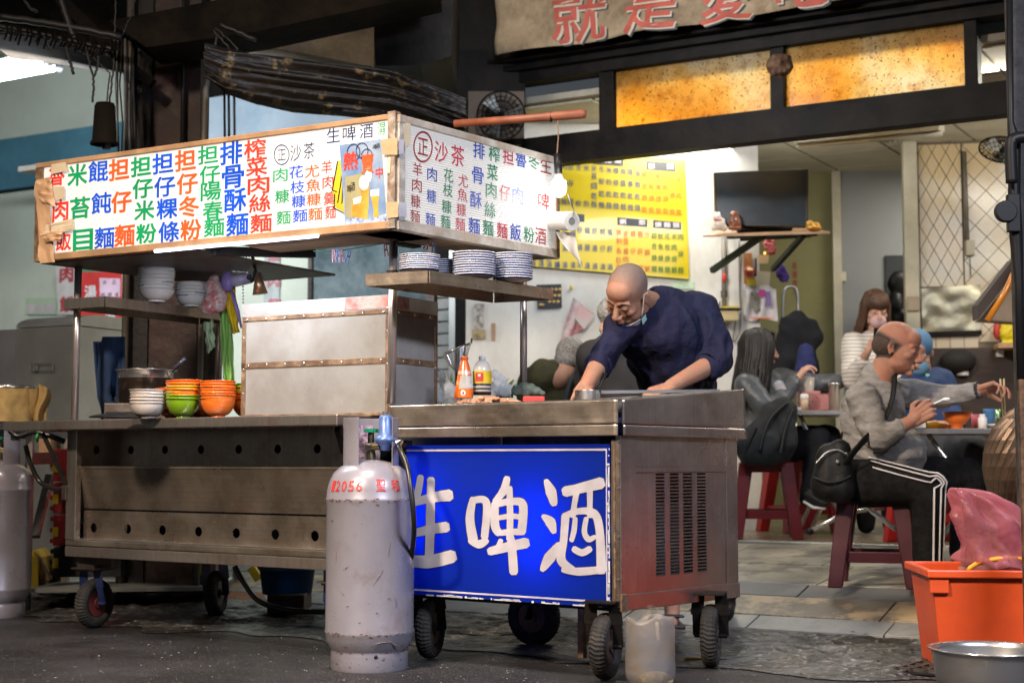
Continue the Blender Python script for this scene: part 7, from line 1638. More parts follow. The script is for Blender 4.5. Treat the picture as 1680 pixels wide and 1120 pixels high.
put('cup',MB().lathe([(.001,.001),(8*k7,0),(10*k7,25*k7),(9.3*k7,25*k7),(7.4*k7,1*k7)],cp_,28),mat('pink_clear',(.85,.22,.28),.15,0,.05,5,alpha=.8),pc2,smooth=True);put('drink',MB().lathe([(.001,.002),(7.6*k7,.002),(8.8*k7,17*k7),(.001,17*k7)],cp_,24),mat('drink_red',(.75,.12,.06),.2),pc2,smooth=True)
c3=tp_(1623,7.7);solo('blue_tumbler',MB().lathe([(.001,0),(8*k7,0),(10*k7,32*k7),(10.6*k7,36*k7),(9.6*k7,36*k7),(7.6*k7,2*k7)],c3,28),mat('blue_clear',(.10,.28,.55),.15,0,.1,9,alpha=.85),'blue plastic tumbler near the chopsticks on the near table','cup',smooth=True)
c4=tp_(1637,7.78);cn_=thing('drink_can','green drink can behind the blue tumbler','can',c4);put('body',MB().lathe([(.001,0),(6*k7,0),(7*k7,2*k7),(7*k7,33*k7),(5.6*k7,36*k7),(.001,35.5*k7)],c4,24),mat('can_green',(.16,.42,.10),.25,.5,.3,40,col2=(.6,.65,.5)),cn_,smooth=True)
c5=tp_(1642,7.35);pl_t=thing('side_plate','white plate holding dark greens under the chopsticks','plate',c5);put('plate',MB().lathe(plate_prof(.085),c5,36),porcelain,pl_t,smooth=True)
gm_=MB()
for i in range(30):gm_.tube([c5+V3(rnd.uniform(-.04,.03),rnd.uniform(-.03,.03),.015),c5+V3(rnd.uniform(-.03,.03),rnd.uniform(-.03,.03),.03+rnd.uniform(0,.02)),c5+V3(rnd.uniform(-.02,.02),0,.035)],.004,5)
solo('cooked_greens',gm_,mat('greens_dark',(.025,.07,.012),.35,0,.3,40),'clump of dark green vegetables lifted from the white plate','vegetables',smooth=True)
solo('snack_bag',fuse(MB().ball(tp_(1520,7.6)+V3(0,0,.02),(.09,.06,.025)).ball(tp_(1540,7.6)+V3(0,0,.02),(.09,.06,.022)),.008,2,'snack',None,.008,25),mat('snack_print',(.62,.05,.03),.3,0,.3,14,col2=(.75,.52,.05)),'red and yellow snack packet lying on the near table','packet')
solo('red_packet',fuse(MB().ball(tp_(1508,7.9)+V3(0,0,.10),(.03,.03,.06)),.008,1,'p',None,.004,25),redp,'small red packet behind the arm of the man in grey','packet')
solo('white_box',MB().box(tp_(1501,7.24),tp_(1519,7.24)+V3(0,.09,.026)),white_plastic,'small white box at the left corner of the near table','box',bev=.003)
solo('spice_jar',MB().lathe([(.001,0),(.022,0),(.022,.05),(.014,.06),(.014,.07),(.001,.07)],tp_(1612,7.32),20),porcelain,'little white dish beside the pink cup on the near table','dish',smooth=True)
k9=1/S(9.1)
def ft_p(px,Y=9.12):p=P(px,680,Y);p.z=zt_f+.001;return p
bk_=thing('pink_basket','pink perforated plastic basket on the far dining table','basket',ft_p(1338));o=ft_p(1338)
bm2=MB();W2=25*k9;H2=33*k9;D2=.10
bm2.box(o+V3(-W2,0,0),o+V3(W2,.003,.008)).box(o+V3(-W2,0,H2-.02),o+V3(W2,.004,H2)).box(o+V3(-W2,0,0),o+V3(-W2+.008,.004,H2)).box(o+V3(W2-.008,0,0),o+V3(W2,.004,H2)).box(o+V3(W2*.35,0,0),o+V3(W2,.003,H2))
for i in range(9):
 x=-W2+i*W2*1.4/8;bm2.bar(o+V3(x,.002,0),o+V3(x+.04,.002,H2-.01),.005,.003);bm2.bar(o+V3(x+.04,.0025,0),o+V3(x,.0025,H2-.01),.005,.003)
bm2.box(o+V3(-W2,D2,0),o+V3(W2,D2+.003,H2)).box(o+V3(-W2-.003,0,0),o+V3(-W2,D2,H2)).box(o+V3(W2,0,0),o+V3(W2+.003,D2,H2)).box(o+V3(-W2,0,-.0),o+V3(W2,D2,.003))
put('basket',bm2,mat('basket_pink',(.75,.34,.32),.35,0,.04,6,transl=.2),bk_)
co=ft_p(1326)+V3(0,.05,30*k9);cst=thing('chopstick_tub','clear tub packed with wooden chopsticks standing in the pink basket','chopstick holder',co)
put('tub',MB().lathe([(.001,-20*k9),(11*k9,-20*k9),(14.5*k9,26*k9),(14*k9,26*k9)],co,26),glass,cst,smooth=True)
chm=mat('bamboo_sticks',(.68,.52,.32),.5,0,.1,30)
cs_=MB()
for i in range(60):
 a=rnd.uniform(0,6.28);r_=11.5*k9*math.sqrt(rnd.random());q=co+V3(r_*math.cos(a),r_*math.sin(a),0);cs_.bar(q*1+V3(-r_*.2*math.cos(a),0,-18*k9),q+V3(r_*.12*math.cos(a),0,22*k9+rnd.uniform(-3,3)*k9),.006,.006)
put('chopsticks',cs_,chm,cst,kind='stuff')
kn=ft_p(1369,9.1);can=thing('steel_canister','tall steel canister beside the pink basket','canister',kn);put('body',MB().lathe([(.001,0),(9*k9,0),(9*k9,42*k9),(9.6*k9,42.5*k9),(9.6*k9,45*k9),(8*k9,46*k9),(.001,46*k9)],kn,30),steel_clean,can,smooth=True)
tj=ft_p(1320,9.03);tjr=thing('toothpick_jar','small toothpick jar with a white lid in front of the pink basket','jar',tj);put('jar',MB().lathe([(.001,0),(6.5*k9,0),(6.5*k9,20*k9),(.001,20*k9)],tj,20),mat('toothpicks',(.60,.45,.32),.4),tjr,smooth=True);put('lid',MB().lathe([(7*k9,19.5*k9),(7*k9,25*k9),(5*k9,27*k9),(.001,27*k9)],tj,20),white_plastic,tjr,smooth=True)
solo('tissue_packet',MB().box(ft_p(1300,9.02),ft_p(1316,9.02)+V3(0,.06,.018)),paper_white,'flat white tissue packet at the left end of the far table','tissues',bev=.004)
# PEOPLE
def skin(key,c,r=.56,c2=None):return mat(key,c,r,0,.08,16,.5,260,sss=.14,dirt=tuple(c[i]*(.95,.66,.60)[i]for i in range(3)),dscale=18,damt=.55,col2=c2 or tuple(x*.82 for x in c),spec=.45)
skin_cook=skin('skin_cook',(.37,.205,.135));skin_tan=skin('skin_tan',(.40,.20,.135),.48);skin_pale=skin('skin_pale',(.60,.38,.29));skin_mid=skin('skin_mid',(.48,.28,.20))
brow_m=mat('eyebrow_hair',(.02,.014,.012),.8);lash_m=mat('eyelash_dark',(.012,.008,.007),.7);lip_m=mat('lips',(.36,.14,.11),.45);eye_m=mat('eye',(.10,.06,.05),.2)
def tint(m,M,c,r,col,lo,hi):
 """cropped hair as the colour of the scalp itself, with a soft speckled hairline"""
 nt=m.node_tree;N=nt.nodes;L=nt.links;b=N['Principled BSDF'];src=b.inputs['Base Color'].links[0].from_socket;R3=M.to_3x3();s=R3.col[0].length;cw_=M@Vector(c)
 tc=N.new('ShaderNodeTexCoord');sb=N.new('ShaderNodeVectorMath');sb.operation='SUBTRACT';sb.inputs[1].default_value=cw_;L.new(tc.outputs['Object'],sb.inputs[0]);cb=N.new('ShaderNodeCombineXYZ')
 for i in range(3):
  d=N.new('ShaderNodeVectorMath');d.operation='DOT_PRODUCT';d.inputs[1].default_value=R3.col[i].normalized()/(r[i]*s);L.new(sb.outputs[0],d.inputs[0]);L.new(d.outputs['Value'],cb.inputs[i])
 ln=N.new('ShaderNodeVectorMath');ln.operation='LENGTH';L.new(cb.outputs[0],ln.inputs[0])
 n=N.new('ShaderNodeTexNoise');n.inputs['Scale'].default_value=240;L.new(tc.outputs['Object'],n.inputs[0]);ad=N.new('ShaderNodeMath');ad.operation='MULTIPLY_ADD';ad.inputs[1].default_value=.12;ad.inputs[2].default_value=-.06;L.new(n.outputs[0],ad.inputs[0])
 a2=N.new('ShaderNodeMath');L.new(ln.outputs['Value'],a2.inputs[0]);L.new(ad.outputs[0],a2.inputs[1]);mr=N.new('ShaderNodeMapRange');mr.inputs[1].default_value=lo;mr.inputs[2].default_value=hi;L.new(a2.outputs[0],mr.inputs[0])
 x=N.new('ShaderNodeMix');x.data_type='RGBA';L.new(mr.outputs[0],x.inputs[0]);L.new(src,x.inputs[6]);x.inputs[7].default_value=(*col,1);L.new(x.outputs[2],b.inputs['Base Color'])
def head_matrix(c,fwd,up=(0,0,1),s=1.0):
 f=Vector(fwd).normalized();u=Vector(up);u=(u-f*u.dot(f)).normalized();x=(-f).cross(u)
 m=Matrix(((x.x,-f.x,u.x),(x.y,-f.y,u.y),(x.z,-f.z,u.z)))
 return Matrix.Translation(Vector(c))@m.to_4x4()@Matrix.Diagonal((s,s,s,1))
def head_mb(M,fat=1.0,neck=True):
 mb=MB(M);B=mb.ball
 B((0,.018,.032),(.076,.097,.088),28,18);B((0,-.022,-.025),(.064*fat,.0655,.086),24,16);B((0,-.028,-.070),(.053*fat,.052,.042),20,12);B((0,-.068,-.100),(.022,.019,.017),14,10)
 B((0,-.050,.050),(.055,.042,.045),20,12)
 for s in(-1,1):
  B((s*.040,-.056,-.028),(.024*fat,.0245,.021),14,10);B((s*.044,-.02,-.062),(.020*fat,.04,.032),14,10)
  mb.caps((s*.012,-.0855,.018),.0085,(s*.048,-.070,.016),.0085,10)
  B((s*.031,-.0745,-.002),(.0165,.0155,.0135),16,10)
  mb.caps((s*.020,-.082,-.009),.004,(s*.043,-.074,-.010),.004,8)
  B((s*.0145,-.097,-.042),(.0095,.012,.0088),12,8)
  mb.caps((s*.073,.018,.018),.007,(s*.081,.024,-.004),.0065,8);mb.caps((s*.081,.024,-.004),.0065,(s*.076,.012,-.032),.007,8);mb.caps((s*.071,.004,.016),.006,(s*.073,.018,.018),.007,8);B((s*.073,.010,-.006),(.006,.014,.022),12,8);mb.caps((s*.073,.002,-.004),.005,(s*.074,.002,-.022),.006,8)
 mb.caps((0,-.084,.006),.0095,(0,-.107,-.034),.0125,10);B((0,-.107,-.039),(.0145,.0125,.0115),14,10)
 mb.caps((-.017,-.0875,-.066),.0055,(.017,-.0875,-.066),.0055,8);B((0,-.0905,-.0665),(.014,.0065,.006));mb.caps((-.015,-.087,-.0765),.0062,(.015,-.087,-.0765),.0062,8)
 if neck:mb.caps((0,.030,-.055),.054*fat,(0,.055,-.16),.060*fat,18)
 return mb
def face_parts(M,par,lips=True,brows=True,eyes=True,bw=.0042):
 for s in(-1,1):
  if brows:put('eyebrow',MB(M).tube([(s*.013,-.0925,.017),(s*.030,-.0875,.023),(s*.047,-.0765,.018)],[bw*.7,bw*.8,bw*.4],8,sy=.6),brow_m,par,smooth=True)
  if eyes:put('eyelashes',MB(M).tube([(s*.018,-.0850,-.0075),(s*.031,-.0885,-.0098),(s*.044,-.0795,-.0070)],[.0008,.0014,.0008],6,sy=.7),lash_m,par,smooth=True)
 if lips:put('lips',MB(M).tube([(-.021,-.0880,-.0705),(-.010,-.0945,-.0690),(0,-.0960,-.0700),(.010,-.0945,-.0690),(.021,-.0880,-.0705)],[.0012,.0034,.0040,.0034,.0012],8,sy=.75),lip_m,par,smooth=True)
 put('mouth_line',MB(M).tube([(-.022,-.0895,-.0712),(0,-.0995,-.0714),(.022,-.0895,-.0712)],[.0007,.0012,.0007],6),lash_m,par,smooth=True)
def hand_mesh(wrist,d,n,curl=(.5,.5,.5,.5),thumb=.5,side=1,s=1.0,tfold=0.0,spread=.06):
 """wrist point, direction of the palm, palm normal (the side fingers close to); five fingers with joints"""
 w_=Vector(wrist);d=Vector(d).normalized();n=Vector(n);n=(n-d*n.dot(d)).normalized();x=d.cross(n)*side
 mb=MB()
 for i,(o,L_)in enumerate(((.030,.084),(.010,.088),(-.011,.084),(-.030,.077))):mb.caps(w_+x*o*.55*s+d*.005*s,.016*s,w_+(x*o+d*L_)*s,.0115*s,10)
 mb.caps(w_-d*.03*s,.024*s,w_+d*.02*s,.024*s,12)
 ls=((.041,.025,.021),(.046,.028,.022),(.042,.027,.021),(.033,.021,.019))
 for i,(o,L_)in enumerate(((.030,.084),(.010,.088),(-.011,.084),(-.030,.077))):
  p=w_+(x*o+d*L_)*s;a=curl[i];dirx=(d+x*o*spread*30).normalized();r=(.0095,.0096,.0092,.0082)[i]*s
  ang=0
  for j,l in enumerate(ls[i]):
   ang+=a*(1.0,1.15,.7)[j];q=p+(dirx*math.cos(ang)+n*math.sin(ang))*l*s;mb.caps(p,r,q,r*.90,10);p=q;r*=.90
 p=w_+(x*.022+d*.018+n*.006)*s;dt=(x*.75+d*.62+n*(.25+tfold)).normalized()
 q=p+dt*.040*s;mb.caps(p,.0145*s,q,.0115*s,10);dt2=(dt*(1-thumb*.6)+(d*.6+n*.75-x*.25)*thumb).normalized();q2=q+dt2*.032*s;mb.caps(q,.0112*s,q2,.0098*s,10);dt3=(dt2+(n*.3-x*.3)*thumb).normalized();mb.caps(q2,.0098*s,q2+dt3*.022*s,.0085*s,10)
 return fuse(mb,.0032*s,3,'hand')
def limb(mb,pts,rs,n=14):
 for i in range(len(pts)-1):mb.caps(pts[i],rs[i],pts[i+1],rs[i+1],n)
 return mb
def seg(a,b,t):return Vector(a)*(1-t)+Vector(b)*t
# the cook
mat('seam_black',(.003,.003,.004),.6)
def cook():
 t=thing('person','bald cook in a dark blue shirt bending over the right cart, mask under his chin','person',gnd(1120,6.95))
 hc=P(1028,484,6.36);M=head_matrix(hc,(-.50,-.58,-.64),(-.14,-.56,.72),1.06)
 neck=P(1078,486,6.52);shR=P(1026,528,6.44);shL=P(1150,512,6.62);elR=P(985,594,6.42);wrR=P(963,630,6.22);elL=P(1180,590,6.55);wrL=P(1100,634,6.28)
 hips=P(1122,668,6.86);chest=P(1082,545,6.56);belly=P(1108,610,6.70)
 head=fuse(head_mb(M),.0036,9,'head')
 arms=MB();limb(arms,[seg(elR,wrR,.1),wrR],[.045,.031]);limb(arms,[elL,seg(elL,wrL,.35),wrL],[.046,.043,.031])
 arms=fuse(arms,.007,5,'arms')
 hr=hand_mesh(wrR,P(952,655,6.12)-wrR,(-.3,.5,-.8),(.5,.5,.5,.5),.4,1,1.0);hl=hand_mesh(wrL,P(1062,646,6.22)-wrL,(-.2,.2,-.9),(.55,.6,.6,.6),.4,-1,1.0)
 core=fuse(limb(MB(),[hc,neck+V3(.02,.05,-.03),chest,hips],[.05,.045,.09,.10]).caps(shR,.04,shL,.04).caps(shR,.035,elR,.035).caps(elR,.035,seg(elR,wrR,.5),.03).caps(shL,.035,elL,.035).caps(elL,.035,seg(elL,wrL,.5),.03),.012,2,'core')
 body=put('body',join_meshes('body',[head,arms,hr,hl,core]),skin_cook,t)
 face_parts(M,t,bw=.0034)
 tint(skin_cook,M,(0,.026,.036),(.0785,.0955,.0895),(.17,.125,.108),1.045,.955)
 s=MB();up=(0,0,1)
 s.caps(shR+V3(.02,.03,-.01),.078,shL+V3(-.02,.03,-.01),.088);s.caps(neck+V3(.015,.035,-.035),.062,chest,.135);s.caps(neck+V3(.03,.05,-.035),.075,shL+V3(-.01,.04,0),.085);s.ball(chest,(.185,.13,.16),24,16);s.caps(chest,.15,belly,.155);s.ball(belly,(.175,.14,.15),24,16);s.caps(belly,.16,hips,.155)
 s.caps(chest+V3(-.08,0,0),.10,belly+V3(-.05,0,-.02),.115);s.caps(chest+V3(.10,.02,0),.10,belly+V3(.07,.02,0),.115);s.caps(shL+V3(-.03,.03,-.03),.09,P(1162,560,6.7),.09)
 limb(s,[shR,elR,seg(elR,wrR,.16)],[.072,.058,.056]);limb(s,[shL,elL,seg(elL,wrL,.22)],[.078,.064,.062])
 sm=mat('cook_shirt',(.006,.009,.030),.85,0,.22,3,1.0,9,bd=.035,col2=(.008,.012,.040),dirt=(.012,.008,.030),dscale=1.5,damt=.6,spec=.3)
 put('shirt',fuse(s,.008,8,'shirt',None,.019,8.0,(1.4,1,.7)),sm,t)
 cc=hc+(neck-hc)*.98+V3(.0,.028,-.022);cd=(neck+V3(.03,.05,-.04)-hc).normalized();cu=cd.orthogonal().normalized();cv=cd.cross(cu)
 put('shirt_collar',MB().tube([cc+(cu*math.cos(2*math.pi*i/28)+cv*math.sin(2*math.pi*i/28))*.062 for i in range(29)],.010,8,False),sm,t,smooth=True)
 for e,w_,tt,r in((elR,wrR,.18,.060),(elL,wrL,.24,.066)):
  c=seg(e,w_,tt);d=(Vector(w_)-Vector(e)).normalized();u=d.orthogonal().normalized();v=d.cross(u)
  put('cuff',MB().tube([c+(u*math.cos(2*math.pi*j/24)+v*math.sin(2*math.pi*j/24))*r*.88 for j in range(25)],.010,8,False),sm,t,smooth=True)
 mk=MB(M);
 def mfn(u,v):a=R(-75+150*u);return(.066*math.sin(a)*(1-.1*v),-.070*math.cos(a)-.012+.02*v,-.098-.035*v+.018*abs(math.sin(a)))
 put('face_mask',MB(M).grid(mfn,20,6),mat('mask_white',(.66,.62,.62),.8,transl=.2),t,smooth=True,solid=.002)
 put('mask_edge',MB(M).grid(lambda u,v:(.066+.002,-.018+.035*u-.01,-.085-.028*v),4,4),mat('mask_teal',(.35,.60,.58),.8),t,solid=.002)
 for s_ in(-1,1):
  put('mask_loop',MB(M).tube([(s_*.066,-.030,-.090),(s_*.077,-.020,-.040),(s_*.081,.000,.018),(s_*.083,.022,.014),(s_*.084,.028,-.02)],.0016,6),mat('loop_white',(.75,.72,.70),.7),t,smooth=True)
 f1=gnd(1102,6.93);f2=gnd(1190,7.0)
 tr=MB();tr.caps(hips+V3(-.06,0,-.05),.15,hips+V3(.06,0,-.05),.15);k1=(Vector(f1)+hips)/2+V3(-.04,-.05,.0);k2=(Vector(f2)+hips)/2+V3(.04,-.05,0)
 limb(tr,[hips+V3(-.09,0,-.08),k1,f1+V3(0,.02,.18)],[.10,.075,.06]);limb(tr,[hips+V3(.09,0,-.08),k2,f2+V3(0,.02,.12)],[.10,.075,.06])
 put('trousers',fuse(tr,.014,4,'trousers',None,.008,7),mat('dark_trousers',(.010,.010,.013),.9,spec=.2),t)
 put('ankle',fuse(MB().caps(f1+V3(0,.01,.18),.04,f1+V3(0,.0,.06),.036).caps(f1+V3(0,.02,.04),.035,f1+V3(-.02,-.12,.03),.03),.008,4,'ankle'),skin_mid,t)
 put('sandal',MB().poly([f1+V3(-.05,.05,0),f1+V3(.045,.05,0),f1+V3(.04,-.17,0),f1+V3(-.06,-.17,0)],(0,0,.028)).bar(f1+V3(-.055,-.07,.06),f1+V3(.045,-.07,.06),.05,.012),black_plastic,t,bev=.006)
 put('boot',fuse(MB().caps(f2+V3(0,.03,.14),.05,f2+V3(0,.02,.06),.05).caps(f2+V3(0,.02,.045),.045,f2+V3(-.02,-.14,.035),.038),.01,3,'boot'),black_plastic,t)
cook()
# the man in grey
def grey_man():
 t=thing('person','balding man in a grey long-sleeved top and striped track trousers eating with chopsticks','person',gnd(1440,7.2))
 hc=P(1474,572,7.16);M=head_matrix(hc,(.84,-.46,-.20),(.16,-.02,1),1.06)
 neck=P(1440,618,7.21);shN=P(1414,652,7.05);shF=P(1474,642,7.40);el=P(1440,718,6.98);wr=P(1497,690,6.98);elF=P(1548,652,7.32);wrF=P(1606,640,7.22)
 chest=P(1432,672,7.20);belly=P(1446,742,7.20);pel=P(1428,772,7.22)
 head=fuse(head_mb(M,1.1),.0038,8,'head')
 a_=MB();limb(a_,[seg(el,wr,.6),wr],[.036,.029]);limb(a_,[seg(elF,wrF,.8),wrF],[.034,.029]);arms=fuse(a_,.007,4,'arms')
 hN=hand_mesh(wr,P(1541,658,6.97)-wr,(.15,1,-.25),(.80,.92,1.0,1.05),.8,1,1.12);hF=hand_mesh(wrF,P(1652,628,7.16)-wrF,(.15,-.55,-.75),(.55,.62,.72,.8),.8,1,1.0)
 core=fuse(limb(MB(),[hc,neck,chest,pel],[.05,.045,.09,.10]).caps(shN,.04,shF,.04).caps(shN,.035,el,.035).caps(el,.03,wr,.024).caps(shF,.035,elF,.03).caps(elF,.03,wrF,.024),.012,2,'core')
 put('body',join_meshes('body',[head,arms,hN,hF,core]),skin_tan,t);face_parts(M,t,bw=.0030)
 hm=mat('short_dark_hair',(.060,.043,.036),.8,0,.5,150,1.0,420,col2=(.12,.075,.055))
 tint(skin_tan,M,(0,.034,.006),(.081,.101,.083),(.030,.022,.018),1.05,.97)
 put('hair',MB(M).ball((0,.042,.004),(.0795,.0790,.062),40,24),hm,t,smooth=True)
 g=MB();g.caps(shN+V3(.02,.04,-.01),.075,shF+V3(-.01,-.03,-.01),.075);g.caps(neck+V3(-.01,0,-.012),.079,chest,.13);g.ball(chest,(.145,.165,.15),24,16);g.caps(chest+V3(-.01,0,-.05),.145,belly,.165);g.ball(belly+V3(.04,0,0),(.17,.175,.14),24,16);g.ball(pel,(.165,.17,.10),24,14)
 limb(g,[shN,el,seg(el,wr,.62)],[.076,.060,.040]);limb(g,[shF,elF,seg(elF,wrF,.86)],[.074,.055,.040])
 gm=mat('heather_grey',(.27,.258,.25),.9,0,.25,30,.8,10,bd=.022,stretch=(1,1,1.8),col2=(.19,.185,.18))
 put('shirt',fuse(g,.0085,7,'shirt',None,.009,8,(.8,1,2.1)),gm,t)
 for e,w_,tt,r in((el,wr,.64,.041),(elF,wrF,.88,.041)):
  c=seg(e,w_,tt);d=(Vector(w_)-Vector(e)).normalized();u=d.orthogonal().normalized();v=d.cross(u)
  put('cuff',MB().tube([c+(u*math.cos(2*math.pi*j/20)+v*math.sin(2*math.pi*j/20))*r*.88 for j in range(21)],.007,8,False),gm,t,smooth=True)
 hipN=P(1424,792,7.08);kneN=P(1522,800,6.98);ankN=P(1522,925,6.98);hipF=P(1440,780,7.32);kneF=P(1590,778,7.40);ankF=P(1578,905,7.42)
 zf=P(1410,797,7.1).z
 tr=MB();tr.ball(P(1420,786,7.2),(.17,.19,.12),24,14);limb(tr,[hipN,kneN,ankN],[.115,.078,.066]);limb(tr,[hipF,kneF,ankF],[.11,.078,.062])
 tm=mat('track_trousers',(.011,.0105,.011),.9,0,.3,30,.9,10,bd=.025,spec=.2)
 put('trousers',fuse(tr,.011,6,'trousers',None,.005,7),tm,t)
 st=mat('stripe_white',(.58,.56,.58),.8)
 for i in range(3):
  o=(i-1)*.030
  q=[P(1426+5*i,752+0*i,7.0)+V3(0,0,o*.0)]
  pts=[]
  for k in range(9):f=k/8;c=seg(hipN,kneN,f*.97);r=(.115*(1-f)+.078*f)+.006;a=R(58-20*f+(i-1)*21);pts.append(c+V3(0,-math.cos(a)*r,math.sin(a)*r))
  for k in range(1,4):a2=k/4*math.pi/2;pts.append(kneN+V3(math.sin(a2)*(.05+.012*i),-.070,math.cos(a2)*(.05+.012*i)))
  for k in range(12):f=k/11;c=seg(kneN,ankN,f);r=(.078*(1-f)+.066*f)+.005;a=R(30+(i-1)*25);pts.append(c+V3(math.sin(a)*r,-math.cos(a)*r,0))
  put('side_stripe',MB().tube(pts,.0088,6,sy=.5),st,t,smooth=True)
 put('shoe',fuse(MB().caps(ankN+V3(0,0,-.04),.045,ankN+V3(.13,-.02,-.06),.035),.01,3,'shoe'),black_plastic,t);put('shoe',fuse(MB().caps(ankF+V3(0,0,-.05),.045,ankF+V3(.13,-.02,-.07),.035),.01,3,'shoe'),black_plastic,t)
 bl=mat('beads_dark',(.03,.025,.02),.3);d=(wrF-elF).normalized();u=d.orthogonal().normalized();v=d.cross(u);c=wrF-d*.005
 for j in range(16):put('bead',MB().ball(c+(u*math.cos(2*math.pi*j/16)+v*math.sin(2*math.pi*j/16))*.036,.0085,10,8),bl,t,smooth=True)
 b=thing('shoulder_bag','black shoulder bag hanging at the back of the man in grey','bag',P(1368,760,7.0));bm_=mat('bag_black',(.006,.006,.007),.6,0,.2,9,.8,14,spec=.3)
 put('body',fuse(MB().caps(P(1362,748,7.02),.062,P(1358,795,7.02),.080).caps(P(1378,738,7.0),.050,P(1378,800,7.0),.070).ball(P(1384,800,7.0),.06),.010,5,'bag',None,.006,9),bm_,b)
 put('strap',MB().tube(cr_path([P(1384,770,6.97),P(1398,745,6.92),P(1418,722,6.92),P(1436,706,7.02)]),.021,8,sy=.3),bm_,b,smooth=True)
 put('strap',MB().tube(cr_path([P(1452,688,6.985),P(1462,660,7.02),P(1467,632,7.07),P(1466,612,7.15)]),.0145,8,sy=.3),bm_,b,smooth=True)
 put('zip',MB().tube(cr_path([P(1338,760,6.955),P(1356,742,6.945),P(1376,738,6.945),P(1392,748,6.95)]),.004,6),steel_dull,b,smooth=True);put('flap_edge',MB().tube(cr_path([P(1334,782,6.945),P(1356,790,6.925),P(1378,789,6.925),P(1396,780,6.94)]),.006,6),mat('seam_black'),b,smooth=True)
 put('buckle',MB().ball(P(1374,757,6.93),.010),steel_clean,b);put('buckle',MB().ball(P(1388,744,6.93),.008),steel_clean,b)
 ch_=thing('chopsticks','pair of wooden chopsticks held by the man in grey over the plate','chopsticks',P(1645,650,7.15))
 for dx in(0,6):put('stick',MB().tube([P(1641+dx,622,7.12),P(1646+dx*.6,688,7.32)],[.0042,.003],8),mat('bamboo_sticks'),ch_,smooth=True)
 sp2=thing('soup_spoon','white soup spoon held in the near hand of the man in grey','spoon',P(1550,655,6.95));put('bowl',MB().ball(P(1553,655,6.94),(.018,.014,.010),14,8),porcelain,sp2,smooth=True);put('handle',MB().tube([P(1551,654,6.95),P(1532,662,6.94)],.005,8),porcelain,sp2,smooth=True)
 gr=MB()
 for i in range(14):gr.tube([P(1645+rnd.uniform(-3,3),672,7.30),P(1646+rnd.uniform(-5,5),682,7.32),P(1644+rnd.uniform(-6,6),692,7.33)],[.004,.006,.003],5)
 solo('lifted_greens',gr,mat('greens_dark'),'dark greens pinched between the chopsticks above the plate','vegetables',smooth=True)
grey_man()
def long_hair(M,par,m,length,n=150,face=(0,-1),bangs=True,back=.03,seed=1,vol=1.0):
 rr=random.Random(seed);mb=MB(M);mb.ball((0,.022,.036),(.084*vol,.102*vol,.090),28,16)
 for i in range(n):
  a=rr.uniform(-2.45,2.45);s0=rr.uniform(.0,.35)
  dx,dy=math.sin(a),math.cos(a);L_=length*rr.uniform(.82,1.05)
  if abs(a)>1.75 and bangs:L_*=.92
  p=[(dx*.02,.02+dy*.02,.122),(dx*.062,.02+dy*.078,.095),(dx*.088*vol,.018+dy*.105*vol,.03),(dx*.094*vol,.020+dy*.100*vol,-.05)]
  z=-.05
  for k in range(1,5):z2=-.05-L_*k/4;p.append((dx*(.094*vol+.012*k*rr.uniform(.3,1)),.020+dy*.10*vol+back*k*.3+rr.uniform(-.006,.006),z2))
  r=rr.uniform(.006,.011);mb.tube(p,[r*.6,r,r,r,r,r*.9,r*.8,r*.3],5)
 if bangs:
  for i in range(26):
   x=-.062+.124*i/25;mb.tube([(x*.3,-.01,.122),(x*.8,-.072,.095),(x,-.093+abs(x)*.35,.05),(x*1.02,-.097+abs(x)*.4,.018+rr.uniform(-.006,.006))],[.006,.009,.009,.004],5)
 put('hair',mb,m,par,smooth=True)
black_hair=mat('black_hair',(.012,.009,.008),.5,0,.3,60,.3,200,stretch=(1,1,.15));brown_hair=mat('brown_hair',(.10,.048,.024),.45,0,.3,60,.3,200,stretch=(1,1,.15),col2=(.05,.022,.012));grey_hair=mat('grey_hair',(.28,.27,.26),.6,0,.35,90,.5,300,col2=(.10,.10,.10))
def mask_on(M,par,m,loop=True):
 put('face_mask',fuse(MB(M).ball((0,-.068,-.062),(.054,.043,.046),24,14).ball((0,-.094,-.045),(.020,.022,.026)),.006,4,'mask'),m,par)
 if loop:
  for s in(-1,1):put('mask_loop',MB(M).tube([(s*.050,-.06,-.045),(s*.072,-.02,-.02),(s*.080,.005,.005)],.0018,6),m,par,smooth=True)
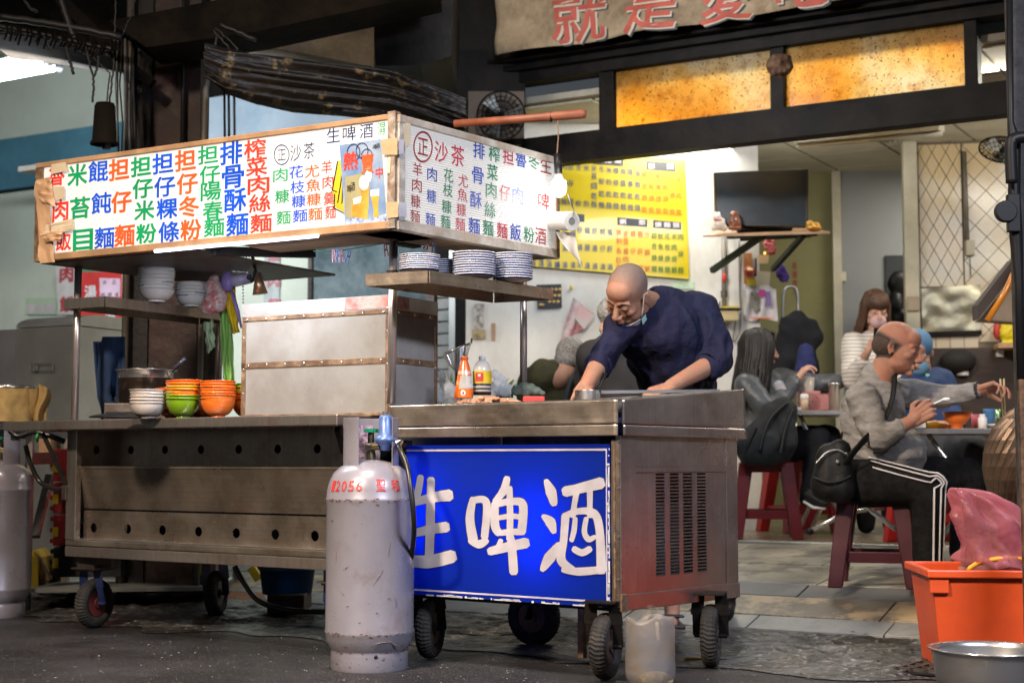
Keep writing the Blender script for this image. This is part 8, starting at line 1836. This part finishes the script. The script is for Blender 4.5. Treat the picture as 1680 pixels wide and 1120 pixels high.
  # standing woman with pink mask and striped sweater
def masked_woman():
 t=thing('person','woman in a white striped sweater and pink face mask looking at her phone','person',gnd(1430,9.6))
 hc=P(1437,507,9.5);M=head_matrix(hc,(.02,-.95,-.30),(0,-.2,1),.98)
 shR=P(1398,562,9.55);shL=P(1474,562,9.6);elR=P(1398,622,9.35);wr=P(1423,577,9.15);chest=P(1436,585,9.6);belly=P(1438,660,9.62)
 head=fuse(head_mb(M,.9),.0045,4,'head');a=fuse(limb(MB(),[seg(elR,wr,.6),wr],[.032,.024]),.008,3,'arm');h=hand_mesh(wr,P(1432,560,9.1)-wr,(.8,-.1,.2),(.6,.65,.7,.7),.6,1,.9)
 core=fuse(limb(MB(),[hc-V3(0,0,.05),chest,belly],[.04,.08,.08]).caps(shR,.04,shL,.04).caps(shR,.03,elR,.03).caps(elR,.03,wr,.022),.012,2,'core')
 put('body',join_meshes('body',[head,a,h,core]),skin_pale,t);face_parts(M,t,lips=False);mask_on(M,t,mat('mask_pink',(.68,.45,.46),.8))
 long_hair(M,t,brown_hair,.20,130,seed=3)
 m=bpy.data.materials.new('striped_knit');m.use_nodes=True;nt=m.node_tree;N=nt.nodes;b=N['Principled BSDF'];b.inputs['Roughness'].default_value=.9
 tc=N.new('ShaderNodeTexCoord');wv=N.new('ShaderNodeTexWave');wv.bands_direction='Z';wv.inputs['Scale'].default_value=13;wv.inputs['Distortion'].default_value=1.2;wv.inputs['Detail Scale'].default_value=1
 r=N.new('ShaderNodeValToRGB');r.color_ramp.elements[0].color=(.36,.34,.32,1);r.color_ramp.elements[0].position=.12;r.color_ramp.elements[1].color=(.66,.63,.58,1);r.color_ramp.elements[1].position=.34
 nt.links.new(tc.outputs['Object'],wv.inputs[0]);nt.links.new(wv.outputs[1],r.inputs[0]);nt.links.new(r.outputs[0],b.inputs[0])
 s=MB();s.caps(shR,.070,shL,.070);s.ball(chest,(.16,.11,.15),20,14);s.caps(chest,.13,belly,.125);s.ball(P(1437,552,9.56),(.10,.085,.05));limb(s,[shR,elR,seg(elR,wr,.65)],[.068,.062,.046]);limb(s,[shL,P(1490,620,9.5),P(1465,640,9.3)],[.068,.055,.045])
 put('sweater',fuse(s,.013,4,'sweater',None,.008,8),m,t)
 hp=Vector((belly.x,belly.y,gnd(1438,9.62).z));put('trousers',fuse(limb(MB(),[belly,V3(hp.x-.08,hp.y,hp.z+.45),V3(hp.x-.08,hp.y,hp.z+.06)],[.14,.08,.06]).caps(belly,.14,V3(hp.x+.08,hp.y,hp.z+.45),.08).caps(V3(hp.x+.08,hp.y,hp.z+.45),.08,V3(hp.x+.08,hp.y,hp.z+.06),.06),.02,3,'tr'),mat('dark_trousers'),t)
 ph=thing('phone','dark phone held up by the masked woman','phone',P(1439,552,9.05));put('case',MB().slab([P(1433,560,9.06),P(1446,560,9.1),P(1446,538,9.02),P(1434,538,8.98)],(0,.009,0)),black_plastic,ph,bev=.002)
masked_woman()
# seated woman, long black hair, grey leather jacket
def seated_woman():
 t=thing('person','seated woman with long black hair and a grey leather jacket, turned towards the corridor','person',gnd(1252,9.15))
 hc=P(1247,572,9.15);M=head_matrix(hc,(.97,.12,-.08),(-.05,0,1),1.0)
 shN=P(1226,632,9.05);shF=P(1285,622,9.35);el=P(1262,676,8.98);wr=P(1308,622,9.1);elF=P(1335,628,9.45);wrF=P(1380,626,9.4);chest=P(1250,650,9.2);belly=P(1246,710,9.2)
 head=fuse(head_mb(M,.92),.0045,4,'head');h1=hand_mesh(wr,P(1318,608,9.1)-wr,(.8,.2,-.3),(.5,.6,.6,.7),.5,1,.9);h2=hand_mesh(wrF,P(1398,620,9.38)-wrF,(.1,-.2,-.9),(.4,.45,.5,.5),.5,1,.9)
 core=fuse(limb(MB(),[hc-V3(0,0,.05),chest,belly],[.04,.08,.08]).caps(shN,.04,shF,.04).caps(shN,.03,el,.03).caps(el,.03,wr,.024).caps(shF,.03,elF,.03).caps(elF,.03,wrF,.024),.012,2,'core')
 put('body',join_meshes('body',[head,h1,h2,core]),skin_pale,t);face_parts(M,t);long_hair(M,t,black_hair,.30,190,bangs=True,seed=5,vol=1.08,back=.02)
 s=MB();s.caps(shN,.072,shF,.070);s.ball(chest,(.14,.14,.15),20,14);s.caps(chest,.13,belly,.14);limb(s,[shN,el,seg(el,wr,.9)],[.075,.062,.042]);limb(s,[shF,elF,seg(elF,wrF,.9)],[.07,.055,.042])
 put('jacket',fuse(s,.012,4,'jacket',None,.010,8),mat('grey_leather',(.085,.095,.11),.40,0,.2,8,.9,16),t)
 put('scarf',fuse(MB().caps(P(1278,632,9.05),.03,P(1290,668,9.05),.04).caps(P(1285,640,9.02),.02,P(1278,690,9.0),.02),.01,2,'scarf',None,.008,20),mat('lilac_scarf',(.40,.40,.46),.9),t)
 kn=P(1345,722,9.1);hp=P(1262,738,9.15);an=P(1325,815,9.0);tr=limb(MB(),[hp,kn,an],[.11,.075,.05]);limb(tr,[P(1262,730,9.3),P(1360,715,9.35),P(1350,820,9.3)],[.11,.07,.05])
 put('trousers',fuse(tr,.014,4,'trousers',None,.008,8),mat('charcoal_jeans',(.012,.014,.018),.9,spec=.2),t)
 put('shoe',fuse(MB().caps(P(1325,812,8.98),.045,P(1350,826,8.95),.036),.01,3,'shoe'),black_plastic,t);put('shoe_sole',MB().tube([P(1318,822,8.96),P(1334,832,8.94),P(1354,834,8.93)],[.014,.016,.012],8,sy=.6),white_plastic,t,smooth=True)
 d=thing('draped_jacket','dark padded jacket draped over the lap and stool of the long-haired woman','jacket',P(1250,740,9.0))
 put('cloth',fuse(MB().caps(P(1282,664,8.92),.06,P(1235,735,8.88),.10).caps(P(1290,672,8.92),.07,P(1282,735,8.88),.085).caps(P(1228,735,8.88),.065,P(1272,742,8.86),.07).caps(P(1262,675,8.9),.05,P(1258,735,8.86),.10),.012,5,'cloth',None,.016,7),mat('charcoal_padded',(.012,.016,.020),.85,0,.2,6,1.0,9),d)
 for q in([P(1292,660,8.84),P(1262,690,8.80),P(1246,740,8.77)],[P(1300,672,8.86),P(1288,705,8.80),P(1280,745,8.76)],[P(1240,700,8.80),P(1228,728,8.80),P(1224,750,8.82)]):put('seam',MB().tube(cr_path(q),.010,6),mat('seam_black',(.004,.005,.006),.6),d,smooth=True)
 hood=thing('folded_paper','white folded paper tucked in the lap of the long-haired woman','paper',P(1303,694,8.95));put('paper',MB().slab([P(1298,700,8.85),P(1308,698,8.85),P(1306,688,8.88),P(1296,690,8.88)],(0,.01,0)),paper_white,hood)
seated_woman()
# man in olive, seen from behind
def olive_man():
 t=thing('person','grey-haired person in a dark olive jacket seen from behind with head bowed','person',gnd(920,8.7))
 hc=P(938,592,8.55);M=head_matrix(hc,(.45,.75,-.5),(.3,.35,1),1.0)
 head=fuse(head_mb(M),.006,4,'head');put('body',head,skin_mid,t)
 hb_=MB(M);hb_.ball((0,.03,.03),(.082,.100,.094),28,18);hb_.ball((0,.055,-.03),(.068,.062,.06),20,12)
 put('hair',fuse(hb_,.006,2,'hair',None,.003,60),grey_hair,t)
 s=MB();s.caps(P(892,620,8.5),.11,P(960,640,8.6),.10);s.ball(P(905,640,8.6),(.20,.15,.17),24,14);s.ball(P(930,660,8.6),(.22,.15,.2),24,14);s.caps(P(925,612,8.55),.075,P(910,650,8.6),.16);s.caps(P(915,660,8.6),.19,P(920,740,8.6),.18)
 put('jacket',fuse(s,.013,4,'jacket',None,.012,7),mat('olive_jacket',(.055,.050,.018),.85,0,.25,4,.9,12),t)
 put('strap',MB().tube(cr_path([P(945,608,8.42),P(934,628,8.40),P(926,660,8.40)]),.022,8,sy=.3),mat('slate_strap',(.045,.055,.075),.8),t,smooth=True)
 put('trousers',fuse(limb(MB(),[P(920,745,8.6),P(960,770,8.5),P(955,860,8.5)],[.16,.09,.06]),.02,3,'tr'),mat('dark_trousers'),t)
olive_man()
def elder():
 t=thing('person','grey-haired person with glasses and a pale mask half hidden behind the bending cook','person',gnd(1010,8.1))
 hc=P(1014,524,8.0);M=head_matrix(hc,(-.92,-.30,-.22),(-.1,0,1),1.0)
 put('body',fuse(head_mb(M),.006,4,'head'),skin_mid,t);hb_=MB(M);hb_.ball((0,.006,.046),(.086,.108,.086),28,18);hb_.ball((0,.05,-.02),(.084,.07,.06),20,12)
 put('hair',fuse(hb_,.006,2,'hair',None,.006,60),mat('silver_hair',(.42,.41,.38),.6,0,.3,90,.5,300),t);mask_on(M,t,mat('mask_beige',(.55,.48,.42),.8))
 put('glasses_arm',MB(M).tube([(-.072,-.06,.0),(-.080,.01,.004)],.002,6),tan_wood,t)
 s=MB();s.caps(P(978,590,8.0),.11,P(1040,590,8.1),.11);s.ball(P(1010,620,8.1),(.22,.16,.2),24,14);s.caps(P(1010,600,8.1),.18,P(1010,740,8.1),.18)
 put('coat',fuse(s,.014,4,'coat',None,.010,6),mat('taupe_coat',(.060,.052,.046),.85),t)
 fo=gnd(1000,8.1);put('trousers',fuse(limb(MB(),[P(1010,740,8.1),V3(fo.x,8.0,.6),fo+V3(0,0,.06)],[.17,.1,.06]),.02,3,'tr'),mat('dark_trousers'),t)
elder()
def blue_person():
 t=thing('person','person in a blue cap and blue jacket sitting behind the man in grey','person',gnd(1530,8.5))
 hc=P(1506,580,8.5);M=head_matrix(hc,(.35,.25,-.9),(.7,.3,.65),1.0);M=head_matrix(hc,(-.3,-.8,-.45),(-.2,-.4,.9),1.0)
 put('body',fuse(head_mb(M),.006,4,'head'),skin_mid,t)
 put('cap',fuse(MB(M).ball((0,.02,.045),(.086,.105,.088),24,16),.006,2,'cap'),mat('cap_blue',(.08,.20,.36),.8),t);put('face_mask',fuse(MB(M).ball((0,-.06,-.05),(.060,.052,.058),24,14),.007,3,'m'),mat('mask_blue',(.16,.34,.50),.8),t)
 put('mask_edge',MB(M).ball((.03,-.07,-.105),(.03,.02,.012)),mat('mask_green',(.25,.60,.45),.7),t,smooth=True)
 s=MB();s.caps(P(1496,640,8.5),.10,P(1540,632,8.6),.10);s.ball(P(1520,660,8.6),(.17,.14,.16),24,14);s.caps(P(1545,640,8.6),.09,P(1560,690,8.45),.08);s.caps(P(1520,650,8.6),.15,P(1525,740,8.6),.15)
 put('jacket',fuse(s,.014,4,'jacket',None,.010,7),mat('blue_jacket',(.016,.045,.14),.8,bump=.9,bs=12),t)
 tr=limb(MB(),[P(1525,742,8.5),P(1600,738,8.1),P(1620,850,8.1)],[.12,.085,.055]);limb(tr,[P(1520,740,8.4),P(1650,755,8.0),P(1640,870,8.0)],[.12,.08,.055])
 put('trousers',fuse(tr,.014,4,'tr',None,.008,7),mat('slate_trousers',(.025,.028,.034),.8),t)
 put('shoe',fuse(MB().caps(P(1630,850,8.0),.045,P(1606,866,7.9),.04),.01,2,'s'),black_plastic,t)
blue_person()
